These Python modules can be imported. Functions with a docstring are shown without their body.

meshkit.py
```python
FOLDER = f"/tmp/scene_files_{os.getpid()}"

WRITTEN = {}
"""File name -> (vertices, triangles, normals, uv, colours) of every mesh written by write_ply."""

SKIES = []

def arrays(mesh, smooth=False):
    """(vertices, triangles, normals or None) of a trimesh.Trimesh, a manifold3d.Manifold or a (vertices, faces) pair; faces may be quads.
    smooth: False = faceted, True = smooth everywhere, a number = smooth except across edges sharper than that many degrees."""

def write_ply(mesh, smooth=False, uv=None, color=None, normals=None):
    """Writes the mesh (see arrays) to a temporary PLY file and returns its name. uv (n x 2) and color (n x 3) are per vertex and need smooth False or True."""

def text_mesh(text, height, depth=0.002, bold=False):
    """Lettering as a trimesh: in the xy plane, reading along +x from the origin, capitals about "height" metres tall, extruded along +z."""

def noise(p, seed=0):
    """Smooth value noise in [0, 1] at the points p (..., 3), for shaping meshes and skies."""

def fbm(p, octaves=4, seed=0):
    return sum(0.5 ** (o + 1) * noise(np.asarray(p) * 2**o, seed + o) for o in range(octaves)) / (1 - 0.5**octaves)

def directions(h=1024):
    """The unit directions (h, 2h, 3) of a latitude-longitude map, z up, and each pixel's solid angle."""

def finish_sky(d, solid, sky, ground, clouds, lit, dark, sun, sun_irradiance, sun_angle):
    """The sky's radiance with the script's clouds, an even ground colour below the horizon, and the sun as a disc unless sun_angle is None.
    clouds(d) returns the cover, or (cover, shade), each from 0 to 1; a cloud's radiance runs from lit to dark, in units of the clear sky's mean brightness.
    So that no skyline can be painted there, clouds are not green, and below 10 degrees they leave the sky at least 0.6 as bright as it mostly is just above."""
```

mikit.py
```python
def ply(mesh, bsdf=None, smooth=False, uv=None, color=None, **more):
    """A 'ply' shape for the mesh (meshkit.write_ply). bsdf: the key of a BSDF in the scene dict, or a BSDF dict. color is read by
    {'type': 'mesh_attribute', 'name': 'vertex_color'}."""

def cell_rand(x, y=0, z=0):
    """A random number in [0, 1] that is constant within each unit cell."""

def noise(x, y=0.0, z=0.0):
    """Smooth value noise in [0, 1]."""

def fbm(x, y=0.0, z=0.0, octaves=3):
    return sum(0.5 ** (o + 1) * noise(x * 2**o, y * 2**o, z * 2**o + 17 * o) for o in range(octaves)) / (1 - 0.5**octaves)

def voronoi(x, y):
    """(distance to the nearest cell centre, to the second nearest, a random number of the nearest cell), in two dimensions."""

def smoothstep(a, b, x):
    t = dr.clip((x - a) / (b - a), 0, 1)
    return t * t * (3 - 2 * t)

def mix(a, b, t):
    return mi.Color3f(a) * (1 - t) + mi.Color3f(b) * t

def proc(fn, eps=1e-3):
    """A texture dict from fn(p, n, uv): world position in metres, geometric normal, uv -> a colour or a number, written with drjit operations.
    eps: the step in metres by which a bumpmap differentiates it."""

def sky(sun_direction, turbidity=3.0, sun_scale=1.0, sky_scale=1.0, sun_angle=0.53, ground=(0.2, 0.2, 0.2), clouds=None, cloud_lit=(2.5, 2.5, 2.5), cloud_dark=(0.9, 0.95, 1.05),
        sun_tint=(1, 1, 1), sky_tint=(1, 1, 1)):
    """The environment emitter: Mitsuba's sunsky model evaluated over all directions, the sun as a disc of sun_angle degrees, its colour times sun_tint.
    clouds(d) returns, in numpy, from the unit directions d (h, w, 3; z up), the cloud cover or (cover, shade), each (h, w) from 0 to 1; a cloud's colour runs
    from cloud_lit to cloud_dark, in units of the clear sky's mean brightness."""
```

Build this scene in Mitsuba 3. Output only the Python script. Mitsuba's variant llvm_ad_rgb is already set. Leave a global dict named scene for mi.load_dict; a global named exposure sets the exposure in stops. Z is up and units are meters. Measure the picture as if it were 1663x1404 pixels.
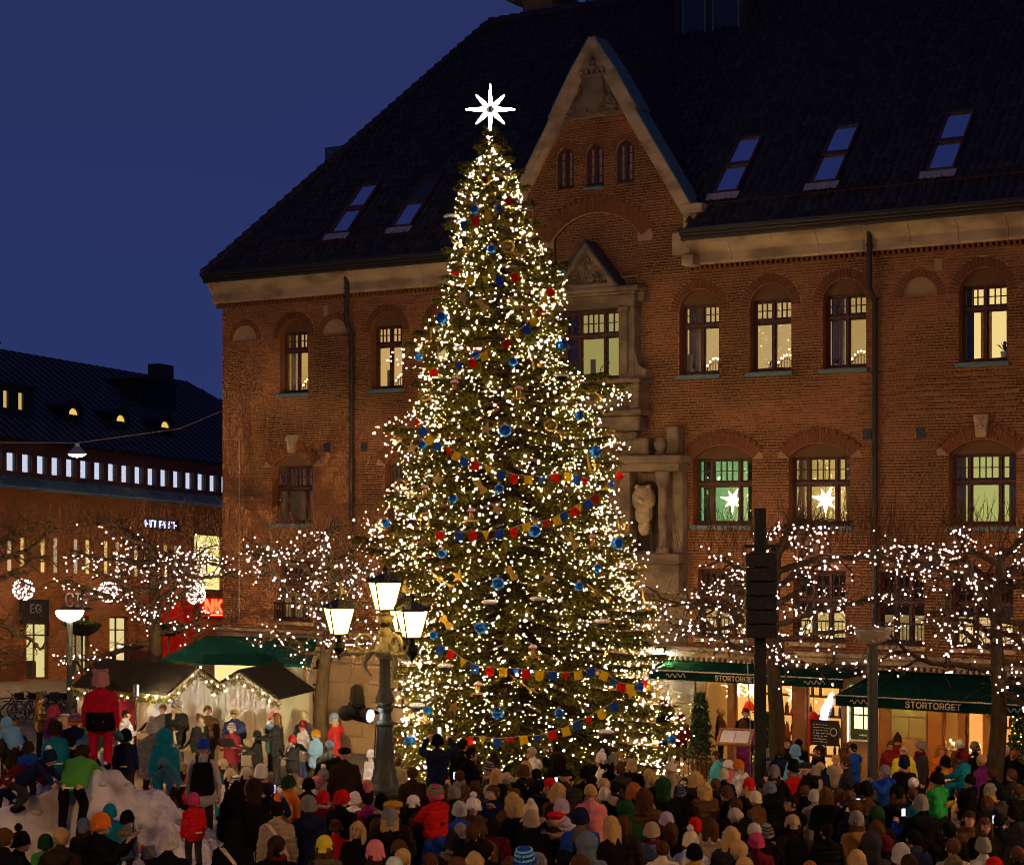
import math, random
import numpy as np, trimesh, manifold3d as m3, shapely, shapely.geometry as sg
import drjit as dr, mitsuba as mi, mikit, meshkit
from mikit import noise, fbm, voronoi, cell_rand, smoothstep, mix
# camera, sky, exposure ------------------------------------------------------------------
exposure = 0.0
scene, labels = {"type": "scene"}, {}
T4 = mi.ScalarTransform4f
scene["camera"] = {"type": "perspective", "fov": 2 * math.degrees(math.atan(831.5 / 3000)), "fov_axis": "x", "near_clip": 0.5, "far_clip": 2000.0,
                   "principal_point_offset_y": -0.09544, "to_world": T4().look_at(origin=[0, 0, 7.35], target=[0, 10, 7.35], up=[0, 0, 1])}
def dusk(d):
    e = np.clip(d[..., 2], 0, 1)
    return np.ones_like(e), np.clip(np.clip((e - 0.02) / 0.4, 0, 1) ** 0.8 + 0.3 * (meshkit.fbm(d * np.array([5, 5, 14]), 4, 3) - 0.5), 0, 1)
scene["sky"] = mikit.sky((-0.6, 0.75, 0.05), turbidity=3, sun_scale=0.0, sky_scale=1.0, clouds=dusk, cloud_lit=(.9, 1.5, 5.9), cloud_dark=(.8, 1.02, 3.9), ground=(0.02, 0.02, 0.02))
scene["sky"]["sampling_weight"] = 12.0
# helpers -----------------------------------------------------------------------------------
R = random.Random(7); NR = np.random.RandomState(11)
K, SF = 0.0575, 45.6                       # the square falls away from the viewer, level along the facade
EU, DD, OO = np.array([.8443, -.5358]), np.array([.5358, .8443]), np.array([-9.398, 59.973])
def gz(x, y): return K * (SF - (DD[0] * x + DD[1] * y))
TB = np.eye(4); TB[:2, 0] = EU; TB[:2, 1] = DD; TB[:2, 3] = OO       # facade frame: u along the wall, v inwards, z up
def tm(x=0, y=0, z=0, yaw=0, s=1.0):
    c, n = math.cos(yaw), math.sin(yaw); sx, sy, sz = (s, s, s) if np.isscalar(s) else s
    return np.array([[c * sx, -n * sy, 0, x], [n * sx, c * sy, 0, y], [0, 0, sz, z], [0, 0, 0, 1.0]])
def ftm(u, v, z, yaw=0, s=1.0): return TB @ tm(u, v, z, yaw, s)
def key(name, parent=None):
    base = parent + "__" + name if parent else name
    k, i = base, 0
    while k in scene or k in labels: i += 1; k = f"{base}_{i:03d}"
    return k
def tag(k, label=None, cat=None, group=None, kind=None):
    labels[k] = {a: b for a, b in (("label", label), ("category", cat), ("group", group), ("kind", kind)) if b}
    return k
def thing(name, label, cat, group=None): return tag(key(name), label, cat, group)
def put(name, mesh, mat, parent=None, M=None, smooth=False, kind=None, label=None, emit=None, weight=1.0, color=None):
    k = key(name, parent)
    if hasattr(mesh, "get") and not hasattr(mesh, "vertices"): d = dict(mesh); d["bsdf"] = {"type": "ref", "id": mat}
    else: d = mikit.ply(mesh, mat, smooth, color=color)
    if M is not None: d["to_world"] = T4(M.tolist())
    if emit is not None: d["emitter"] = {"type": "area", "radiance": {"type": "rgb", "value": list(map(float, emit))}, "sampling_weight": float(weight)}
    scene[k] = d
    if kind or label: tag(k, label, None, None, kind)
    return k
CB_V = np.array([[a * (1 if i != 0 else 0) , 0, 0] for i in range(1) for a in (0,)])
def _cb():
    v = []
    for sx in (-1, 1):
        for sy in (-1, 1):
            for sz in (-1, 1):
                for ax in range(3): v.append((sx, sy, sz, ax))
    v = np.array(v); p = v[:, :3] * np.array([3, 4, 5.0]); q = p.copy()
    for i in range(len(v)):
        for ax in range(3):
            if ax != v[i, 3]: q[i, ax] -= v[i, ax] * 1.0
    h = trimesh.convex.convex_hull(q); idx = [int(np.argmin(((q - a) ** 2).sum(1))) for a in h.vertices]
    f = np.array(idx)[h.faces]; return v, f
CBV, CBF = _cb()
def prim(v, f): return trimesh.Trimesh(np.asarray(v, float), np.asarray(f), process=False)
BF5 = np.array([[0, 1, 5], [0, 5, 4], [1, 2, 6], [1, 6, 5], [2, 3, 7], [2, 7, 6], [3, 0, 4], [3, 4, 7], [4, 5, 6], [4, 6, 7], [0, 2, 1], [0, 3, 2]])
class MB:
    def __init__(self): self.v, self.f, self.c, self.n = [], [], [], 0
    def add(self, v, f, col=None):
        v = np.asarray(v, float); self.v.append(v); self.f.append(np.asarray(f) + self.n); self.n += len(v)
        if col is not None: self.c.append(np.broadcast_to(col, (len(v), 3)))
        return self
    def mesh(self, m, M=None):
        v = np.array(m.vertices)
        if M is not None: v = v @ M[:3, :3].T + M[:3, 3]
        return self.add(v, np.array(m.faces))
    def box(self, x0, x1, y0, y1, z0, z1, ch=0.0):
        if ch <= 0:
            v = [(x0, y0, z0), (x1, y0, z0), (x1, y1, z0), (x0, y1, z0), (x0, y0, z1), (x1, y0, z1), (x1, y1, z1), (x0, y1, z1)]
            return self.add(v, BF5)
        c = np.array([x0 + x1, y0 + y1, z0 + z1]) / 2; h = np.array([x1 - x0, y1 - y0, z1 - z0]) / 2
        v = CBV[:, :3] * h
        for ax in range(3):
            v[:, ax] -= np.where(CBV[:, 3] != ax, CBV[:, ax] * min(ch, .45 * h.min() * 2), 0)
        return self.add(v + c, CBF)
    def bar(self, a, b, w, h=None, up=(0, 0, 1)):
        a, b = np.asarray(a, float), np.asarray(b, float); d = b - a; d /= np.linalg.norm(d); h = h or w
        s = np.cross(d, up); s = s / np.linalg.norm(s) if np.linalg.norm(s) > 1e-6 else np.array([1., 0, 0]); t = np.cross(s, d)
        o = [(-w / 2, -h / 2), (w / 2, -h / 2), (w / 2, h / 2), (-w / 2, h / 2)]
        v = [a + s * p + t * q for p, q in o] + [b + s * p + t * q for p, q in o]
        return self.add(v, BF5[:, ::1])
    def tube(self, pts, rad, n=6, cap=True):
        p = np.asarray(pts, float); r = np.broadcast_to(rad, (len(p),)).astype(float)
        t = np.gradient(p, axis=0); t /= np.linalg.norm(t, axis=1, keepdims=True) + 1e-12
        ref = np.eye(3)[int(np.argmin(np.abs(t).max(0)))]
        a = np.cross(t, ref); a /= np.linalg.norm(a, axis=1, keepdims=True) + 1e-9; b = np.cross(t, a)
        an = np.arange(n) * 2 * np.pi / n
        v = (p[:, None] + r[:, None, None] * (np.cos(an)[None, :, None] * a[:, None] + np.sin(an)[None, :, None] * b[:, None])).reshape(-1, 3)
        i, j = np.meshgrid(np.arange(len(p) - 1), np.arange(n), indexing="ij"); j2 = (j + 1) % n
        f = np.concatenate([np.stack([i * n + j, (i + 1) * n + j2, i * n + j2], -1).reshape(-1, 3), np.stack([i * n + j, (i + 1) * n + j, (i + 1) * n + j2], -1).reshape(-1, 3)])
        if cap:
            k = len(v); v = np.vstack([v, p[:1], p[-1:]]); e = (len(p) - 1) * n; q = np.arange(n); q2 = (q + 1) % n
            f = np.concatenate([f, np.stack([q, q2, q * 0 + k], -1), np.stack([e + q2, e + q, q * 0 + k + 1], -1)])
        return self.add(v, f[:, ::-1])
    def lathe(self, prof, n=16, c=(0, 0, 0), M=None):
        pr = np.asarray(prof, float); an = np.arange(n) * 2 * np.pi / n
        v = np.stack([pr[:, None, 0] * np.cos(an), pr[:, None, 0] * np.sin(an), np.repeat(pr[:, 1:2], n, 1)], -1).reshape(-1, 3)
        if M is not None: v = v @ M[:3, :3].T + M[:3, 3]
        i, j = np.meshgrid(np.arange(len(pr) - 1), np.arange(n), indexing="ij"); j2 = (j + 1) % n
        f = np.concatenate([np.stack([i * n + j, i * n + j2, (i + 1) * n + j2], -1).reshape(-1, 3), np.stack([i * n + j, (i + 1) * n + j2, (i + 1) * n + j], -1).reshape(-1, 3)])
        return self.add(v + np.asarray(c), f)
    def prism(self, poly, v0, v1):
        "shapely polygon in (u, z), extruded along v"
        for g in getattr(poly, "geoms", [poly]):
            if g.is_empty or g.geom_type != "Polygon": continue
            m = trimesh.creation.extrude_polygon(g, abs(v1 - v0), engine="earcut"); q = np.array(m.vertices)
            self.add(np.stack([q[:, 0], min(v0, v1) + q[:, 2], q[:, 1]], -1), np.array(m.faces)[:, ::-1])
        return self
    def ball(self, c, r, sub=1, s=(1, 1, 1)):
        m = ICO[sub]; return self.add(np.array(m.vertices) * r * np.array(s) + np.asarray(c), np.array(m.faces))
    def get(self): return prim(np.vstack(self.v), np.vstack(self.f))
    def put(self, name, mat, parent=None, M=None, smooth=False, **kw):
        col = np.vstack(self.c) if self.c else None
        return put(name, self.get(), mat, parent, M, smooth, color=col, **kw)
MB.get_ = MB.get
ICO = {i: trimesh.creation.icosphere(i) for i in range(4)}
def arcpts(cu, cz, r, a0, a1, n=16): return [(cu + r * math.cos(math.radians(a0 + (a1 - a0) * i / n)), cz + r * math.sin(math.radians(a0 + (a1 - a0) * i / n))) for i in range(n + 1)]
def rgb(*c): return {"type": "rgb", "value": list(c if len(c) == 3 else [c[0]] * 3)}
def mat(k, col, rough=0.7, **kw):
    c = rgb(*col) if isinstance(col, (tuple, list)) else col
    matte = rough >= .8 and not kw      # cloth, brick, bark and felt have no sheen
    scene[k] = {"type": "twosided", "bsdf": {"type": "diffuse", "reflectance": c} if matte else {"type": "principled", "base_color": c, "roughness": rough, **kw}}
def pmat(k, fn, rough=0.8, bump=None, bscale=1.0, **kw):
    b = {"type": "diffuse", "reflectance": mikit.proc(fn)} if rough >= .8 else {"type": "principled", "base_color": mikit.proc(fn), "roughness": rough, **kw}
    if bump is not None: b = {"type": "bumpmap", "arbitrary": mikit.proc(bump, eps=.004), "scale": bscale, "bsdf": b}
    scene[k] = {"type": "twosided", "bsdf": b}
VC = {"type": "mesh_attribute", "name": "vertex_color"}
# materials ----------------------------------------------------------------------------------
mat("brick_vc", VC, .85)
for i, c in enumerate([(.25, .1, .042), (.21, .082, .036), (.28, .12, .05), (.17, .066, .03)]): mat(f"brick_{i}", c, .85)
pmat("mortar", lambda p, n, uv: mix((.42, .29, .155), (.32, .21, .11), fbm(p.x * 3, p.y * 3, p.z * 3)), .95)
pmat("stone", lambda p, n, uv: mix((.5, .38, .22), (.27, .195, .115), smoothstep(.35, .75, fbm(p.x * 1.3, p.y * 1.3, p.z * 2.5, 4))), .85)
pmat("stone_dark", lambda p, n, uv: mix((.27, .2, .125), (.13, .098, .065), smoothstep(.3, .75, fbm(p.x * 1.6, p.y * 1.6, p.z * 2.2, 4))), .9)
mat("tympanum", (.15, .085, .04), .9)
pmat("plaster", lambda p, n, uv: mix((.42, .30, .17), (.32, .22, .12), fbm(p.x * 1.5, p.y * 1.5, p.z * 1.5, 4)), .9)
pmat("copper", lambda p, n, uv: mix((.12, .24, .23), (.07, .14, .14), fbm(p.x * 1.7, p.y * 1.7, p.z * 1.7, 4)), .6)
pmat("bark", lambda p, n, uv: mix((.03, .021, .013), (.07, .052, .032), fbm(p.x * 14, p.y * 14, p.z * 3, 3)), .95)
pmat("snow", lambda p, n, uv: mix((.6, .59, .6), (.3, .27, .24), smoothstep(.42, .8, fbm(p.x * 2.6, p.y * 2.6, p.z * 2.6, 5))), .8)
pmat("paving", lambda p, n, uv: mix((.1, .09, .08), (.05, .045, .04), fbm(p.x * 2, p.y * 2, 0, 4)), .7)
pmat("hut_paint", lambda p, n, uv: mix((.74, .66, .5), (.6, .52, .38), fbm(p.x * 6, p.y * 6, p.z * 1.2, 3)), .8)
mat("tile_vc", VC, .6, specular=.35); mat("hut_red", (.45, .03, .06), .7)
mat("gutter", (.035, .03, .022), .5, metallic=.3); mat("window_wood", (.07, .025, .014), .55); mat("dark_iron", (.018, .018, .018), .5, metallic=.5)
mat("lead_roof", (.035, .042, .05), .6); mat("black_felt", (.014, .012, .011), .9); mat("awning_green", (.004, .021, .016), .85); mat("cream_trim", (.5, .42, .3), .8)
mat("post_paint", (.045, .055, .048), .5, metallic=.2); mat("lamp_cast", (.24, .21, .135), .6); mat("steel", (.35, .34, .32), .35, metallic=.8); mat("brass", (.75, .52, .12), .28, metallic=.9)
mat("wood_warm", (.3, .12, .035), .55); mat("wood_dark", (.06, .03, .015), .6); mat("speaker_black", (.006, .006, .006), .7); mat("cable", (.03, .03, .03), .7)
mat("white_paint", (.75, .73, .7), .6); mat("paper", (.7, .68, .62), .9); mat("bulb", (.8, .8, .8), .4); mat("room_wall", (.6, .5, .33), .9); mat("curtain", (.35, .3, .2), .9); mat("room_dark", (.05, .04, .03), .9)
mat("leaf", (.02, .05, .014), .7); mat("fir", (.125, .11, .02), .9); mat("fir_dark", (.085, .08, .018), .9); mat("pot", (.2, .09, .05), .8); mat("bauble_blue", (.02, .16, .55), .12, metallic=.75); mat("gold_foil", (.7, .5, .14), .25, metallic=.8)
for n_, c_ in dict(flag_red=(.6, .02, .01), flag_yellow=(.75, .52, .02), flag_blue=(.02, .07, .4), asphalt=(.05, .05, .05)).items(): mat(n_, c_, .8)
scene["pane"] = {"type": "thindielectric"}
scene["lamp_glass"] = {"type": "thindielectric"}
mat("sky_pane", (.02, .025, .03), .08, specular=.9)
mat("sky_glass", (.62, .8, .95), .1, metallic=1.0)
ORNAMENTS = [("bauble", 1.16, 13.33), ("bauble", -1.66, 12.01), ("bauble", -0.16, 9.28), ("bauble", 1.97, 8.85), ("bauble", 2.48, 6.68), ("bauble", -0.32, 5.79), ("bauble", -0.32, 2.83), ("bauble", -2.40, 2.01), ("bauble", 1.19, 11.42), ("bauble", -0.71, 4.77), ("bauble", 0.51, 6.98), ("shiny", -2.27, 11.20), ("shiny", -0.84, 11.06), ("shiny", 0.02, 10.92), ("shiny", -1.35, 7.72), ("shiny", -0.29, 7.95), ("shiny", -2.98, 7.15), ("shiny", 1.57, 9.67), ("shiny", -1.60, 6.46), ("shiny", 1.96, 6.12), ("shiny", 1.53, 5.72), ("shiny", -1.96, 2.81), ("shiny", 1.05, 2.91), ("shiny", -0.49, 13.66), ("shiny", -0.90, 14.62), ("shiny", -2.09, 8.98), ("shiny", -1.81, 4.56), ("shiny", 3.74, 2.08), ("star", -2.37, 8.93), ("star", -1.73, 8.17), ("star", -0.59, 9.32), ("star", -0.34, 7.49), ("star", -1.22, 5.95), ("star", 0.82, 5.91), ("star", -1.34, 2.92), ("star", 2.42, 1.93), ("star", -0.10, 15.60), ("star", -1.16, 12.48), ("horn", -2.06, 10.20), ("horn", 0.90, 9.43), ("horn", -2.64, 8.05), ("horn", -3.07, 7.14), ("horn", -0.09, 13.70), ("horn", -1.16, 15.03), ("horn", 1.90, 10.39), ("note", 2.36, 9.21), ("note", -2.05, 7.22), ("note", -1.87, 11.65), ("note", 0.35, 14.57), ("note", 3.08, 5.89), ("trumpet", 0.19, 3.60), ("trumpet", 1.96, 5.59), ("trumpet", -1.64, 5.87), ("trumpet", -2.68, 9.14), ("trumpet", -1.28, 13.87), ("sax", 2.51, 7.17), ("sax", 1.79, 8.57), ("sax", 0.48, 10.90), ("sax", 3.20, 5.27), ("sax", -0.76, 15.49), ("violin", -0.72, 8.00), ("violin", -0.02, 6.03), ("violin", -1.52, 4.87), ("violin", 1.39, 6.73), ("violin", -0.70, 12.28), ("cap", -1.47, 14.56), ("cap", -0.51, 5.32), ("cap", 0.59, 5.41), ("cap", 2.08, 4.86), ("cap", -1.54, 3.83), ("cap", 1.15, 10.59), ("cap", 2.11, 2.42), ("cap", -2.23, 2.85), ("figure", -2.02, 7.86), ("figure", -0.93, 7.32), ("figure", 1.87, 6.72), ("figure", 0.47, 4.24), ("figure", -0.78, 3.35), ("figure", -1.34, 10.31), ("figure", 0.15, 10.14), ("figure", -2.03, 2.63), ]
BUNTING = [("bunting of red, yellow and blue flags hanging lowest on the spruce, just above the heads", [(-0.98, 2.18, "r"), (-0.67, 2.20, "y"), (-0.34, 2.17, "b"), (-0.05, 2.19, "r"), (0.25, 2.33, "y"), (0.57, 2.34, "b"), (0.89, 2.43, "r"), (1.18, 2.50, "y"), (1.43, 2.63, "b"), (1.71, 2.71, "r"), (1.98, 2.86, "y"), (2.27, 2.99, "b"), (2.70, 3.27, "y"), (3.04, 3.42, "r")]),
    ("bunting of coloured flags across the lower spruce at the height of the huts", [(-1.62, 4.23, "b"), (-1.37, 4.11, "r"), (-1.10, 3.93, "y"), (-0.83, 3.81, "b"), (-0.50, 3.76, "r"), (-0.20, 3.75, "y"), (0.09, 3.75, "b"), (0.32, 3.77, "r"), (0.62, 3.74, "y"), (0.91, 3.72, "b"), (1.21, 3.69, "r"), (1.48, 3.72, "y"), (1.79, 3.78, "b"), (2.12, 3.68, "y"), (2.32, 3.50, "b"), (2.51, 3.40, "r"), (2.69, 3.37, "y"), (2.93, 3.39, "b"), (3.15, 3.33, "y")]),
    ("bunting of coloured flags rising to the right across the middle of the spruce", [(-1.64, 6.86, "r"), (-1.21, 6.84, "b"), (-0.89, 6.87, "r"), (-0.59, 6.86, "y"), (-0.29, 6.90, "b"), (0.02, 6.94, "r"), (0.32, 7.05, "y"), (0.78, 7.11, "r"), (1.00, 7.19, "y"), (1.15, 7.29, "b"), (1.40, 7.39, "r"), (1.52, 7.48, "y"), (1.73, 7.58, "b"), (1.90, 7.70, "r"), (2.16, 7.87, "y"), (2.34, 8.03, "b"), (2.54, 8.26, "r")]),
    ("long bunting of coloured flags sagging across the upper middle of the spruce", [(-2.19, 9.46, "r"), (-2.01, 9.26, "b"), (-1.85, 9.05, "y"), (-1.68, 8.90, "b"), (-1.43, 8.76, "r"), (-1.24, 8.67, "y"), (-1.07, 8.54, "b"), (-0.81, 8.45, "r"), (-0.53, 8.34, "y"), (-0.23, 8.24, "b"), (0.06, 8.16, "r"), (0.38, 8.13, "y"), (0.69, 8.12, "b"), (0.98, 8.18, "r"), (1.30, 8.21, "y"), (1.53, 8.15, "b"), (1.71, 8.09, "r")]),
    ("bunting of coloured flags crossing the spruce beside the bay window", [(-1.87, 10.68, "r"), (-1.24, 10.78, "b"), (-0.94, 10.85, "r"), (-0.68, 11.00, "y"), (-0.17, 11.31, "r"), (0.07, 11.50, "y"), (0.28, 11.67, "b"), (0.44, 11.87, "y"), (0.59, 12.09, "r"), (0.71, 12.34, "y"), (0.84, 12.59, "r")]),
    ("short bunting of coloured flags on the upper spruce below the eaves line", [(-1.29, 13.15, "r"), (-0.96, 12.88, "y"), (-0.62, 12.86, "y"), (-0.30, 12.84, "b"), (0.05, 12.92, "r")]),
    ("topmost short bunting of coloured flags on the spruce", [(-1.16, 14.23, "b"), (-0.89, 14.32, "r"), (-0.61, 14.40, "y"), (-0.34, 14.60, "b"), (-0.13, 14.81, "r")]),
    ]
HILL = [(-5.68, 25.5, 2.27), (-6.53, 26.3, 2.07), (-6.28, 25.4, 1.81), (-6.25, 26.4, 1.95), (-5.94, 25.7, 2.01), (-6.55, 25.0, 1.76), (-5.82, 24.5, 1.58), (-5.44, 26.0, 1.8), (-5.94, 30.5, 1.05), (-5.68, 30.2, 1.17), (-4.17, 24.2, 1.13), (-5.14, 28.3, 1.38), (-6.95, 26.0, 2.1), (-6.81, 24.8, 1.64), (-6.48, 24.4, 1.79), (-6.33, 23.01, 0.0), (-6.15, 23.07, 0.0), (-6.14, 24.3, 0.46), (-5.64, 23.1, 0.0), (-5.17, 23.17, 0.2), (-5.29, 24.3, 0.9), (-5.64, 24.3, 0.69), (-5.07, 24.3, 0.83), (-4.97, 24.3, 0.42), (-4.78, 24.3, 0.38), (-4.29, 23.07, 0.0), (-5.18, 31.0, 0.5)]
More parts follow.
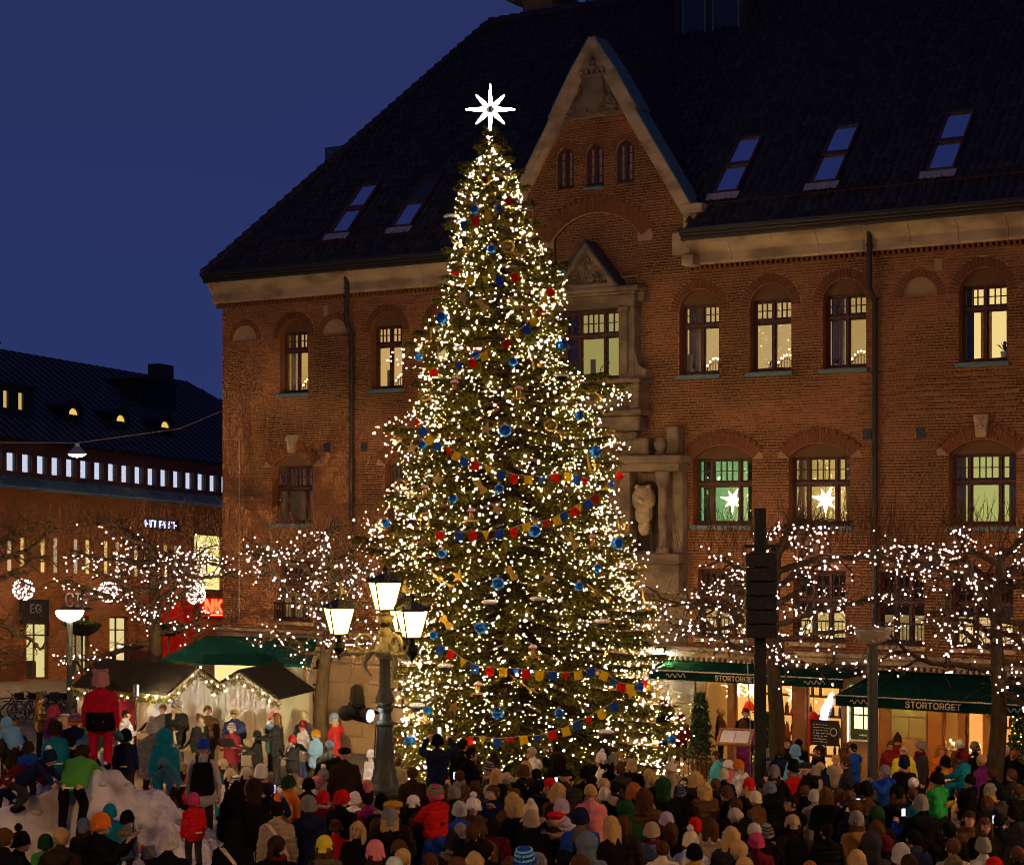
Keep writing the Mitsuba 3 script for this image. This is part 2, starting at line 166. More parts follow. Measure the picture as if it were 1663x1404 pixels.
CROWD = [
  (-12.53, 45.21, 0.0, 1.66, 3, 'b:black', 'black', 'stand', '', 'B'),
  (-12.9, 47.4, 0.0, 1.3, -151, 'b:white', 'yellow', 'stand', '', 'FR'),
  (-11.09, 41.26, 0.0, 1.78, -1, 'h:brown', 'black', 'stand', '', 'B'),
  (-6.21, 22.58, 0.0, 1.8, -16, 'h:brown', 'black', 'stand', '', 'B'),
  (-6.15, 23.07, 0.0, 1.76, -75, 'p:black', 'black', 'stand', '', 'R'),
  (-6.14, 24.3, np.float64(0.46), 1.05, -1, 'b:dkgreen', 'green', 'stand', '', 'B'),
  (-5.64, 23.1, 0.0, 1.76, -10, 'h:blond', 'dkbrown', 'stand', '', 'B'),
  (-5.17, 23.17, np.float64(0.2), 1.76, -91, 'b:orange', 'black', 'phone', '', 'R'),
  (-5.29, 24.3, np.float64(0.9), 1.05, 12, 'b:teal', 'teal', 'stand', '', 'B'),
  (-5.64, 24.3, np.float64(0.69), 1.05, -1, 'b:bluegrey', 'black', 'stand', '', 'B'),
  (-5.07, 24.3, np.float64(0.83), 1.05, -35, 'b:black', 'bluegrey', 'stand', 'furred', 'BR'),
  (-4.97, 24.3, np.float64(0.42), 1.05, -13, 'b:pink', 'white', 'stand', '', 'B'),
  (-4.78, 24.3, np.float64(0.38), 1.05, 5, 'k:grey', 'grey', 'stand', '', 'B'),
  (-4.29, 23.07, 0.0, 1.76, -4, 'b:lightgrey', 'black', 'stand', '', 'B'),
  (-5.18, 31.0, 0.5, 1.8, 6, 'm:blue', 'lightgrey', 'stand', 'pack', 'B'),
  (-6.68, 37.57, 0.0, 1.3, 24, 's:multi', 'red', 'stand', '', 'BL'),
  (-6.1, 38.94, 0.0, 1.3, 9, 'b:cream', 'teal', 'stand', '', 'B'),
  (-5.57, 36.47, 0.0, 1.3, 3, 'b:cream', 'white', 'stand', '', 'B'),
  (-5.3, 35.5, 0.0, 1.3, -7, 's:white', 'black', 'stand', '', 'B'),
  (-4.86, 33.82, 0.0, 1.6, 12, 'b:cream', 'black', 'stand', '', 'B'),
  (-4.5, 33.11, 0.0, 1.7, -1, 'b:white', 'navy', 'stand', '', 'B'),
  (-4.09, 29.28, 0.0, 1.82, 15, 'f:dkbrown', 'black', 'stand', '', 'B'),
  (-4.43, 29.8, 0.0, 1.74, 8, 'l:darkhair', 'black', 'stand', '', 'B'),
  (-3.92, 29.75, 0.0, 1.74, -4, 'h:dkbrown', 'navy', 'phone', '', 'B'),
  (-3.8, 31.33, 0.0, 1.71, -42, 'b:dkgreen', 'orange', 'stand', '', 'BR'),
  (-3.88, 33.4, 0.0, 1.3, 16, 'l:blond', 'orange', 'stand', '', 'B'),
  (-3.5, 31.77, 0.0, 1.65, -14, 'b:black', 'black', 'stand', '', 'B'),
  (-3.78, 35.8, 0.0, 1.3, -13, 'b:pink', 'lightgrey', 'stand', '', 'B'),
  (-3.81, 37.31, 0.0, 1.35, -10, 'p:grey', 'grey', 'stand', '', 'B'),
  (-3.76, 38.03, 0.0, 1.82, -2, 'h:dkbrown', 'black', 'stand', '', 'B'),
  (-3.0, 27.25, 0.0, 1.82, 13, 'b:grey', 'navy', 'stand', '', 'B'),
  (-3.76, 30.67, 0.0, 1.36, -43, 'p:mustard', 'mustard', 'stand', '', 'BR'),
  (-3.42, 26.9, 0.0, 1.74, 3, 'u:darkhair', 'beige', 'stand', 'bag', 'B'),
  (-3.65, 24.18, 0.0, 1.78, 3, 'o:black', 'black', 'stand', 'bag', 'B'),
  (-2.91, 22.8, 0.0, 1.78, -10, 'y:dkbrown', 'black', 'stand', '', 'B'),
  (-2.4, 23.65, 0.0, 1.7, 7, 'b:yellow', 'olive', 'stand', 'hooded', 'B'),
  (-3.08, 30.19, 0.0, 1.6, 13, 'b:red', 'maroon', 'stand', '', 'B'),
  (-2.64, 28.6, 0.0, 1.78, -34, 'b:red', 'black', 'stand', '', 'BR'),
  (-3.13, 34.55, 0.19, 1.76, 7, 'c:black', 'dkbrown', 'stand', '', 'B'),
  (-2.82, 33.02, 0.0, 1.3, -46, 'b:white', 'white', 'stand', '', 'BR'),
  (-2.76, 35.08, 0.0, 1.3, 2, 'b:pink', 'grey', 'stand', '', 'B'),
  (-3.23, 42.57, 0.0, 1.3, 141, 'b:white', 'cream', 'stand', '', 'FL'),
  (-2.34, 29.95, 0.0, 1.6, 8, 'h:darkhair', 'magenta', 'stand', 'hooded', 'B'),
  (-2.06, 29.13, 0.0, 1.66, 5, 'b:black', 'black', 'stand', '', 'B'),
  (-1.71, 26.21, 0.0, 1.88, -8, 'e:mustard', 'dkbrown', 'stand', '', 'B'),
  (-1.6, 29.93, 0.0, 1.6, -16, 'b:white', 'black', 'stand', '', 'B'),
  (-1.7, 25.76, 0.0, 1.84, 18, 'b:grey', 'black', 'stand', '', 'B'),
  (-1.42, 27.3, 0.0, 1.6, -6, 'l:dkbrown', 'black', 'stand', '', 'B'),
  (-2.5, 26.22, 0.0, 1.6, -3, 'u:brownhair', 'red', 'stand', '', 'B'),
  (-2.14, 25.59, 0.0, 1.66, 163, 'l:blond', 'black', 'stand', '', 'F'),
  (-1.67, 22.55, 0.0, 1.78, 10, 'b:pink', 'red', 'stand', '', 'B'),
  (-1.95, 26.66, 0.0, 1.59, -16, 'l:brownhair', 'black', 'stand', '', 'B'),
  (-1.39, 22.82, 0.0, 1.78, 9, 'h:brownhair', 'dkbrown', 'stand', '', 'B'),
  (-1.32, 22.29, 0.0, 1.74, -32, 'y:blond', 'black', 'stand', '', 'BR'),
  (-1.38, 21.61, 0.0, 1.7, 2, 'b:mint', 'black', 'stand', '', 'B'),
  (-1.1, 26.7, 1.32, 1.15, 40, 's:multi', 'red', 'ride', '', 'BL'),
  (-1.06, 26.68, 0.0, 1.62, 40, 'h:darkhair', 'blue', 'stand', 'low', 'B'),
  (-1.4, 34.7, 0.49, 1.76, -14, 'b:black', 'navy', 'phonehi', '', 'B'),
  (-2.54, 40.71, 0.0, 1.3, 1, 'h:brown', 'beige', 'stand', '', 'B'),
  (-1.84, 34.11, 0.0, 1.66, 17, 'h:brownhair', 'dkbrown', 'stand', '', 'B'),
  (-0.98, 36.34, 0.29, 1.76, -36, 'h:darkhair', 'black', 'stand', 'furred', 'BR'),
  (-0.78, 34.96, 0.24, 1.76, -83, 'h:darkhair', 'black', 'stand', '', 'R'),
  (-0.96, 30.74, 0.0, 1.7, -7, 'k:grey', 'black', 'stand', '', 'B'),
  (-0.96, 33.88, 0.0, 1.66, 14, 'h:brownhair', 'brown', 'phone', '', 'B'),
  (-1.86, 34.86, 0.0, 1.3, -4, 'h:blond', 'tan', 'stand', '', 'B'),
  (-0.79, 27.82, 0.0, 1.74, 13, 'b:lightgrey', 'blue', 'stand', '', 'B'),
  (-0.6, 28.38, 0.0, 1.79, 185, 'p:white', 'brown', 'stand', '', 'F'),
  (-0.72, 25.94, 0.0, 1.64, 7, 'b:grey', 'black', 'stand', '', 'B'),
  (-0.82, 25.4, 0.0, 1.6, 4, 'p:charcoal', 'dkbrown', 'stand', 'furred', 'B'),
  (-0.53, 24.74, 0.0, 1.77, -8, 'h:brownhair', 'black', 'stand', '', 'B'),
  (-0.44, 25.37, 0.0, 1.72, 8, 'h:brownhair', 'black', 'stand', '', 'B'),
  (-1.0, 22.55, 0.0, 1.66, 16, 'h:brownhair', 'black', 'stand', '', 'B'),
  (-0.45, 22.21, 0.0, 1.74, 17, 'l:blond', 'dkbrown', 'stand', '', 'B'),
  (-0.64, 21.44, 0.0, 1.78, -7, 'h:brown', 'black', 'stand', '', 'B'),
  (-0.34, 23.31, 0.0, 1.73, -18, 'h:darkhair', 'black', 'stand', '', 'B'),
  (-0.31, 30.53, 0.0, 1.74, 156, 'h:brownhair', 'navy', 'phone', '', 'FL'),
  (-0.42, 34.47, 0.0, 1.79, 73, 's:grey', 'charcoal', 'stand', '', 'L'),
  (-0.35, 35.65, 0.0, 1.83, 3, 'p:dkbrown', 'black', 'stand', '', 'B'),
  (-0.28, 33.88, 0.0, 1.71, -16, 'l:blond', 'cream', 'stand', '', 'B'),
  (-0.09, 32.19, 0.0, 1.82, 34, 'g:greyhair', 'brown', 'stand', '', 'BL'),
  (-0.63, 31.57, 0.0, 1.7, 6, 'h:brownhair', 'brown', 'stand', '', 'B'),
  (-0.17, 31.17, 0.0, 1.7, 4, 'h:black', 'black', 'stand', '', 'B'),
  (0.43, 39.47, 0.0, 1.7, 99, 'h:greyhair', 'white', 'stand', 'glasses', 'L'),
  (0.82, 42.11, 0.0, 1.65, 93, 'p:white', 'black', 'stand', '', 'L'),
  (0.92, 36.01, 0.0, 1.82, -17, 'l:darkhair', 'black', 'stand', '', 'B'),
  (0.27, 35.88, 0.0, 1.7, 31, 'l:blond', 'beige', 'stand', '', 'BL'),
  (0.21, 34.36, 0.0, 1.74, -7, 'b:brown', 'black', 'stand', '', 'B'),
  (0.25, 37.26, 0.0, 1.3, 4, 'b:orange', 'black', 'stand', '', 'B'),
  (0.46, 34.69, 0.0, 1.66, -5, 'h:black', 'black', 'stand', '', 'B'),
  (0.66, 32.2, 0.0, 1.74, 9, 'b:red', 'black', 'stand', '', 'B'),
  (0.94, 32.81, 0.0, 1.83, -8, 'c:black', 'charcoal', 'stand', '', 'B'),
  (0.45, 31.59, 0.0, 1.74, -14, 'h:black', 'black', 'stand', '', 'B'),
  (0.33, 33.52, 0.0, 1.6, 17, 'h:dkbrown', 'black', 'stand', '', 'B'),
  (0.76, 30.4, 0.0, 1.82, 8, 'l:blond', 'brown', 'stand', '', 'B'),
  (1.04, 33.26, 0.0, 1.7, 40, 'c:black', 'navy', 'phone', '', 'BL'),
  (1.38, 34.15, 0.0, 1.78, 11, 'b:black', 'black', 'stand', '', 'B'),
  (1.44, 33.66, 0.0, 1.67, -6, 'h:darkhair', 'dkbrown', 'stand', '', 'B'),
  (1.81, 37.3, 0.0, 1.83, 88, 'p:white', 'white', 'stand', '', 'L'),
  (2.02, 36.67, 0.0, 1.82, 25, 'b:grey', 'black', 'stand', '', 'BL'),
  (1.9, 38.59, 0.0, 1.78, 34, 'b:black', 'black', 'stand', '', 'BL'),
  (2.1, 35.94, 0.0, 1.7, 46, 'h:brown', 'charcoal', 'stand', '', 'BL'),
  (2.64, 41.05, 0.0, 1.3, -10, 'b:orange', 'red', 'stand', '', 'B'),
  (2.45, 37.8, 0.0, 1.71, -15, 'p:beige', 'black', 'stand', '', 'B'),
  (1.59, 31.95, 0.0, 1.77, 5, 'h:blond', 'beige', 'stand', '', 'B'),
  (1.29, 30.28, 0.0, 1.82, -2, 'h:blond', 'pink', 'stand', '', 'B'),
  (1.58, 31.41, 0.0, 1.66, 10, 'b:cream', 'black', 'stand', '', 'B'),
  (1.3, 30.73, 0.0, 1.65, 1, 'p:olivey', 'charcoal', 'stand', 'furred', 'B'),
  (1.82, 32.59, 0.0, 1.66, -7, 'h:darkhair', 'black', 'stand', '', 'B'),
  (2.06, 31.23, 0.0, 1.78, -11, 'l:ginger', 'black', 'stand', '', 'B'),
  (0.01, 29.76, 0.0, 1.7, -6, 'l:blond', 'brown', 'stand', '', 'B'),
  (0.08, 27.91, 0.0, 1.82, 25, 'l:blond', 'black', 'stand', '', 'BL'),
  (0.28, 27.29, 0.0, 1.83, -6, 'p:cream', 'black', 'phone', '', 'B'),
  (0.63, 28.91, 0.0, 1.63, -3, 'b:dkbrown', 'black', 'stand', '', 'B'),
  (0.76, 28.31, 0.0, 1.78, 11, 'b:lilac', 'lilac', 'stand', '', 'B'),
  (0.62, 27.1, 0.0, 1.7, -1, 'e:red', 'dkbrown', 'stand', 'furred', 'B'),
  (0.99, 26.67, 0.0, 1.82, -3, 'b:navy', 'blue', 'stand', '', 'B'),
  (0.29, 26.73, 0.0, 1.74, 2, 'b:beigegrey', 'black', 'stand', '', 'B'),
  (-0.28, 26.94, 0.0, 1.6, 15, 'l:darkhair', 'maroon', 'stand', '', 'B'),
  (-0.3, 24.34, 0.0, 1.6, -11, 'l:brown', 'black', 'stand', '', 'B'),
  (1.39, 25.75, 0.0, 1.82, 56, 'l:blond', 'black', 'stand', '', 'BL'),
  (1.58, 26.42, 0.0, 1.77, -22, 'l:brownhair', 'dkbrown', 'stand', '', 'BR'),
  (1.76, 28.56, 0.0, 1.74, 2, 'o:dkgreen', 'dkgreen', 'stand', '', 'B'),
  (0.92, 24.49, 0.0, 1.82, 30, 'b:olivegrey', 'black', 'stand', 'glasses', 'BL'),
  (0.96, 23.71, 0.0, 1.82, -2, 'o:bluegrey', 'bluegrey', 'stand', '', 'B'),
  (0.14, 22.09, 0.0, 1.84, -31, 's:blue', 'black', 'stand', '', 'BR'),
  (0.31, 22.5, 0.0, 1.71, 2, 'b:grey', 'black', 'stand', '', 'B'),
  (0.65, 23.24, 0.0, 1.66, 13, 'h:black', 'black', 'stand', '', 'B'),
  (0.81, 21.95, 0.0, 1.78, 57, 'h:brownhair', 'dkbrown', 'stand', '', 'BL'),
  (-0.02, 22.95, 0.0, 1.6, 11, 'l:brownhair', 'black', 'stand', '', 'B'),
  (2.69, 36.14, 0.0, 1.6, 73, 'h:blond', 'grey', 'stand', '', 'L'),
  (2.49, 32.51, 0.0, 1.83, 0, 'h:blond', 'black', 'stand', '', 'B'),
  (3.21, 37.29, 0.0, 1.66, 104, 'b:cream', 'beige', 'stand', '', 'L'),
  (3.33, 33.51, 0.0, 1.81, 3, 'l:blond', 'dkbrown', 'phone', '', 'B'),
  (4.56, 41.21, 0.0, 1.6, 89, 'h:brownhair', 'turquoise', 'stand', '', 'L'),
  (4.59, 39.09, 0.0, 1.6, 78, 'b:white', 'pink', 'stand', '', 'L'),
  (4.67, 37.98, 0.0, 1.7, 81, 'b:orangered', 'white', 'stand', 'glasses', 'L'),
  (4.21, 36.67, 0.0, 1.6, 1, 'b:redwhite', 'navy', 'stand', '', 'B'),
  (4.28, 33.29, 0.0, 1.74, 24, 'b:red', 'black', 'stand', '', 'BL'),
  (4.69, 36.75, 0.0, 1.35, 15, 'p:cream', 'charcoal', 'stand', '', 'B'),
  (4.69, 34.75, 0.0, 1.6, -6, 'h:dkbrown', 'brown', 'stand', '', 'B'),
  (2.54, 32.9, 0.0, 1.65, 17, 'b:tan', 'black', 'stand', '', 'B'),
  (2.59, 31.7, 0.0, 1.82, -1, 'o:dkgreen', 'black', 'stand', '', 'B'),
  (3.2, 34.2, 0.0, 1.62, -5, 'b:dkgreen', 'olive', 'stand', '', 'B'),
  (2.95, 32.48, 0.0, 1.66, -14, 's:bluegrey', 'black', 'stand', '', 'B'),
  (3.43, 34.86, 0.0, 1.6, -12, 'b:navy', 'black', 'stand', '', 'B'),
  (3.42, 32.78, 0.0, 1.7, 15, 'l:blond', 'brown', 'stand', '', 'B'),
  (3.72, 33.79, 0.0, 1.66, 12, 'h:brown', 'dkbrown', 'stand', '', 'B'),
  (3.84, 32.9, 0.0, 1.6, 90, 'b:brown', 'black', 'stand', '', 'L'),
  (3.54, 29.16, 0.0, 1.78, 13, 'h:brownhair', 'black', 'stand', '', 'B'),
  (4.27, 32.3, 0.0, 1.6, 49, 'b:cream', 'brown', 'stand', '', 'BL'),
  (4.69, 33.61, 0.0, 1.66, -8, 'b:bluelight', 'black', 'stand', 'puffer', 'B'),
  (2.1, 29.29, 0.0, 1.88, 1, 'l:brownhair', 'brown', 'stand', '', 'B'),
  (2.21, 29.76, 0.0, 1.63, -1, 'b:tan', 'beige', 'stand', '', 'B'),
  (2.41, 28.74, 0.0, 1.58, 13, 'b:lilacgrey', 'black', 'stand', '', 'B'),
  (2.01, 26.58, 0.0, 1.66, -16, 'b:beigegrey', 'bluegrey', 'stand', 'scarfed', 'B'),
  (2.33, 27.11, 0.0, 1.6, -16, 'l:brownhair', 'black', 'stand', '', 'B'),
  (2.76, 27.82, 0.0, 1.6, 13, 'b:red', 'black', 'stand', '', 'B'),
  (2.68, 28.3, 0.0, 1.65, 1, 'p:black', 'black', 'stand', '', 'B'),
  (2.86, 26.63, 0.0, 1.74, -7, 'l:brownhair', 'beige', 'stand', '', 'B'),
  (2.45, 25.31, 0.0, 1.75, -15, 'p:cream', 'white', 'stand', '', 'B'),
  (3.39, 28.07, 0.0, 1.74, 5, 'h:greyhair', 'black', 'stand', '', 'B'),
  (3.0, 25.28, 0.0, 1.78, -7, 'l:blond', 'charcoal', 'stand', '', 'B'),
  (3.48, 26.5, 0.0, 1.7, -11, 'h:lightgrey', 'black', 'stand', '', 'B'),
  (3.71, 26.96, 0.0, 1.65, -3, 's:grey', 'black', 'stand', '', 'B'),
  (3.4, 25.72, 0.0, 1.66, 2, 'b:rosepink', 'maroon', 'stand', '', 'B'),
  (2.88, 23.39, 0.0, 1.82, 8, 'y:blond', 'black', 'stand', '', 'B'),
  (2.44, 24.73, 0.0, 1.6, 2, 'b:black', 'mustard', 'stand', '', 'B'),
  (2.03, 24.9, 0.0, 1.6, -5, 'h:brownhair', 'cream', 'stand', '', 'B'),
  (2.79, 22.15, 0.0, 1.78, 5, 'y:blond', 'black', 'stand', '', 'B'),
  (5.04, 35.49, 0.0, 1.78, -4, 'b:grey', 'black', 'phone', '', 'B'),
  (5.81, 42.45, 0.0, 1.6, 4, 'b:grey', 'bluegrey', 'stand', '', 'B'),
  (6.6, 47.12, 0.0, 1.3, 178, 'b:yellow', 'black', 'stand', '', 'F'),
  (6.06, 41.62, 0.0, 1.7, 5, 'h:brownhair', 'navy', 'stand', '', 'B'),
  (6.43, 43.2, 0.0, 1.82, 173, 'l:brownhair', 'black', 'stand', '', 'F'),
  (6.24, 40.66, 0.0, 1.82, 37, 'b:ltblue', 'ltblue', 'stand', '', 'BL'),
  (7.14, 46.0, 0.0, 1.6, -9, 'h:black', 'black', 'stand', '', 'B'),
  (6.9, 41.45, 0.0, 1.78, 82, 'h:dkbrown', 'black', 'stand', 'glasses', 'L'),
  (7.93, 45.24, 0.0, 1.3, 183, 'h:blond', 'beige', 'stand', '', 'F'),
  (7.03, 38.79, 0.0, 1.74, 80, 'h:brownhair', 'charcoal', 'stand', 'glasses', 'L'),
  (8.16, 44.13, 0.0, 1.66, 104, 'h:darkhair', 'blue', 'stand', '', 'L'),
  (8.92, 48.47, 0.0, 1.7, -5, 'b:navy', 'brown', 'stand', '', 'B'),
  (9.1, 42.88, 0.0, 1.74, 148, 'g:skin', 'yellow', 'stand', 'glasses', 'FL'),
  (9.96, 47.69, 0.0, 1.71, 166, 'p:black', 'maroon', 'stand', '', 'F'),
  (8.18, 38.51, 0.0, 1.82, -14, 'b:navy', 'black', 'stand', '', 'B'),
  (9.67, 43.63, 0.0, 1.82, 96, 'b:grey', 'charcoal', 'stand', '', 'L'),
  (5.65, 37.01, 0.0, 1.78, 51, 'b:black', 'red', 'stand', '', 'BL'),
  (5.77, 36.2, 0.0, 1.82, 76, 'c:charcoal', 'black', 'stand', '', 'L'),
  (6.51, 38.96, 0.0, 1.63, 42, 'g:greyhair', 'navy', 'stand', '', 'BL'),
  (6.3, 38.39, 0.0, 1.58, 51, 'b:beigegrey', 'beige', 'stand', '', 'BL'),
  (6.42, 39.37, 0.0, 1.27, 8, 'p:cream', 'black', 'stand', '', 'B'),
  (7.1, 39.26, 0.0, 1.35, -1, 'p:red', 'black', 'stand', '', 'B'),
  (7.72, 38.14, 0.0, 1.66, 100, 'b:grey', 'blue', 'phone', '', 'L'),
  (8.92, 42.02, 0.0, 1.3, -16, 'h:brownhair', 'blue', 'stand', '', 'B'),
  (7.83, 35.98, 0.0, 1.6, 42, 'h:white', 'black', 'stand', '', 'BL'),
  (6.58, 31.51, 0.0, 1.87, 14, 'b:black', 'black', 'stand', '', 'B'),
  (6.73, 32.09, 0.0, 1.66, 12, 'b:maroon', 'grey', 'stand', '', 'B'),
  (7.1, 32.66, 0.0, 1.7, 12, 'h:brownhair', 'black', 'stand', '', 'B'),
  (5.34, 33.71, 0.0, 1.6, -17, 'h:brown', 'black', 'stand', '', 'B'),
  (5.38, 32.84, 0.0, 1.6, 6, 'b:lightgrey', 'grey', 'stand', '', 'B'),
  (4.48, 29.52, 0.0, 1.82, 106, 'u:darkhair', 'black', 'stand', '', 'L'),
  (5.36, 31.49, 0.0, 1.78, -7, 'l:brown', 'black', 'stand', '', 'B'),
  (5.89, 33.29, 0.0, 1.6, -17, 'l:brownhair', 'lilac', 'stand', '', 'B'),
  (5.68, 31.05, 0.0, 1.78, 0, 'h:brown', 'black', 'stand', '', 'B'),
  (5.41, 29.14, 0.0, 1.82, -9, 'h:brownhair', 'navy', 'stand', '', 'B'),
  (5.77, 30.04, 0.0, 1.78, 9, 'l:brownhair', 'black', 'phone', '', 'B'),
  (5.66, 28.65, 0.0, 1.78, -16, 'b:dkgreen', 'black', 'stand', '', 'B'),
  (5.31, 28.45, 0.0, 1.7, 13, 'b:grey', 'mustbrown', 'stand', '', 'B'),
  (4.28, 28.16, 0.0, 1.66, 12, 'b:beigegrey', 'dkbrown', 'stand', 'pack', 'B'),
  (4.62, 27.08, 0.0, 1.66, 18, 'h:darkhair', 'black', 'stand', '', 'B'),
  (5.18, 26.26, 0.0, 1.82, -9, 'l:brownhair', 'black', 'stand', '', 'B'),
  (4.82, 24.76, 0.0, 1.81, 7, 'o:charcoal', 'charcoal', 'stand', '', 'B'),
  (5.06, 25.11, 0.0, 1.76, -9, 'b:dkmaroon', 'black', 'stand', '', 'B'),
  (5.0, 23.73, 0.0, 1.78, -4, 'b:lightgrey', 'black', 'stand', '', 'B'),
  (4.45, 23.84, 0.0, 1.7, 2, 'l:blond', 'black', 'stand', '', 'B'),
  (3.77, 23.37, 0.0, 1.6, -4, 'h:ginger', 'black', 'stand', '', 'B'),
  (6.63, 30.4, 0.0, 1.67, 17, 'p:dkteal', 'blue', 'phone', '', 'B'),
  (10.08, 43.42, 0.0, 1.74, 192, 'l:ginger', 'orange', 'stand', '', 'F'),
  (11.34, 46.77, 0.0, 1.66, -43, 'b:white', 'dkbrown', 'stand', '', 'BR'),
  (11.16, 44.52, 0.0, 1.78, 9, 's:brown', 'black', 'stand', '', 'B'),
  (9.05, 37.02, 1.32, 1.15, 55, 'b:maroon', 'teal', 'ride', '', 'BL'),
  (10.09, 39.65, 0.0, 1.82, 39, 'h:blond', 'purple', 'stand', '', 'BL'),
  (11.37, 42.57, 0.0, 1.82, 86, 'h:greyhair', 'black', 'stand', '', 'L'),
  (11.68, 42.9, 0.0, 1.71, 28, 'h:ginger', 'black', 'stand', '', 'BL'),
  (9.31, 39.64, 0.0, 1.74, 49, 'b:black', 'mustard', 'stand', '', 'BL'),
  (9.1, 37.0, 0.0, 1.62, 55, 'h:black', 'black', 'stand', 'low', 'BL'),
  (7.29, 31.62, 1.32, 1.15, 43, 'p:black', 'kelly', 'ride', '', 'BL'),
  (9.05, 36.42, 0.0, 1.66, 77, 'b:black', 'black', 'stand', '', 'L'),
  (10.34, 38.18, 0.0, 1.66, 77, 'b:brown', 'charcoal', 'stand', '', 'L'),
  (9.12, 33.25, 0.0, 1.78, -7, 'h:brownhair', 'black', 'stand', '', 'B'),
  (9.02, 34.56, 0.0, 1.35, -10, 'p:redyellow', 'black', 'stand', '', 'B'),
  (7.04, 28.46, 0.0, 1.77, 181, 'h:dkbrown', 'brown', 'stand', '', 'F'),
  (7.16, 28.0, 0.0, 1.72, 186, 'l:brownhair', 'black', 'stand', '', 'F'),
  (7.33, 31.6, 0.0, 1.62, 43, 'h:brown', 'black', 'stand', 'low', 'B'),
  (5.9, 24.71, 0.0, 1.78, 3, 'h:brown', 'beige', 'stand', '', 'B'),
  (6.56, 25.7, 0.0, 1.75, 14, 'p:grey', 'lightgrey', 'stand', '', 'B'),
  (5.66, 23.66, 0.0, 1.7, -17, 'b:olivegrey', 'black', 'stand', '', 'B'),
  (6.07, 23.21, 0.0, 1.74, 11, 'b:red', 'black', 'stand', '', 'B'),
  (6.85, 25.03, 0.0, 1.66, -12, 'h:brown', 'black', 'stand', '', 'B'),
  (7.59, 27.52, 0.0, 1.7, -9, 'o:charcoal', 'charcoal', 'stand', '', 'B'),
  (8.12, 29.79, 0.0, 1.74, 50, 'b:black', 'black', 'stand', '', 'BL'),
  (7.7, 29.16, 0.0, 1.66, -3, 'h:black', 'black', 'phone', '', 'B'),
  (6.59, 29.74, 0.0, 1.85, -1, 'b:grey', 'black', 'stand', '', 'B'),
  (6.31, 26.64, 0.0, 1.78, -11, 'h:black', 'black', 'stand', '', 'B'),
  (9.55, 36.67, 0.0, 1.78, 12, 'h:brownhair', 'black', 'stand', '', 'B'),
  (8.45, 31.87, 0.0, 1.82, 2, 'h:black', 'charcoal', 'stand', '', 'B'),
  (8.74, 33.74, 0.0, 1.74, 18, 'b:grey', 'black', 'stand', '', 'B'),
  (8.43, 32.74, 0.0, 1.6, 13, 'l:brownhair', 'black', 'stand', '', 'B'),
  (6.32, 32.97, 0.0, 1.74, 10, 'b:black', 'black', 'stand', '', 'B'),
  (6.46, 34.47, 0.0, 1.6, -1, 'h:darkhair', 'black', 'stand', '', 'B'),
  (5.83, 25.53, 0.0, 1.61, 14, 'h:black', 'black', 'stand', '', 'B'),
  (5.49, 25.22, 0.0, 1.82, 8, 'h:black', 'navy', 'stand', '', 'B'),
  (4.86, 22.59, 0.0, 1.82, -16, 'h:dkbrown', 'black', 'stand', '', 'B'),
  (-8.46, 46.6, 0.24, 1.83, 173, 'b:grey', 'black', 'stand', 'glasses', 'F'),
  (-8.35, 45.2, -0.14, 1.62, -96, 'l:darkhair', 'charcoal', 'book', 'scarfed', 'R'),
  (-7.77, 46.0, 0.05, 1.7, -129, 'u:brownhair', 'black', 'stand', 'scarfed', 'FR'),
  (-7.71, 46.8, 0.11, 1.82, 187, 'h:brown', 'dkbrown', 'stand', '', 'F'),
  (-6.86, 45.2, -0.03, 1.66, 171, 's:white', 'maroon', 'book', '', 'F'),
  (-7.03, 46.8, 0.07, 1.8, 183, 'h:blond', 'navy', 'stand', 'glasses', 'F'),
  (-6.03, 46.6, 0.11, 1.74, -134, 's:red', 'ltblue', 'stand', '', 'FR'),
  (-5.62, 44.2, 0.24, 1.72, 79, 'l:brownhair', 'black', 'conduct', '', 'L'),
  (-6.17, 44.8, 0.0, 1.5, 100, 'b:black', 'black', 'conduct', '', 'L'),
  (-5.26, 44.3, -0.02, 1.45, 130, 'b:red', 'black', 'book', '', 'FL'),
  (-5.15, 45.6, 0.07, 1.64, 127, 'b:maroon', 'cream', 'stand', '', 'FL'),
  (-5.24, 46.6, 0.11, 1.76, 172, 'b:greytan', 'charcoal', 'stand', '', 'F'),
  (-4.71, 44.4, 0.07, 1.52, 128, 'b:orange', 'ltblue', 'book', '', 'FL'),
  (-4.33, 45.0, 0.23, 1.72, 97, 'b:bluegrey', 'red', 'stand', 'longblond', 'L'),
  (-8.83, 46.7, 0.16, 1.78, 171, 'h:brown', 'charcoal', 'stand', '', 'F'),
  (-9.81, 46.9, 0.04, 1.72, -96, 'h:darkhair', 'white', 'book', '', 'R'),
  (-12.41, 48.5, 0.34, 1.7, -80, 'b:dkbrown', 'brown', 'stand', '', 'R'),
  (6.03, 48.2, 0.22, 1.7, -11, 'l:brownhair', 'purple', 'stand', 'long', 'B'),
  (6.2, 49.0, 0.35, 1.82, 179, 'h:brownhair', 'black', 'stand', '', 'F'),
  (3.97, 48.3, 0.6, 1.8, 96, 'h:brownhair', 'black', 'stand', '', 'L'),
  (4.44, 48.5, 0.76, 1.25, 176, 'b:maroon', 'maroon', 'stand', '', 'F'),
  (5.79, 51.3, 0.43, 1.6, -101, 'h:blond', 'brown', 'stand', '', 'R'),
  (7.48, 51.4, 0.28, 1.62, -4, 'h:brownhair', 'orange', 'stand', '', 'B'),
  (8.59, 47.0, -0.21, 1.7, -3, 'h:brown', 'brown', 'stand', '', 'B'),
  (9.68, 47.2, -0.08, 1.62, 170, 'h:dkbrown', 'maroon', 'stand', '', 'F'),
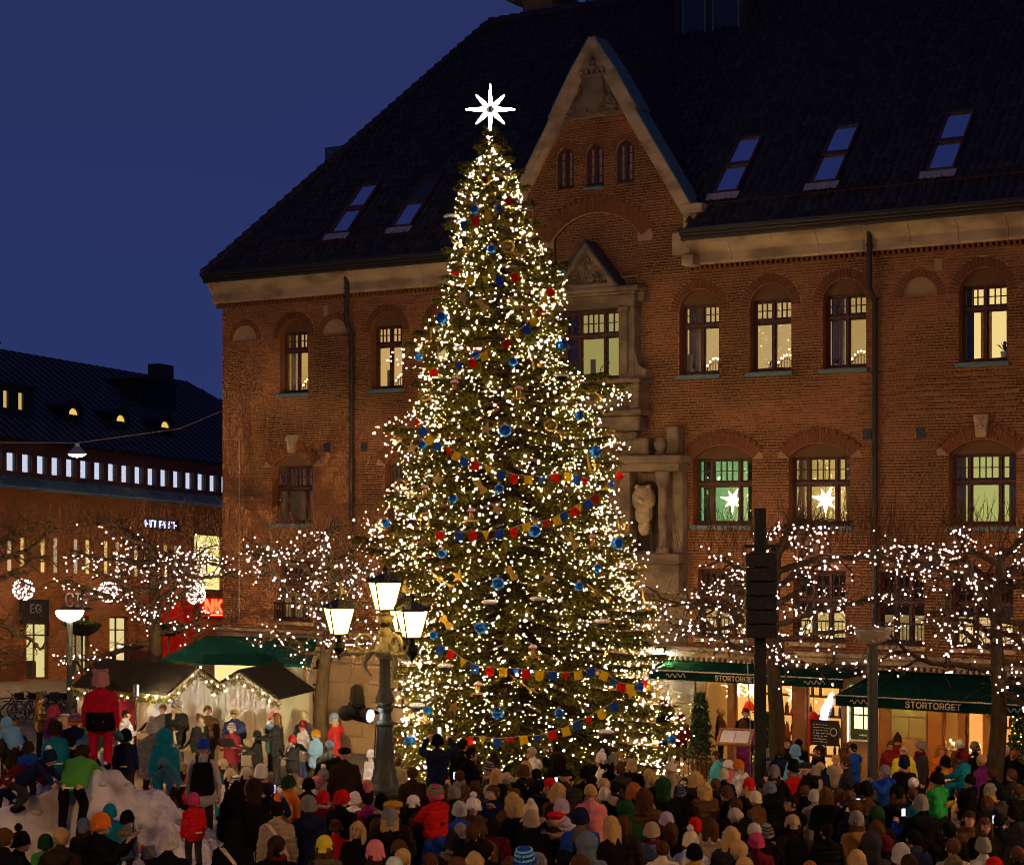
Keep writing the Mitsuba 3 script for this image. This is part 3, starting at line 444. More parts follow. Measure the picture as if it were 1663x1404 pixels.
  (11.72, 43.5, -0.04, 1.7, 93, 'h:brownhair', 'maroon', 'stand', '', 'L'),
  (-5.68, 25.5, 2.27, 1.39, 4, 'k:dustpink', 'redsuit', 'stand', 'hill', 'B'),
  (-6.53, 26.3, 2.07, 1.03, -40, 'b:redpink', 'purple', 'stand', 'hill', 'BR'),
  (-6.28, 25.4, 1.81, 1.13, 34, 'b:dkbrown', 'teal', 'stand', 'hill', 'BL'),
  (-6.25, 26.4, 1.95, 1.05, -3, 's:orange', 'navy', 'stand', 'hill', 'B'),
  (-5.94, 25.7, 2.01, 1.15, -34, 's:limeblack', 'tealgrey', 'bend', 'hill', 'BR'),
  (-6.55, 25.0, 1.76, 0.93, -7, 'b:dkbrown', 'blue', 'stand', 'hill', 'B'),
  (-5.82, 24.5, 1.58, 1.18, -1, 'h:dkbrown', 'greenpat', 'bend', 'hill', 'B'),
  (-5.44, 26.0, 1.8, 1.02, -1, 'b:black', 'navy', 'stand', 'hill', 'B'),
  (-5.94, 30.5, 1.05, 1.62, 0, 'p:lightgrey', 'grey', 'stand', 'hill', 'B'),
  (-5.68, 30.2, 1.17, 1.34, -4, 'o:teal', 'teal', 'stand', 'hill', 'B'),
  (-4.17, 24.2, 1.13, 1.02, 40, 'b:rosepink', 'red', 'stand', 'hill', 'BL'),
  (-5.14, 28.3, 1.38, 0.9, 43, 'b:tealgrey', 'tealgrey', 'bend', 'hill', 'BL'),
  (-6.95, 26.0, 2.1, 0.9, 43, 'b:ltblue', 'ltblue', 'bend', 'hill', 'BL'),
  (-6.81, 24.8, 1.64, 0.95, -42, 'h:dkbrown', 'dkmaroon', 'bend', 'hill', 'BR'),
  (-6.48, 24.4, 1.79, 0.9, -91, 'p:navy', 'navy', 'lie', 'hill', 'R'),
]
# the red brick building ---------------------------------------------------------------------
BB = thing("brick_building", "tall red brick building with stone gable, arched windows and steep dark tiled roof", "building")
CU, ULEN, ZE = 13.95, 28.1, 14.08          # gable axis, length, top of the brick wall
UP = [(2.97, 1.16), (6.6, 1.18), (8.74, 1.2), (17.22, 1.23), (19.35, 1.23), (21.46, 1.23), (25.17, 1.26)]
GR = [(2.9, 1.66), (7.35, 1.66), (10.2, 1.7), (17.92, 1.8), (20.75, 1.76), (25.15, 1.74)]
FI = [(2.95, 1.5), (7.35, 1.5), (10.2, 1.5), (17.92, 1.5), (20.75, 1.5), (23.0, 1.3), (25.15, 1.6)]
def open_up(c, w): return sg.Polygon([(c - w / 2, 11.2), (c + w / 2, 11.2)] + arcpts(c, 12.95, w / 2, 0, 180))
def seg(c, w, z0, zs, rise, n=12):
    h = w / 2; r = (h * h + rise * rise) / (2 * rise); a = math.degrees(math.asin(h / r))
    return sg.Polygon([(c - h, z0), (c + h, z0)] + arcpts(c, zs + rise - r, r, 90 - a, 90 + a, n)), r, a
openings = [open_up(c, w) for c, w in UP] + [seg(c, w, 7.08, 8.9, .36)[0] for c, w in GR] + [sg.box(c - w / 2, 4.0, c + w / 2, 5.9) for c, w in FI]
blind = [sg.Polygon([(c - .5, 12.95)] + arcpts(c, 12.95, .5, 0, 180)) for c in (.95, 4.62, 23.5)]
vents = [(4.25, 13.55, .2, .3, "room_dark"), (24.0, 13.6, .2, .3, "room_dark"), (4.3, 9.3, .26, .3, "lead_roof"), (5.75, 9.3, .26, .3, "lead_roof"), (22.1, 9.3, .26, .3, "lead_roof"), (23.55, 9.3, .26, .3, "lead_roof")]
gwin_ = []
wall = sg.box(0, 3.7, ULEN, ZE)
for o in openings: wall = wall.difference(o)
mw = wall
for b in blind: mw = mw.difference(b)
mw = mw.difference(sg.box(CU - .99, 11.16, CU + .99, 13.13))
w = MB(); w.prism(mw, .0, .5)
for b in blind: w.prism(b, .1, .5)
w.box(0, ULEN, 3.3, 10.0, -1, 3.7); w.box(0, ULEN, 0.02, 3.3, 3.3, 3.7); w.box(-.0, .5, .5, 17, 3.7, ZE); w.box(ULEN - .5, ULEN, .5, 17, 3.7, ZE); w.box(.5, ULEN - .5, 16.5, 17, 3.7, ZE)
w.put("wall", "mortar", BB, TB)
for o in openings + gwin_: MB().prism(o.difference(o.buffer(-.012)), -.002, .26).put("reveal", "brick_1", BB, TB)
# gable wall: stands 0.3 m forward of the facade
GP = -.05
def gable_hw(z):
    return 3.0 if z < 15.9 else (3.0 - (z - 15.9) / (18.7 - 15.9) * 1.72 if z < 18.7 else 1.28 * (21.15 - z) / 2.45)
gpoly = sg.Polygon([(CU - 3, 14.0), (CU + 3, 14.0), (CU + 3, 15.9), (CU + 1.28, 18.7), (CU, 20.8), (CU - 1.28, 18.7), (CU - 3, 15.9)])
gwin = [sg.Polygon([(c - .29, 16.68), (c + .29, 16.68), (c + .29, 17.6)] + arcpts(c, 17.6, .29, 0, 180, 8)) for c in (CU - .98, CU, CU + .98)]
bigarch, bR, bA = seg(CU, 2.75, 14.0, 15.3, .62)
orielw = sg.box(CU - 1.15, 10.75, CU + 1.15, 13.2)
gw = gpoly
for g in gwin + [bigarch, orielw]: gw = gw.difference(g)
w = MB(); w.prism(gw, GP, .02); w.prism(bigarch.difference(orielw), .1, .4)
for g in gwin: w.prism(g, .1, .5)
w.put("gable_wall", "mortar", BB, TB)
# bricks: stretcher and header courses proud of the mortar, joined; the largest 300 as parts of their own
def intervals(poly, z, lo, hi):
    l = poly.intersection(sg.LineString([(lo, z), (hi, z)]))
    return [(g.bounds[0], g.bounds[2]) for g in getattr(l, "geoms", [l]) if not g.is_empty and g.length > .02]
rings = [sg.Polygon(arcpts(c, 12.95, w_ / 2 + .27, 0, 180)) for c, w_ in UP] + [sg.Polygon(arcpts(c, 12.95, .72, 0, 180)) for c in (.95, 4.62, 23.5)]
for c, w_ in GR: rings.append(seg(c, w_ + .62, 8.9, 8.95, .7)[0])
bwall = mw
for r_ in rings: bwall = bwall.difference(r_)
bwall = bwall.difference(sg.box(CU - 3, 14.0, CU + 3, 20)).difference(sg.box(CU - 1.5, 3, CU + 1.5, 13.7)).difference(sg.box(CU - 2.8, 3, CU + 2.8, 8.5))
for u_, z_, a_, b_, m_ in vents: bwall = bwall.difference(sg.box(u_ - a_ / 2, z_, u_ + a_ / 2, z_ + b_))
barch = seg(CU, 3.7, 15.0, 15.25, .92)[0].difference(bigarch)
gb = gw.difference(barch).difference(sg.box(CU - 3, 18.6, CU + 3, 22))
for g in gwin: gb = gb.difference(g.buffer(.0))
shapely.prepare(bwall); shapely.prepare(gb)
TONES = np.array([(.235, .089, .034), (.21, .076, .03), (.26, .1, .038), (.185, .066, .028), (.22, .09, .036)])
singles = []
def course(polys, v, z0, z1, lo, hi, out, big):
    z, i = z0, 0
    while z < z1 - .02:
        L = .262 if i % 2 else .131; off = .0655 * ((i // 2) % 2) + (.0655 if i % 2 else 0)
        for a, b in intervals(polys, z + .033, lo, hi):
            s = math.floor((a - off) / L) * L + off; n = int((b - s) / L) + 1
            x0 = np.maximum(s + L * np.arange(n) + .008, a); x1 = np.minimum(s + L * np.arange(n) + L - .008, b); ok = x1 - x0 > .03
            out.append(np.stack([x0[ok], x1[ok], np.full(ok.sum(), z), np.full(ok.sum(), v)], 1))
        z += .077; i += 1
out = []; course(bwall, 0, 3.72, ZE - .02, 0, ULEN, out, 0); course(gb, GP, 14.02, 20.5, CU - 3, CU + 3, out, 0); course(bigarch.difference(orielw), .1, 14.02, 16, CU - 2, CU + 2, out, 0)
bk = np.vstack(out)
big = np.where((bk[:, 1] - bk[:, 0] > .24) & (bk[:, 0] > 21.8) & (bk[:, 1] < 26.2) & (bk[:, 2] > 9.95) & (bk[:, 2] < 11.1))[0][:300]
rest = np.setdiff1d(np.arange(len(bk)), big); b = bk[rest]
pr = .01 + .006 * NR.rand(len(b)); zz = b[:, 2] + .002 * NR.randn(len(b))
bv = np.stack([np.stack([b[:, i], b[:, 3] - p_, zz + h_], 1) for i, p_, h_ in ((0, 0, 0), (1, 0, 0), (1, 0, .058), (0, 0, .058), (0, pr, 0), (1, pr, 0), (1, pr, .058), (0, pr, .058))], 1)
bf = (np.array([[0, 4, 5], [0, 5, 1], [1, 5, 6], [1, 6, 2], [2, 6, 7], [2, 7, 3], [3, 7, 4], [3, 4, 0], [4, 6, 5], [4, 7, 6]])[None, :, ::-1] + 8 * np.arange(len(b))[:, None, None]).reshape(-1, 3)
stain = meshkit.fbm(np.stack([b[:, 0] * .5, b[:, 2] * .7, b[:, 2] * 0], 1), 3)[:, None]
bc = TONES[NR.randint(0, 5, len(b))] * (.82 + .25 * NR.rand(len(b), 1)) * (.25 + 1.55 * stain)
put("brickwork", prim(bv.reshape(-1, 3), bf), "brick_vc", BB, TB, kind="stuff", color=np.repeat(bc, 8, 0))
q = MB().box(0, .25, -.014, 0, 0, .065); qb = mikit.ply(q.get(), "brick_0"); WL = BB + "__wall"
for i in big:
    x0, x1, z, v = bk[i]; put("brick", qb, f"brick_{NR.randint(0, 4)}", WL, ftm(x0, v, z, 0, ((x1 - x0) / .25, 1, 1)))
# arches of brick on edge, with dentils
def ring(cu, cz, r0, r1, a0, a1, v0, v1, n, dent=None):
    m = MB()
    for i in range(n):
        t0, t1 = (a0 + (a1 - a0) * (i + .1) / n, a0 + (a1 - a0) * (i + .9) / n); e = .012 * (i % 3 - 1)
        m.prism(sg.Polygon(arcpts(cu, cz, r0, t0, t1, 1) + arcpts(cu, cz, r1, t1, t0, 1)), v0 + e * .3, v1)
        if dent and i % 2 == 0: m.prism(sg.Polygon(arcpts(cu, cz, r1, t0, t1, 1) + arcpts(cu, cz, r1 + dent, t1, t0, 1)), v0 - .05, v1)
    return m
for c, w_ in UP: ring(c, 12.95, w_ / 2 + .01, w_ / 2 + .25, 0, 180, -.03, .1, 24).put("window_arch", "brick_3", BB, TB)
for c in (.95, 4.62, 23.5): ring(c, 12.95, .5, .7, 0, 180, -.025, .1, 22).put("blind_arch", "brick_1", BB, TB)
for c, w_ in GR:
    p_, r_, a_ = seg(c, w_, 7.08, 8.9, .36); cz = 9.26 - r_
    ring(c, cz, r_ + .01, r_ + .3, 90 - a_ - 1.5, 90 + a_ + 1.5, -.03, .1, 26, .1).put("window_arch", "brick_1", BB, TB)
    ring(c, cz, r_ + .31, r_ + .38, 90 - a_ - 2, 90 + a_ + 2, -.06, .1, 14).put("window_arch", "brick_3", BB, TB)
cz = 15.92 - bR; ring(CU, cz, bR + .02, bR + .4, 90 - bA - 6, 90 + bA + 6, GP - .03, GP + .1, 44, .1).put("great_arch", "brick_1", BB, TB)
for g, c in zip(gwin, (CU - .98, CU, CU + .98)): ring(c, 17.6, .3, .46, 0, 180, GP - .02, GP + .1, 12).put("window_arch", "brick_1", BB, TB)
for u_, z_, a_, b_, m_ in vents:
    m = MB().box(u_ - a_ / 2, u_ + a_ / 2, -.01 if m_ != "room_dark" else .05, .2, z_, z_ + b_, .01)
    if m_ != "room_dark":
        for k in range(5): m.box(u_ - a_ / 2 + .02, u_ + a_ / 2 - .02, -.025, -.01, z_ + .03 + k * .05, z_ + .05 + k * .05)
    m.put("vent", m_, BB, TB)
def carved(m, u0, u1, z0, z1, v, n, seed, hw=None):
    rr = random.Random(seed)
    for i in range(n):
        u, z = rr.uniform(u0, u1), rr.uniform(z0, z1)
        if hw and abs(u - (u0 + u1) / 2) > hw(z): continue
        r = rr.uniform(.06, .15); a = [(u + r * (1 - t / 14) * math.cos(t * .7 + i), v - .03 - .02 * math.sin(t), z + r * (1 - t / 14) * math.sin(t * .7 + i)) for t in range(13)]
        m.tube(a, .035, 5)
for u_ in (2.95, 25.15):
    m = MB(); m.prism(sg.Polygon([(u_ - .12, 9.3), (u_ + .12, 9.3), (u_ + .19, 9.88), (u_ - .19, 9.88)]), -.14, .1); carved(m, u_ - .07, u_ + .07, 9.4, 9.8, -.14, 5, 3); m.put("keystone", "stone", BB, TB)
# eaves: gutter, stone frieze in blocks, dentil course
for a, b in ((-.3, CU - 3.05), (CU + 3.05, ULEN + .3)):
    n = int((b - a) / 1.25); L = (b - a) / n
    for i in range(n):
        x0, x1 = a + i * L + .006, a + (i + 1) * L - .006
        pf = sg.Polygon([(-.1 - .002 * (i % 2), 14.2), (-.16, 14.25), (-.16, 14.5), (-.22, 14.55), (-.4, 14.75), (-.42, 14.85), (.1, 14.85), (.1, 14.2)])
        m = trimesh.creation.extrude_polygon(pf, x1 - x0, engine="earcut"); qv = np.array(m.vertices)
        put("frieze_stone", prim(np.stack([x0 + qv[:, 2], qv[:, 0], qv[:, 1]], -1), m.faces), "stone", BB, TB)
    m = MB(); k = a + .1
    while k < b: m.box(k, k + .075, -.09, .02, 14.09, 14.19); k += .15
    m.box(a + .05, b - .05, -.06, .02, 14.05, 14.09); m.put("dentil_course", "brick_1", BB, TB)
    m = MB()
    for y0, y1, z0, z1 in ((-.52, -.3, 14.84, 14.95), (-.6, -.35, 14.95, 15.03), (-.68, -.5, 15.03, 15.16)): m.box(a - .1, b + .05, y0, y1, z0, z1, .02)
    m.put("gutter", "gutter", BB, TB)
for u_ in (5.35, 22.35):
    m = MB(); m.tube([(u_ - .1, -.5, 15.0), (u_ - .1, -.3, 14.8), (u_ - .1, -.24, 14.5), (u_ - .1, -.24, 13.2), (u_, -.12, 12.95), (u_, -.12, 9), (u_, -.12, 3.8)], .075, 8)
    for z_ in (14.3, 12.9, 11, 9, 7, 5): m.lathe([(.1, 0), (.1, .06)], 8, (u_ - (.1 if z_ > 13 else 0), -.24 if z_ > 13 else -.12, z_))
    m.put("downpipe", "gutter", BB, TB)
m = MB(); m.box(CU + 3.0, CU + 3.35, -.55, .1, 14.15, 14.45, .02); m.box(CU + 2.6, CU + 3.15, GP - .3, .1, 14.5, 15.1, .03); m.put("corner_stone", "stone", BB, TB)
m = MB(); m.box(CU - 3.35, CU - 3.0, -.55, .1, 14.15, 14.45, .02); m.box(CU - 3.15, CU - 2.6, GP - .3, .1, 14.5, 15.1, .03); m.put("corner_stone", "stone", BB, TB)
# gable coping of stone blocks, copper on its back, relief in the top
for s in (-1, 1):
    segs = [((3.05, 15.85), (2.45, 16.82)), ((2.45, 16.82), (1.88, 17.75)), ((1.88, 17.75), (1.3, 18.68)), ((1.38, 18.68), (.7, 19.85)), ((.7, 19.85), (.0, 20.86))]
    for i, ((a, z0), (b, z1)) in enumerate(segs):
        d = np.array([b - a, z1 - z0]); d /= np.linalg.norm(d); nn = np.array([d[1], -d[0]])   # outwards
        if nn[0] < 0: nn = -nn
        t = .3 if i < 3 else .36
        A, B = np.array([a, z0]) + d * .008, np.array([b, z1]) - d * .008
        def qd(o0, o1): return sg.Polygon([(CU + s * p[0], p[1]) for p in (A + nn * o0, B + nn * o0, B + nn * o1, A + nn * o1)])
        m = MB(); m.prism(qd(-t, .06), GP - .12, .2); m.prism(qd(-t * .45, .09), GP - .2, .2); m.put("coping_stone", "stone", BB, TB)
        MB().prism(qd(.07, .1), GP - .21, .55).put("coping_cover", "copper", BB, TB)
    m = MB(); m.box(CU + s * 3.2 - .36, CU + s * 3.2 + .3, GP - .25, .3, 15.62, 15.88, .03); m.box(CU + s * 3.05 - .2, CU + s * 3.05 + .22, GP - .12, .3, 15.1, 15.62, .03); m.put("kneeler_stone", "stone", BB, TB)
m = MB(); m.prism(sg.Polygon([(CU - 1.15, 18.66), (CU + 1.15, 18.66), (CU, 20.6)]), GP - .03, .02)
carved(m, CU - 1.1, CU + 1.1, 18.75, 20.6, GP - .03, 80, 5, lambda z: (20.75 - z) * .48)
m.put("gable_relief", "stone_dark", BB, TB)
m = MB(); m.prism(sg.Polygon([(CU - .34, 19.75), (CU + .34, 19.75), (CU + .34, 19.0), (CU, 18.75), (CU - .34, 19.0)]), GP - .16, GP); m.box(CU - .42, CU + .42, GP - .18, GP, 19.75, 19.86, .02)
for k in range(5): m.box(CU - .4 + k * .17, CU - .29 + k * .17, GP - .2, GP, 19.86, 19.98, .02)
m.tube([(CU, GP - .15, 19.95 + .08 * i) for i in range(6)], [.1, .13, .08, .11, .06, .03], 8); m.put("carved_shield", "stone_dark", BB, TB)
m = MB(); m.box(CU - .32, CU + .32, GP - .14, .1, 16.58, 16.66, .015); m.put("sill", "copper", BB, TB)
# windows
def bars(m, u0, u1, z0, z1, v, nx, nz, t=.025, d=.03):
    for i in range(1, nx): x = u0 + (u1 - u0) * i / nx; m.box(x - t / 2, x + t / 2, v - d, v + d, z0, z1)
    for i in range(1, nz): z = z0 + (z1 - z0) * i / nz; m.box(u0, u1, v - d * .9, v + d * .9, z - t / 2, z + t / 2)
def frame_ring(m, u0, u1, z0, z1, v0, v1, t):
    m.box(u0, u0 + t, v0, v1, z0, z1, .008); m.box(u1 - t, u1, v0, v1, z0, z1, .008); m.box(u0 + t, u1 - t, v0, v1, z0, z0 + t, .008); m.box(u0 + t, u1 - t, v0, v1, z1 - t, z1, .008)
def window(c, w, z0, z1, v, cols, ztr, upnx, tym=None, sill="copper", wood="window_wood"):
    "cols: widths of the lights; ztr: transom height; upper lights have small panes"
    W = key("window", BB); u0, u1 = c - w / 2 + .0, c + w / 2; m = MB()
    frame_ring(m, u0, u1, z0, z1, v, v + .1, .07)
    x = u0 + .07; tot = sum(cols); span = w - .14 - .06 * (len(cols) - 1); lights = []
    for i, cw in enumerate(cols):
        x1 = x + span * cw / tot; lights.append((x, x1)); x = x1 + .06
        if i < len(cols) - 1: m.box(x1, x1 + .06, v - .02, v + .1, z0 + .07, z1 - .07)
    if ztr: m.box(u0 + .07, u1 - .07, v - .035, v + .1, ztr - .05, ztr + .05, .01)
    for i, (a, b) in enumerate(lights):
        for lo, hi in ((z0 + .07, ztr - .05), (ztr + .05, z1 - .07)) if ztr else ((z0 + .07, z1 - .07),):
            frame_ring(m, a, b, lo, hi, v + .02, v + .07, .045)
            if ztr and lo > ztr: bars(m, a + .045, b - .045, lo + .045, hi - .045, v + .045, upnx[i], 2)
    scene[W] = mikit.ply(m.get(), wood); scene[W]["to_world"] = T4(TB.tolist())
    for a, b in lights:
        for lo, hi in ((z0 + .07, ztr - .05), (ztr + .05, z1 - .07)) if ztr else ((z0 + .07, z1 - .07),):
            pm = prim([(a, v + .045, lo), (b, v + .045, lo), (b, v + .045, hi), (a, v + .045, hi)], [[0, 1, 2], [0, 2, 3]]); put("pane", pm, "pane", W, TB)
    if sill: m = MB(); m.prism(sg.Polygon([(c - w / 2 - .06, z0 - .12), (c + w / 2 + .06, z0 - .12), (c + w / 2 + .06, z0 - .02), (c - w / 2 - .06, z0 - .02)]), -.13, v); put("sill", m.get(), sill, W, TB)
    if tym is not None: MB().prism(tym, v - .1, v + .1).put("tympanum", "tympanum", W, TB)
    return W, lights
def room(c, w, z0, z1, v, col, depth=1.1, wallmat="room_wall"):
    m = MB(); u0, u1, za, zb = c - w / 2 - .85, c + w / 2 + .15, z0 - .35, z1 + .25
    m.add([(u0, v, za), (u1, v, za), (u1, v + depth, za), (u0, v + depth, za), (u0, v, zb), (u1, v, zb), (u1, v + depth, zb), (u0, v + depth, zb)], [[0, 1, 2], [0, 2, 3], [4, 6, 5], [4, 7, 6], [0, 3, 7], [0, 7, 4], [1, 6, 2], [1, 5, 6]])
    r = m.put("room", wallmat, BB, TB)
    f = prim([(u0, v + depth - .01, za), (u1, v + depth - .01, za), (u1, v + depth - .01, zb), (u0, v + depth - .01, zb)], [[0, 1, 2], [0, 2, 3]])
    put("lit_wall", f, "room_wall", r, TB, emit=col, weight=.25)
    return r
def curtain(u0, u1, z0, z1, v, par, m_="curtain"):
    n = 14; x = np.linspace(u0, u1, n); y = v + .03 * np.sin(np.arange(n) * 2.1)
    vv = np.concatenate([np.stack([x, y, np.full(n, z0)], 1), np.stack([x, y, np.full(n, z1)], 1)]); f = [[i, i + 1, n + i + 1] for i in range(n - 1)] + [[i, n + i + 1, n + i] for i in range(n - 1)]
    put("curtain", prim(vv, f), m_, par, TB)
def candle_arch(u, z, v, s=1.0):
    k = thing("candle_arch", f"lit candle arch in {CANDLE_AT.pop(0)}", "candle arch", "candle arches in the upper windows")
    m = MB(); m.box(-.25, .25, -.04, .04, 0, .03); m.tube([(x, 0, .05 + .2 * (1 - (x / .25) ** 2)) for x in np.linspace(-.24, .24, 9)], .012, 5); b = MB()
    for x in np.linspace(-.24, .24, 7):
        h = .05 + .2 * (1 - (x / .25) ** 2); m.tube([(x, 0, 0), (x, 0, h + .06)], .012, 5); b.ball((x, 0, h + .1), .026, 1)
    M = ftm(u, v, z, 0, s); m.put("holder", "wood_warm", k, M); b.put("flame_bulb", "bulb", k, M, emit=(14, 9, 3.6), weight=.4)
CANDLE_AT = ["the first upper window from the left corner", "the second upper window from the left corner", "the upper window nearest the gable on its right", "the middle one of the three upper windows right of the gable", "the upper window left of the right downpipe"]
def pot_plant(u, z, v, lab, s=1.0, par=None):
    k = thing("potted_plant", lab, "plant"); m = MB(); m.lathe([(0, 0), (.06, 0), (.08, .13), (.07, .13), (.0, .1)], 10); M = ftm(u, v, z, 0, s); m.put("pot", "white_paint", k, M); l = MB(); rr = random.Random(int(u * 100))
    for i in range(16):
        a = rr.uniform(0, 6.3); e = rr.uniform(.5, 1.4); L = rr.uniform(.15, .4); d = np.array([math.cos(a) * math.cos(e), math.sin(a) * math.cos(e), math.sin(e)]); s_ = np.array([-math.sin(a), math.cos(a), 0]) * .03
        p0 = np.array([0, 0, .12]); p1 = p0 + d * L * .6; p2 = p0 + d * L + np.array([0, 0, -.08])
        l.add([p0, p1 + s_, p1 - s_, p2], [[0, 2, 1], [1, 2, 3]])
    l.put("leaf_tuft", "leaf", k, M)
WARM = [(.4, .26, .07), (.5, .33, .11), (.5, .34, .12), (.42, .3, .11), (.40, .29, .115), (.34, .24, .07), (.85, .66, .25)]
for i, (c, w_) in enumerate(UP):
    op = open_up(c, w_).intersection(sg.box(0, 13.15, 40, 14)); W, li = window(c, w_ - .0, 11.2, 13.17, .24, [1, 1], 12.57, [3, 3], op)
    room(c, w_, 11.2, 13.2, .5, WARM[i])
    zs = 11.3
    if i in (0, 1, 3, 4, 5): candle_arch(c + .3, zs, .42, 1.05)
    if i in (3, 5): curtain(c - .58, c - .22, 11.1, 13.3, .55, W)
    if i == 0: curtain(c - .1, c + .7, 11.1, 12.6, 1.2, W, "room_dark"); curtain(c - .6, c - .4, 11.1, 13.1, .6, W)
    if i == 6: curtain(c - .62, c - .42, 11.1, 13.3, .55, W, "leaf"); curtain(c - .3, c - .02, 11.1, 12.6, .75, W, "flag_yellow"); pot_plant(c + .42, 11.28, .45, "leafy pot plant on the sill of the upper window right of the downpipe", 1.5)
pot_plant(UP[3][0] - .45, 11.28, .42, "small green pot plant behind the upper window nearest the gable", .8)
pot_plant(UP[4][0] - .2, 11.28, .42, "low pot plant left of the candle arch in the middle upper window", .7)
pot_plant(UP[5][0] - .4, 11.28, .42, "pale flower pot in the upper window beside the downpipe", .6)
GC = [(.012, .009, .006), (.01, .008, .006), (.02, .015, .01), (.006, .25, .1), (.22, .2, .06), (.36, .4, .12)]
for i, (c, w_) in enumerate(GR):
    P, r_, a_ = seg(c, w_, 7.08, 8.9, .36); W, li = window(c, w_, 7.08, 8.93, .26, [1, 2, 1], 8.2, [2, 4, 2], P.intersection(sg.box(0, 8.9, 40, 10)))
    room(c, w_, 7.08, 8.95, .5, GC[i], 1.1, "room_wall")
    if i > 2: curtain(c - .85, c - .62, 6.9, 9, .6, W, "leaf" if i == 3 else "curtain"); curtain(c + .5, c + .8, 6.9, 9, .6, W, "leaf" if i == 3 else "curtain")
def star_lamp(M, label, n=9, r=.36, emit=(16, 11, 5), grp=None, wt=.6, ribs=False):
    k = thing("star_lamp", label, "star lamp", grp); rr = random.Random(n); v, f = [], []; m = MB()
    for i in range(n):
        a = 2 * math.pi * i / n + .2; L = r * (1 if i % 2 else .72)
        t = np.array([math.cos(a) * L, 0, math.sin(a) * L]); s_ = np.array([-math.sin(a), 0, math.cos(a)]) * r * .16; y = np.array([0, r * .16, 0]); o = np.array([math.cos(a), 0, math.sin(a)]) * r * .2
        m.add([t, o + s_, o - y, o - s_, o + y], [[0, 1, 2], [0, 2, 3], [0, 3, 4], [0, 4, 1]])
    m.ball((0, 0, 0), r * .26, 1); m.put("paper_ray", "bulb", k, M, emit=emit, weight=wt); MB().tube([(0, 0, r * .2), (0, 0, r + .5)], .006, 4).put("cord", "cable", k, M)
star_lamp(ftm(GR[3][0] + .1, .45, 7.75), "glowing paper star hanging in the green-lit arched window", 7, .4)
star_lamp(ftm(GR[4][0] + .0, .45, 7.75), "glowing paper star in the arched window with the yellow room", 7, .46)
for i, (c, w_) in enumerate(FI):
    W, li = window(c, w_, 4.0, 5.85, .25, [1, 1, 1], 5.1, [2, 2, 2], None, "stone")
    room(c, w_, 4.0, 5.85, .5, [(.1, .07, .03), (.1, .07, .03), (.1, .07, .03), (.5, .34, .12), (.55, .4, .14), (.2, .14, .05), (.65, .45, .18)][i])
    curtain(c - w_ / 2 - .1, c + w_ / 2 + .1, 4.75, 6.1, .42, W, 'room_dark')
    m = MB()
    for k in range(13): u_ = c - w_ / 2 + w_ * (k + .5) / 13; m.tube([(u_, -.1, 4.0), (u_, -.1, 4.55)], .012, 5)
    m.bar((c - w_ / 2, -.1, 4.56), (c + w_ / 2, -.1, 4.56), .04); m.put("railing", "dark_iron", W, TB)
for g, c in zip(gwin, (CU - .98, CU, CU + .98)): window(c, .58, 16.68, 17.85, .02, [1, 1], None, [], None, None); m = MB(); bars(m, c - .25, c + .25, 16.7, 17.8, .05, 2, 4, .02, .02); m.put("glazing_bar", "window_wood", BB, TB)
# oriel: balcony, pilasters, window, entablature and pediment
OV = -.5
ORI = key("oriel", BB); m = MB()
m.box(CU - 1.5, CU + 1.5, OV, 0, 13.15, 13.5, .02); m.box(CU - 1.58, CU + 1.58, OV - .08, 0, 13.5, 13.58, .02); m.box(CU - 1.7, CU + 1.7, OV - .18, 0, 13.58, 13.72, .03)
for s in (-1, 1):
    a, b = sorted((CU + s * .98, CU + s * 1.48)); m.box(a, b, OV + .06, 0, 11.15, 13.15, .02); a, b = sorted((CU + s * 1.05, CU + s * 1.3)); m.box(a, b, OV - .03, OV + .06, 11.3, 13.0, .02); m.box(a - .04, b + .04, OV - .07, OV + .06, 13.0, 13.15, .02)
    m.box(CU + s * 1.6 - .1, CU + s * 1.6 + .1, -.3, 0, 13.3, 13.58, .02)
scene[ORI] = mikit.ply(m.get(), "stone_dark"); scene[ORI]["to_world"] = T4(TB.tolist())
m = MB(); ped = sg.Polygon([(CU - 1.02, 13.72), (CU + 1.02, 13.72), (CU, 15.0)]); ins = sg.Polygon([(CU - .78, 13.82), (CU + .78, 13.82), (CU, 14.78)])
m.prism(ped.difference(ins), OV - .15, 0); m.prism(ins, OV + .05, 0); carved(m, CU - .7, CU + .7, 13.9, 14.6, OV + .04, 34, 9, lambda z: (14.7 - z) * .75); m.put("pediment", "stone_dark", ORI, TB)
m = MB(); m.prism(sg.Polygon([(CU - 1.1, 13.73), (CU - 1.02, 13.73), (CU, 15.01), (CU + 1.02, 13.73), (CU + 1.1, 13.73), (CU, 15.1)]), OV - .17, 0); m.put("pediment_cover", "lead_roof", ORI, TB)
m = MB(); m.box(CU - 1.8, CU + 1.8, OV - .2, 0, 11.02, 11.15, .03); m.box(CU - 1.72, CU + 1.72, OV - .12, OV, 10.28, 11.02, .02); m.box(CU - 1.72, CU + 1.72, OV, 0, 10.28, 11.02)
for s in (-1, 1):
    m.box(CU + s * 1.08 - .13, CU + s * 1.08 + .13, OV - .2, OV - .1, 10.28, 11.02, .03); m.box(CU + s * 1.6 - .15, CU + s * 1.6 + .15, OV - .2, OV - .1, 10.28, 11.02, .03)
    m.prism(sg.Polygon([(CU + s * a, z) for a, z in ((1.45, 11.15), (1.82, 11.15), (1.82, 11.4), (1.7, 11.42), (1.58, 11.55), (1.52, 11.8), (1.45, 11.9))]).buffer(0), OV + .1, 0)
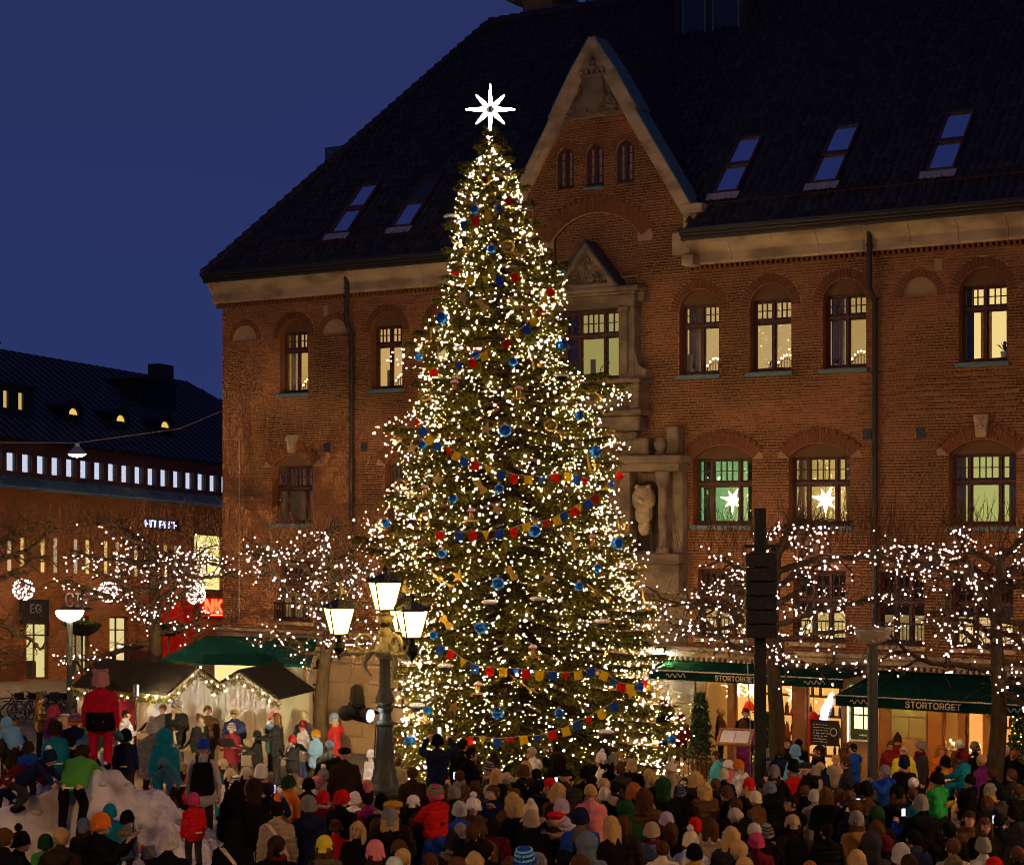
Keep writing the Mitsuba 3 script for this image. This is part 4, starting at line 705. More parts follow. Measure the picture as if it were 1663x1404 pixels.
m.box(CU - 1.85, CU + 1.85, OV - .26, 0, 10.12, 10.28, .03); m.box(CU - 1.7, CU + 1.7, OV - .1, 0, 9.7, 10.12, .05); m.box(CU - 1.5, CU + 1.5, OV + .08, 0, 9.2, 9.7, .08); m.put("balcony", "stone_dark", ORI, TB)
WO, li = window(CU, 1.98, 11.16, 13.13, -.2, [1, 1.5, .9], 12.42, [2, 4, 2], None, None)
room(CU, 2.0, 11.16, 13.13, .5, (.27, .25, .07), 1.4); curtain(CU - .98, CU - .5, 11.1, 13.2, .1, WO, "room_dark")
dk = key("desk_lamp"); m = MB(); m.tube([(CU + .1, .1, 11.2), (CU + .1, .1, 11.5), (CU + .3, .1, 11.7)], .018, 5); m.lathe([(.03, .08), (.09, 0)], 10, (CU + .33, .1, 11.64)); m.box(CU - .2, CU + .5, 0, .3, 11.2, 11.3); m.put("desk_lamp", "steel", None, TB); tag(dk, "small metal desk lamp behind the bay window under the pediment", "desk lamp")
# portal below the oriel
POR = key("portal", BB); m = MB(); ZP = .5
m.box(CU - 3.05, CU + 3.05, -.7, 0, 8.28 + ZP, 8.5 + ZP, .03); m.box(CU - 2.95, CU + 2.95, -.6, 0, 8.05 + ZP, 8.28 + ZP, .02); m.box(CU - 2.95, CU + 2.95, -.6, 0, 6.0, 6.3, .03); m.box(CU - 2.9, CU + 2.9, -.5, 0, 5.2, 6.0, .02)
for s in (-1, 1):
    m.box(CU + s * 1.2 - .16, CU + s * 1.2 + .16, -.5, 0, 6.3, 8.05 + ZP, .02); m.box(CU + s * 2.75 - .16, CU + s * 2.75 + .16, -.3, 0, 6.3, 8.05 + ZP, .02); m.box(CU + s * 2.65 - .17, CU + s * 2.65 + .17, -.45, 0, 8.5 + ZP, 9.3 + ZP, .04)
    m.box(CU + s * 1.7 - .5, CU + s * 1.7 + .2, -.45, 0, 8.5 + ZP, 9.0 + ZP, .06)
scene[POR] = mikit.ply(m.get(), "stone_dark"); scene[POR]["to_world"] = T4(TB.tolist())
for s in (-1, 1):
    MB().lathe([(.17, 6.3), (.17, 6.45), (.13, 6.5), (.115, 8.1), (.13, 8.12), (.16, 8.2), (.2, 8.45), (.2, 8.55)], 14, (CU + s * 2.4, -.5, 0)).put("column", "stone_dark", POR, TB)
    m = MB(); m.lathe([(0, 0), (.16, .02), (.1, .1), (.2, .24), (.2, .34), (.1, .46), (.04, .5), (0, .52)], 12, (CU + s * 2.3, -.4, 8.5 + ZP)); m.put("urn", "stone_dark", POR, TB)
    x = CU + s * 1.72; y = -.32; m = MB(); m.prism(sg.Polygon([(x - .36, 6.35), (x + .36, 6.35), (x + .36, 7.95)] + arcpts(x, 7.95, .36, 0, 180, 8)), -.04, -.02); m.put("niche", "room_dark", POR, TB)
    m = MB(); m.ball((x, y, 7.85), .24, 2, (1, 1, 1.1)); m.ball((x, y - .2, 7.75), .13, 2, (1, 1, .9)); m.ball((x, y, 7.8), .33, 2, (1.1, .7, 1.15)); m.ball((x, y + .02, 7.4), .27, 2, (1, .8, 1.3)); m.ball((x - .18, y - .05, 8.12), .08); m.ball((x + .18, y - .05, 8.12), .08); m.box(x - .1, x + .1, y - .33, y - .2, 7.72, 7.79, .03); m.ball((x, y + .05, 7.0), .2, 1, (1, .8, 1.2)); m.put("lion", "stone", POR, TB, 35)
w = MB(); w.prism(sg.box(CU - 2.9, 3.74, CU + 2.9, 5.2).difference(sg.box(CU - 1.2, 3.7, CU + 1.2, 5.1)), -.04, 0); w.prism(sg.box(CU - 2.8, 6.3, CU + 2.8, 8.5), -.02, 0); w.put("portal_wall", "stone_dark", BB, TB)
m = MB(); k = 0.1
m.box(-.1, ULEN + .1, -.32, .1, 3.62, 3.74, .02); m.box(-.05, ULEN + .05, -.2, .1, 3.45, 3.62, .02); m.put("string_course", "stone", BB, TB); m = MB()
while k < ULEN: m.box(k, k + .08, -.28, -.05, 3.36, 3.45); k += .16
m.put("string_dentils", "stone", BB, TB)
# roof: pantiles on the front slope and hip, ridge tiles, skylights, dormer, chimneys
RT, RZ, RV = 1.07, 15.1, -.5
HIPU = .62
def rz(v): return RZ + RT * (v - RV)
VR = 8.2
front = [(-.35, RV, RZ), (ULEN + .35, RV, RZ), (ULEN + .35 - 8.7 * HIPU, VR, rz(VR)), (-.35 + 8.7 * HIPU, VR, rz(VR))]
m = MB(); m.add(front + [(-.35, 17.5, RZ), (ULEN + .35, 17.5, RZ)], [[4, 0, 3], [1, 5, 2], [5, 4, 3], [5, 3, 2]]); pv, pf = trimesh.creation.triangulate_polygon(sg.Polygon([q_[:2] for q_ in front]).difference(sg.box(CU - 3.05, -1, CU + 3.05, .3)), engine='earcut'); m.add(np.column_stack([pv, rz(pv[:, 1])]), pf); ROOF = m.put("roof", "lead_roof", BB, TB)
sky = [(4.05, .45), (6.45, .45), (17.4, .48), (20.3, .48), (23.5, .48)]
tw, te = .235, .33; sl = math.sqrt(1 + RT * RT); tv, tf, tc = [], [], []; n0 = 0; tiles = []
nx = 5; ang = math.atan(RT)
prof = [(x / (nx - 1) * tw, .045 * math.sin(x / (nx - 1) * 2 * math.pi)) for x in range(nx)]
tile_v = []
for s_, lift in ((0, .035), (te + .05, 0)):
    for x, h in prof: tile_v.append((x, s_, h + lift + .03))
tile_v += [(x, 0, h - .01) for x, h in prof]
tile_v = np.array(tile_v); tile_f = np.array([[i, i + 1, nx + i + 1] for i in range(nx - 1)] + [[i, nx + i + 1, nx + i] for i in range(nx - 1)] + [[2 * nx + i, 2 * nx + i + 1, i + 1] for i in range(nx - 1)] + [[2 * nx + i, i + 1, i] for i in range(nx - 1)])
RM = np.eye(4); RM[:3, 1] = (0, math.cos(ang), math.sin(ang)); RM[:3, 2] = (0, -math.sin(ang), math.cos(ang))
slen = (VR - RV) * sl
for j in range(int(slen / te)):
    v = RV + j * te / sl; a, b = -.35 + (v - RV) * HIPU, ULEN + .35 - (v - RV) * HIPU
    for i in range(int((b - a) / tw) + 1):
        u = math.floor(a / tw) * tw + i * tw + (.03 * math.sin(j * 1.7))
        if u < a - .05 or u > b or u > 27: continue
        if abs(u - CU) < (2.6 - (v - .62) * .595 if v < 3.14 else 1.1 - (v - 3.14) * .7) - .15 and v < 4.8: continue
        if any(s_ - .02 < u + .1 < s_ + .85 and t_ - .1 < v < t_ + 1.75 for s_, t_ in sky): continue
        tiles.append((u, v))
tiles = np.array(tiles); near = np.argsort(-(tiles[:, 0] - 2 * tiles[:, 1]) + 100 * (tiles[:, 0] > 26.3))[:300]; far = np.setdiff1d(np.arange(len(tiles)), near)
lv = tile_v @ RM[:3, :3].T
tj = NR.randn(len(far), 3) * np.array([.006, .004, .006])
tvv = lv[None] + np.stack([tiles[far, 0], tiles[far, 1], rz(tiles[far, 1])], 1)[:, None] + tj[:, None]
tff = (tile_f[None] + len(lv) * np.arange(len(far))[:, None, None]).reshape(-1, 3)
tcc = np.repeat(np.array([(.036, .031, .03)]) * (.55 + .9 * NR.rand(len(far), 1)), len(lv), 0)
put("roof_tiles", prim(tvv.reshape(-1, 3), tff), "tile_vc", ROOF, TB, kind="stuff", color=tcc)
for i in range(3): mat(f"tile_{i}", (.042 * (.7 + .3 * i), .033 * (.7 + .3 * i), .033 * (.7 + .3 * i)), .6, specular=.35)
tp = mikit.ply(prim(lv, tile_f), "tile_0")
for i in near: u, v = tiles[i]; put("tile", tp, f"tile_{NR.randint(0, 3)}", ROOF, ftm(u, v, rz(v)))
def ridge(a, b, n):
    a, b = np.array(a, float), np.array(b, float); m = MB(); m.tube([(0, 0, 0), (0, 0, .46)], [.2, .14], 8)
    d = (b - a) / n; dn = d / np.linalg.norm(d); t = np.array([-dn[1], dn[0], 0]); t /= np.linalg.norm(t); Mx = np.eye(4); Mx[:3, 0] = t; Mx[:3, 1] = np.cross(dn, t); Mx[:3, 2] = dn * np.linalg.norm(d) / .42
    rp = mikit.ply(m.get(), "tile_1", 40)
    for i in range(n): q = Mx.copy(); q[:3, 3] = a + d * i + np.array([0, 0, .03]); put("ridge_tile", rp, "tile_1", ROOF, TB @ q)
ridge(front[0], front[3], 36); ridge(front[3], (18, VR, rz(VR)), 30)
# gable roof running back into the main slope
m = MB(); m.prism(sg.Polygon([(CU - 3.0, 15.2), (CU + 3.0, 15.2), (CU + 2.6, 16.3), (CU + 1.1, 19.0), (CU, 20.7), (CU - 1.1, 19.0), (CU - 2.6, 16.3)]), .4, 6); m.put("gable_roof", "tile_0", ROOF, TB)
for k, (u, t) in enumerate(sky):
    S = key("skylight", ROOF); m = MB(); h = .62 * .5; Mx = RM.copy(); Mx[:3, 3] = (u, t, rz(t)); L = 1.7 * sl
    frame_ring(m, 0, .78, 0, L, 0, .12, .06); m.box(.05, .73, 0, .12, L * .47, L * .53)
    # local (u, slope, normal): the ring is built in (u, v, z) = (u, normal, slope)
    qv = np.vstack(m.v); qv = np.stack([qv[:, 0], qv[:, 2], qv[:, 1] + .02], 1); scene[S] = mikit.ply(prim(qv, np.vstack(m.f)[:, ::-1]), "window_wood"); scene[S]["to_world"] = T4((TB @ Mx).tolist())
    for a, b in ((.06, L * .47), (L * .53, L - .06)):
        if k == 1 and a > 1: put("pane", prim([(.06, a, .08), (.72, a, .08), (.72, b, .08), (.06, b, .08)], [[0, 1, 2], [0, 2, 3]]), "lead_roof", S, TB @ Mx)
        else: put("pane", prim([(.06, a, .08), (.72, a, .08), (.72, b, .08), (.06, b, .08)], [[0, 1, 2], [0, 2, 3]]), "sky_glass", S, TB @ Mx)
    m = MB()
    for i in range(13): x = -.12 + i * .075; m.add([(x, -.28, .07 + .03 * (i % 2)), (x + .075, -.28, .07 + .03 * ((i + 1) % 2)), (x + .075, 0, .1), (x, 0, .1)], [[0, 1, 2], [0, 2, 3]])
    m.put("apron_flashing", "snow_lead", S, TB @ Mx)
m = MB(); pts = [(u, .02, rz(.02) + .22) for u in np.arange(.5, CU - 3, .4)]; m.tube(pts, .02, 5)
for p in pts[::4]: m.bar((p[0], p[1], p[2]), (p[0], p[1] - .1, p[2] - .35), .03)
m.put("snow_guard", "rust", ROOF, TB); m = MB(); pts = [(u, .02, rz(.02) + .22) for u in np.arange(CU + 3.3, 27, .4)]; m.tube(pts, .02, 5)
for p in pts[::4]: m.bar((p[0], p[1], p[2]), (p[0], p[1] - .1, p[2] - .35), .03)
m.put("snow_guard", "rust", ROOF, TB)
D = key("dormer", ROOF); m = MB(); m.box(13.15, 15.75, 6.4, 9, 21.8, 26.5); m.box(13.1, 15.8, 6.25, 9, 22.1, 22.3, .03); m.box(13.15, 13.4, 6.3, 6.42, 22.3, 26); m.box(15.45, 15.7, 6.3, 6.42, 22.3, 26); m.box(14.3, 14.5, 6.3, 6.42, 22.3, 26)
scene[D] = mikit.ply(m.get(), "tile_1"); scene[D]["to_world"] = T4(TB.tolist())
m = MB(); frame_ring(m, 13.45, 14.3, 22.35, 25, 6.3, 6.4, .07); frame_ring(m, 14.5, 15.45, 22.35, 25, 6.3, 6.4, .07); m.put("frame", "copper", D, TB)
for a, b in ((13.52, 14.23), (14.57, 15.38)): put("pane", prim([(a, 6.35, 22.4), (b, 6.35, 22.4), (b, 6.35, 24.9), (a, 6.35, 24.9)], [[0, 1, 2], [0, 2, 3]]), "sky_pane", D, TB)
m = MB(); m.box(6.1, 7.3, 8.6, 9.7, 23.5, 25.15, .03); C = m.put("roof_turret", "plaster", ROOF, TB); m = MB(); m.add([(5.6, 8.25, 25.15), (7.65, 8.25, 25.15), (7.65, 10.05, 25.15), (5.6, 10.05, 25.15), (6.6, 9.15, 26.1)], [[0, 1, 4], [1, 2, 4], [2, 3, 4], [3, 0, 4], [0, 2, 1], [0, 3, 2]]); m.put("turret_cap", "copper", ROOF, TB)
MB().tube([(8.6, 8.7, 24.3), (8.6, 8.7, 27.0)], .03, 5).put("mast", "dark_iron", ROOF, TB)
m = MB(); m.box(-.9, .6, 6.5, 8.4, 17, 20.45); m.put("side_dormer", "copper", ROOF, TB)
m = MB(); m.tube([(0.02, -.04, 9.8), (.7, -.05, 9.8), (.75, -.05, 9.7), (.75, -.05, 4)], .018, 5); m.put("facade_cable", "cream_trim", BB, TB)
mat("snow_lead", (.4, .38, .4), .8); mat("rust", (.1, .035, .02), .8)
# ground ----------------------------------------------------------------------------------------
g = [(x, y, gz(x, y)) for x, y in ((-400, -60), (400, -60), (400, 500), (-400, 500))]
put("ground", prim(g, [[0, 1, 2], [0, 2, 3]]), "paving", kind="structure")
# ground floor restaurant ----------------------------------------------------------------------
for a, b in ((-.0, 1.9), (4.0, 6.5), (8.2, 9.4), (11.0, 12.4), (12.4, 15.3), (15.3, 17.1), (21.5, 22.35), (22.75, 23.7), (27, 28.1)):
    m = MB(); n = max(1, round((b - a) / 1.1)); hs = [-.6, .5, 1.05, 1.6, 2.15, 2.75, 3.36]
    for j in range(len(hs) - 1):
        k = n + (j % 2); xs = [a + (b - a) * i / k for i in range(k + 1)]
        for i in range(k): m.box(xs[i] + .004, xs[i + 1] - .004, -.0 - .003 * ((i + j) % 2), .32, hs[j] + .004, hs[j + 1] - .004, .008)
    m.put("ashlar_pier", "plaster", BB, TB)
wins = [(1.9, 4.0), (6.5, 8.2), (9.4, 11.0), (17.25, 18.1), (18.25, 20.0), (20.35, 21.4), (24.1, 24.55), (24.7, 25.2), (25.35, 26.0), (26.1, 27.0)]
m = MB()
for a, b in ((17.1, 17.4), (18.07, 18.27), (20.0, 20.36), (21.38, 21.5), (22.35, 22.75), (23.7, 24.12), (24.5, 24.7), (25.15, 25.36), (25.95, 26.12)): m.box(a, b, .02, .2, -.6, 3.32, .02)
m.put("timber_post", "wood_warm", BB, TB)
for i, (a, b) in enumerate(wins):
    W = key("shop_window", BB); m = MB(); frame_ring(m, a + .01, b - .01, -.3, 3.28, .08, .16, .06); m.box(a + .07, b - .07, .08, .16, .55, .65)
    scene[W] = mikit.ply(m.get(), "wood_warm"); scene[W]["to_world"] = T4(TB.tolist())
    put("pane", prim([(a, .12, .65), (b, .12, .65), (b, .12, 3.25), (a, .12, 3.25)], [[0, 1, 2], [0, 2, 3]]), "pane", W, TB)
    MB().box(a + .05, b - .05, .1, .14, -.3, .55).put("lower_panel", "wood_dark", W, TB)
for a, b, c in ((.5, 11.5, (.2, .1, .03)), (16.6, 21.6, (.85, .42, .1)), (23.5, 27.9, (.95, .4, .09))):
    m = MB(); m.add([(a, .33, -.5), (b, .33, -.5), (b, 3.2, -.5), (a, 3.2, -.5), (a, .33, 3.3), (b, .33, 3.3), (b, 3.2, 3.3), (a, 3.2, 3.3)], [[0, 1, 2], [0, 2, 3], [0, 3, 7], [0, 7, 4], [1, 6, 2], [1, 5, 6]]); r = m.put("dining_room", "room_wall", BB, TB)
    put("lit_wall", prim([(a, 3.1, -.5), (b, 3.1, -.5), (b, 3.1, 3.3), (a, 3.1, 3.3)], [[0, 1, 2], [0, 2, 3]]), "room_wall", r, TB, emit=c, weight=.5)
    m = MB(); rr = random.Random(int(a))
    for j in range(4):
        z = .6 + j * .55; m.box(a + 1, b - .6, 2.6, 2.9, z, z + .04)
        for i in range(int((b - a) * 3)):
            u = rr.uniform(a + 1.05, b - .7); m.lathe([(.0, 0), (.045, 0), (.045, .2), (.015, .27), (.015, .33), (0, .33)], 6, (u, 2.72, z + .04))
    m.put("bottle_shelf", "wood_dark", r, TB)
for u, z, l in ((18.0, 2.55, "glowing star lamp left of the timber post in the restaurant window"), (18.55, 2.6, "glowing star lamp just right of the timber post in the restaurant window"), (19.85, 2.55, "glowing star lamp in the restaurant window right of the tree trunk")):
    star_lamp(ftm(u, .6, z), l, 12, .36, (9, 6, 2.4), None, .6)
for u, z, l in ((18.3, 1.98, "small red pendant lamp under the star lamps in the restaurant"), (19.7, 1.95, "round red pendant lamp right of the tree trunk in the restaurant"), (20.2, 1.8, "tall red pendant shade beside the blackboard in the restaurant")):
    k = thing("pendant_lamp", l, "lamp"); M = ftm(u, .9, z); m = MB(); m.lathe([(.04, .25), (.1, .2), (.19, 0)], 14); m.put("lamp_shade", "flag_red", k, M); MB().ball((0, 0, .05), .06, 1).put("lamp_bulb", "bulb", k, M, emit=(8, 3, .8), weight=.3); MB().tube([(0, 0, .25), (0, 0, 1.3)], .008, 4).put("cord", "cable", k, M)
# awnings with lettering
def awning(u0, u1, proud, ztop, zf, val, words, label, sides=True):
    k = thing("awning", label, "awning"); v1 = -proud; n = max(2, int((u1 - u0) / 1.2)); m = MB()
    for i in range(n):
        a, b = u0 + (u1 - u0) * i / n, u0 + (u1 - u0) * (i + 1) / n; vs = []
        for j in range(5):
            t = j / 4; sag = -.05 * math.sin(math.pi * t)
            for s_ in range(4): vs.append((a + (b - a) * s_ / 3, v1 * t, ztop + (zf - ztop) * t + sag - .03 * math.sin(math.pi * s_ / 3) * math.sin(math.pi * t)))
        f = []
        for j in range(4):
            for s_ in range(3): q = j * 4 + s_; f += [[q, q + 1, q + 5], [q, q + 5, q + 4]]
        m.add(vs, f)
    if sides:
        for u in (u0, u1): m.add([(u, 0, ztop), (u, v1, zf), (u, 0, zf)], [[0, 1, 2]])
    m.put("canopy", "awning_green", k, TB); m = MB(); nn = int((u1 - u0) / .25); us = np.linspace(u0, u1, nn + 1); y = v1 - .012 * np.sin(us * 5)
    v = np.concatenate([np.stack([us, y, np.full(nn + 1, zf)], 1), np.stack([us, y - .02 * np.cos(us * 3), np.full(nn + 1, zf - val)], 1)]); f = [[i, i + 1, nn + 2 + i] for i in range(nn)] + [[i, nn + 2 + i, nn + 1 + i] for i in range(nn)]
    m.add(v, f); m.put("valance", "awning_green", k, TB)
    MB().tube(np.stack([us, y - .01, np.full(nn + 1, zf)], 1), .018, 5).put("piping", "cream_trim", k, TB)
    m = MB(); m.bar((u0, v1 + .04, zf - .03), (u1, v1 + .04, zf - .03), .05)
    for u in (u0 + .1, (u0 + u1) / 2, u1 - .1): m.bar((u, 0, ztop - .1), (u, v1, zf - .04), .035)
    m.put("awning_arm", "dark_iron", k, TB)
    for t, u, h in words:
        if t:
            tmh = meshkit.text_mesh(t, h, .006, True); q = np.array(tmh.vertices); put("lettering", prim(np.stack([u + q[:, 0], v1 - .05 - q[:, 2] * 1, zf - val * .78 + q[:, 1]], -1), tmh.faces[:, ::-1]), "cream_trim", k, TB)
        else:
            m = MB(); xs = np.linspace(0, .6, 26); m.tube(np.stack([u + xs, np.full(26, v1 - .05), zf - val * .55 + xs * .06 + .05 * np.sin(xs * 40)], 1), .012, 4); m.put("script_logo", "cream_trim", k, TB)
awning(16.35, 21.95, 1.3, 3.42, 3.16, .24, [("STORTORGET", 18.35, .13), ("", 20.9, .1), ("", 16.9, .1)], "dark green awning with pale lettering over the restaurant window left of the lit menu case")
awning(22.45, 28.6, 3.0, 3.32, 2.93, .26, [("STORTORGET", 24.25, .15), ("", 22.85, .1), ("", 26.55, .1)], "large dark green awning with pale lettering at the right edge above the crowd")
for u, l in ((23.2, "left patio heater under the large green awning"), (25.6, "right patio heater under the large green awning")):
    k = thing("patio_heater", l, "heater"); m = MB(); m.box(u - .3, u + .3, -1.1, -.95, 2.95, 3.02, .01); m.put("reflector", "steel", k, TB); MB().box(u - .27, u + .27, -1.06, -.99, 2.925, 2.945).put("heating_bar", "bulb", k, TB, emit=(600, 210, 50), weight=2.5)
k = thing("wall_floodlight", "bright white floodlight on the wall beside the spruce, under the stone ledge", "floodlight"); m = MB(); m.box(16.12, 16.4, -.5, -.36, 3.56, 3.72, .02); m.bar((16.25, -.36, 3.6), (16.25, -.3, 3.6), .05); m.put("housing", "dark_iron", k, TB)
MB().ball((16.22, -.55, 3.5), .1, 2).put("lamp_bulb", "bulb", k, TB, emit=(1300, 880, 320), weight=3)
k = thing("awning_lamp", "small bright lamp under the left end of the smaller green awning", "lamp"); MB().box(16.7, 16.95, -.85, -.6, 2.98, 3.04, .01).put("housing", "dark_iron", k, TB); MB().ball((16.82, -.72, 2.93), .06, 1).put("lamp_bulb", "bulb", k, TB, emit=(1700, 1080, 360), weight=3)
# lit menu case, blackboard, neon, exit-style sign
k = thing("menu_case", "lit white menu case on the wall beside the green awning", "menu case"); m = MB(); M = ftm(0, -.06, 0); frame_ring(m, 21.62, 22.42, 1.45, 2.5, -.06, .05, .05); m.put("frame", "white_paint", k, M)
MB().box(21.67, 22.37, .0, .04, 1.5, 2.45).put("back_panel", "leaf", k, M); b = MB()
for a, c in ((21.76, 22.0), (22.04, 22.28)):
    for z0, z1 in ((1.78, 2.12), (2.16, 2.4)): b.box(a, c, -.012, -.004, z0, z1)
b.put("menu_sheet", "paper", k, M, emit=(1.5, 1.25, .6), weight=.3); m = MB(); m.box(21.9, 22.15, -.02, 0, 1.6, 1.64); m.put("name_plate", "paper", k, M)
MB().box(21.6, 21.625, -.09, -.03, 1.43, 2.45).put("edge_light", "bulb", k, M, emit=(3, 2.6, 1.6), weight=.2)
k = thing("blackboard", "black chalkboard with handwritten lines and a ring, left of the menu case", "blackboard"); m = MB(); m.box(20.55, 21.35, -.1, -.06, 1.28, 1.95, .01); m.put("board", "speaker_black", k, TB); m = MB(); rr = random.Random(4)
for j in range(7):
    u = 20.62
    while u < 21.0: L = rr.uniform(.04, .12); m.box(u, u + L, -.112, -.101, 1.82 - j * .075, 1.835 - j * .075); u += L + .03
m.tube([(21.2 + .09 * math.cos(a), -.108, 1.65 + .1 * math.sin(a)) for a in np.linspace(0, 6.28, 24)], .012, 4); m.put("chalk_writing", "paper", k, TB, kind="stuff"); MB().box(20.5, 20.55, -.11, -.05, 1.25, 1.98).put("edge_strip", "flag_red", k, TB)
k = thing("neon_sign", "slanting bluish white neon bottle sign in the restaurant window", "neon sign"); m = MB(); M = ftm(21.0, .05, 2.3); m.tube([(-.16, 0, -.4), (-.1, 0, -.1), (.0, 0, .1), (.08, 0, .35)], [.1, .12, .1, .04], 8); m.put("neon_tube", "bulb", k, M, emit=(2.2, 2.6, 4.2), weight=.4); MB().tube([(-.1, .0, -.1), (-.1, .1, -.1)], .01, 4).put("bracket", "dark_iron", k, M)
k = thing("heart_sign", "small green sign with a white heart at the end of the awning", "sign"); m = MB(); m.box(22.0, 22.3, -1.0, -.96, 2.75, 3.0, .008); m.put("board", "sign_green", k, TB, emit=(.1, .5, .2), weight=.1); mat("sign_green", (.05, .4, .15), .5)
hp = [(16 * math.sin(t) ** 3 / 16, (13 * math.cos(t) - 5 * math.cos(2 * t) - 2 * math.cos(3 * t) - math.cos(4 * t)) / 16) for t in np.linspace(0, 2 * math.pi, 30)[:-1]]
MB().prism(sg.Polygon([(22.15 + .09 * a, 2.885 + .085 * b_) for a, b_ in hp]).buffer(0), -1.012, -1.004).put("heart", "white_paint", k, TB)
k = thing("menu_stand", "wooden menu stand with open pages beside the purple coat", "menu stand"); M = ftm(19.5, -2.5, gz(6, 47) + .2, .2); m = MB(); q = tm(0, 0, 1.3); q[:3, :3] = [[1, 0, 0], [0, .8, -.6], [0, .6, .8]]
b = MB(); frame_ring(b, -.45, .45, -.3, .3, -.04, .04, .07); bb = b.get(); bb.vertices = np.stack([bb.vertices[:, 0], bb.vertices[:, 2], -bb.vertices[:, 1]], 1); m.mesh(bb, q); m.bar((0, 0, 0), (0, 0, 1.28), .07); m.box(-.25, .25, -.2, .2, 0, .04); m.put("frame", "wood_warm", k, M)
b = MB(); b.box(-.37, -.01, -.22, .22, .0, .02); b.box(.01, .37, -.22, .22, .0, .02); p_ = b.get(); p_.vertices = p_.vertices @ q[:3, :3].T + q[:3, 3]; put("page", p_, "paper", k, M)
k = thing("terrace_railing", "low dark metal railing in front of the restaurant beside the spruce", "railing"); m = MB()
for u in np.arange(16.0, 19.4, .13): m.tube([(u, -2.6, .1), (u, -2.6, 1.05)], .012, 4)
m.bar((15.9, -2.6, 1.07), (19.4, -2.6, 1.07), .05); m.bar((15.9, -2.6, .2), (19.4, -2.6, .2), .04); m.put("railing_bar", "dark_iron", k, TB)
m = MB(); m.box(15.5, 28, -3.2, .0, -.5, .22, .02); m.put("terrace", "stone", None, TB, kind="structure")
def bush(u, v, z0, h, r, label, n, lights=0, seed=1):
    k = thing("potted_conifer", label, "plant"); rr = np.random.RandomState(seed); M = ftm(u, v, z0); MB().lathe([(0, 0), (.2, 0), (.26, .4), (.22, .4), (0, .36)], 12).put("pot", "pot", k, M)
    t = rr.rand(n) ** .7; a = rr.rand(n) * 6.28; rad = r * (1 - t * .75) * np.sqrt(rr.rand(n)) * (1 + .2 * np.sin(5 * a)); c = np.stack([rad * np.cos(a), rad * np.sin(a), .4 + t * h], 1); d = rr.randn(n, 3); d /= np.linalg.norm(d, axis=1, keepdims=True); e = np.cross(d, rr.randn(n, 3)); e /= np.linalg.norm(e, axis=1, keepdims=True)
    v_ = np.stack([c + d * .09, c + e * .03, c - d * .09, c - e * .03], 1).reshape(-1, 3); f = (np.array([[0, 1, 2], [0, 2, 3]])[None] + 4 * np.arange(n)[:, None, None]).reshape(-1, 3); put("foliage", prim(v_, f), "leaf", k, M)
    if lights:
        b = MB()
        for i in range(lights): p = c[i * 7 % n] * np.array([1.1, 1.1, 1]); b.ball(p, .022, 0)
        b.put("fairy_light", "bulb", k, M, emit=(9, 5, 1.6), weight=.5, kind="stuff")
bush(17.5, -.5, .2, 1.9, .45, "tall potted conifer between the plaster pier and the restaurant window", 1500, 0, 3); bush(19.4, -.6, .2, 1.5, .6, "bushy potted evergreen behind the tree trunk at the restaurant", 1600, 0, 4); bush(26.3, -.6, .2, 2.0, .5, "potted evergreen with tiny lights at the right edge of the terrace", 1500, 60, 5)
for u, z in ((24.3, 1.35), (26.2, 1.1), (24.75, 1.25)):
    k = thing("candle_cluster", {24.3: "group of glowing candles in the window left of the door", 26.2: "glowing candles in the rightmost restaurant window", 24.75: "single glowing candle group between two timber posts"}[u], "candles"); m = MB(); b = MB(); rr = random.Random(int(u * 10))
    for i in range(7): x, h = rr.uniform(-.25, .25), rr.uniform(.08, .2); m.lathe([(0, 0), (.03, 0), (.03, h), (0, h)], 8, (x, rr.uniform(0, .15), 0)); b.ball((x, .05, h + .05), .035, 1)
    M = ftm(u, .35, z); m.box(-.35, .35, -.05, .25, -.06, 0); m.put("candle", "paper", k, M); b.put("flame", "bulb", k, M, emit=(14, 9, 3), weight=.4)
# building across the side street ---------------------------------------------------------------
SB = thing("office_building", "long brick building with dark seamed roof and a strip of lit windows at left", "building")
TL = np.eye(4); TL[:3, 0] = (DD[0], DD[1], -K); TL[:2, 1] = -EU; TL[:3, 3] = (-25.8, 95, -1.2)
T0, T1 = -9, 30
wall = sg.box(T0, -1, T1, 9.95); tall = [(-1.9, .35), (-1.0, .35), (-.2, .36), (.68, .36), (2.08, .36), (2.98, .36), (4.44, .36), (5.3, .36), (6.67, .36), (7.56, .36), (9.0, .36), (9.8, .36), (11.36, .36), (12.2, .36)]
shops = [(-3.5, .1, 2.2, 3.0), (1.1, .1, 1.6, 3.0), (4.1, .4, 1.5, 3.0), (7.1, .4, 1.5, 3.0), (10.2, .4, 1.4, 3.0)]; bigw = (13.9, 5.0, 2.6, 3.3)
for t, w_ in tall: wall = wall.difference(sg.box(t, 5.65, t + w_, 7.55))
for t, z, w_, h in shops: wall = wall.difference(sg.box(t, z, t + w_, z + h))
wall = wall.difference(sg.box(bigw[0], bigw[1], bigw[0] + bigw[2], bigw[1] + bigw[3]))
pmat("far_brick", lambda p, n, uv: dr.select((dr.abs(p.z * 12.5 - dr.floor(p.z * 12.5) - .5) < .42), mix((.3, .12, .05), (.2, .08, .035), cell_rand((p.x * .5358 + p.y * .8443) * 4 + .5 * dr.floor(p.z * 12.5), dr.floor(p.z * 12.5), 0)), mi.Color3f(.24, .15, .09)), .9)
w = MB(); w.prism(wall, 0, .4); w.put("wall", "far_brick", SB, TL)
def lit(name, t0, t1, z0, z1, v, col, wt=.15): return put(name, prim([(t0, v, z0), (t1, v, z0), (t1, v, z1), (t0, v, z1)], [[0, 1, 2], [0, 2, 3]]), "room_wall", SB, TL, emit=col, weight=wt)
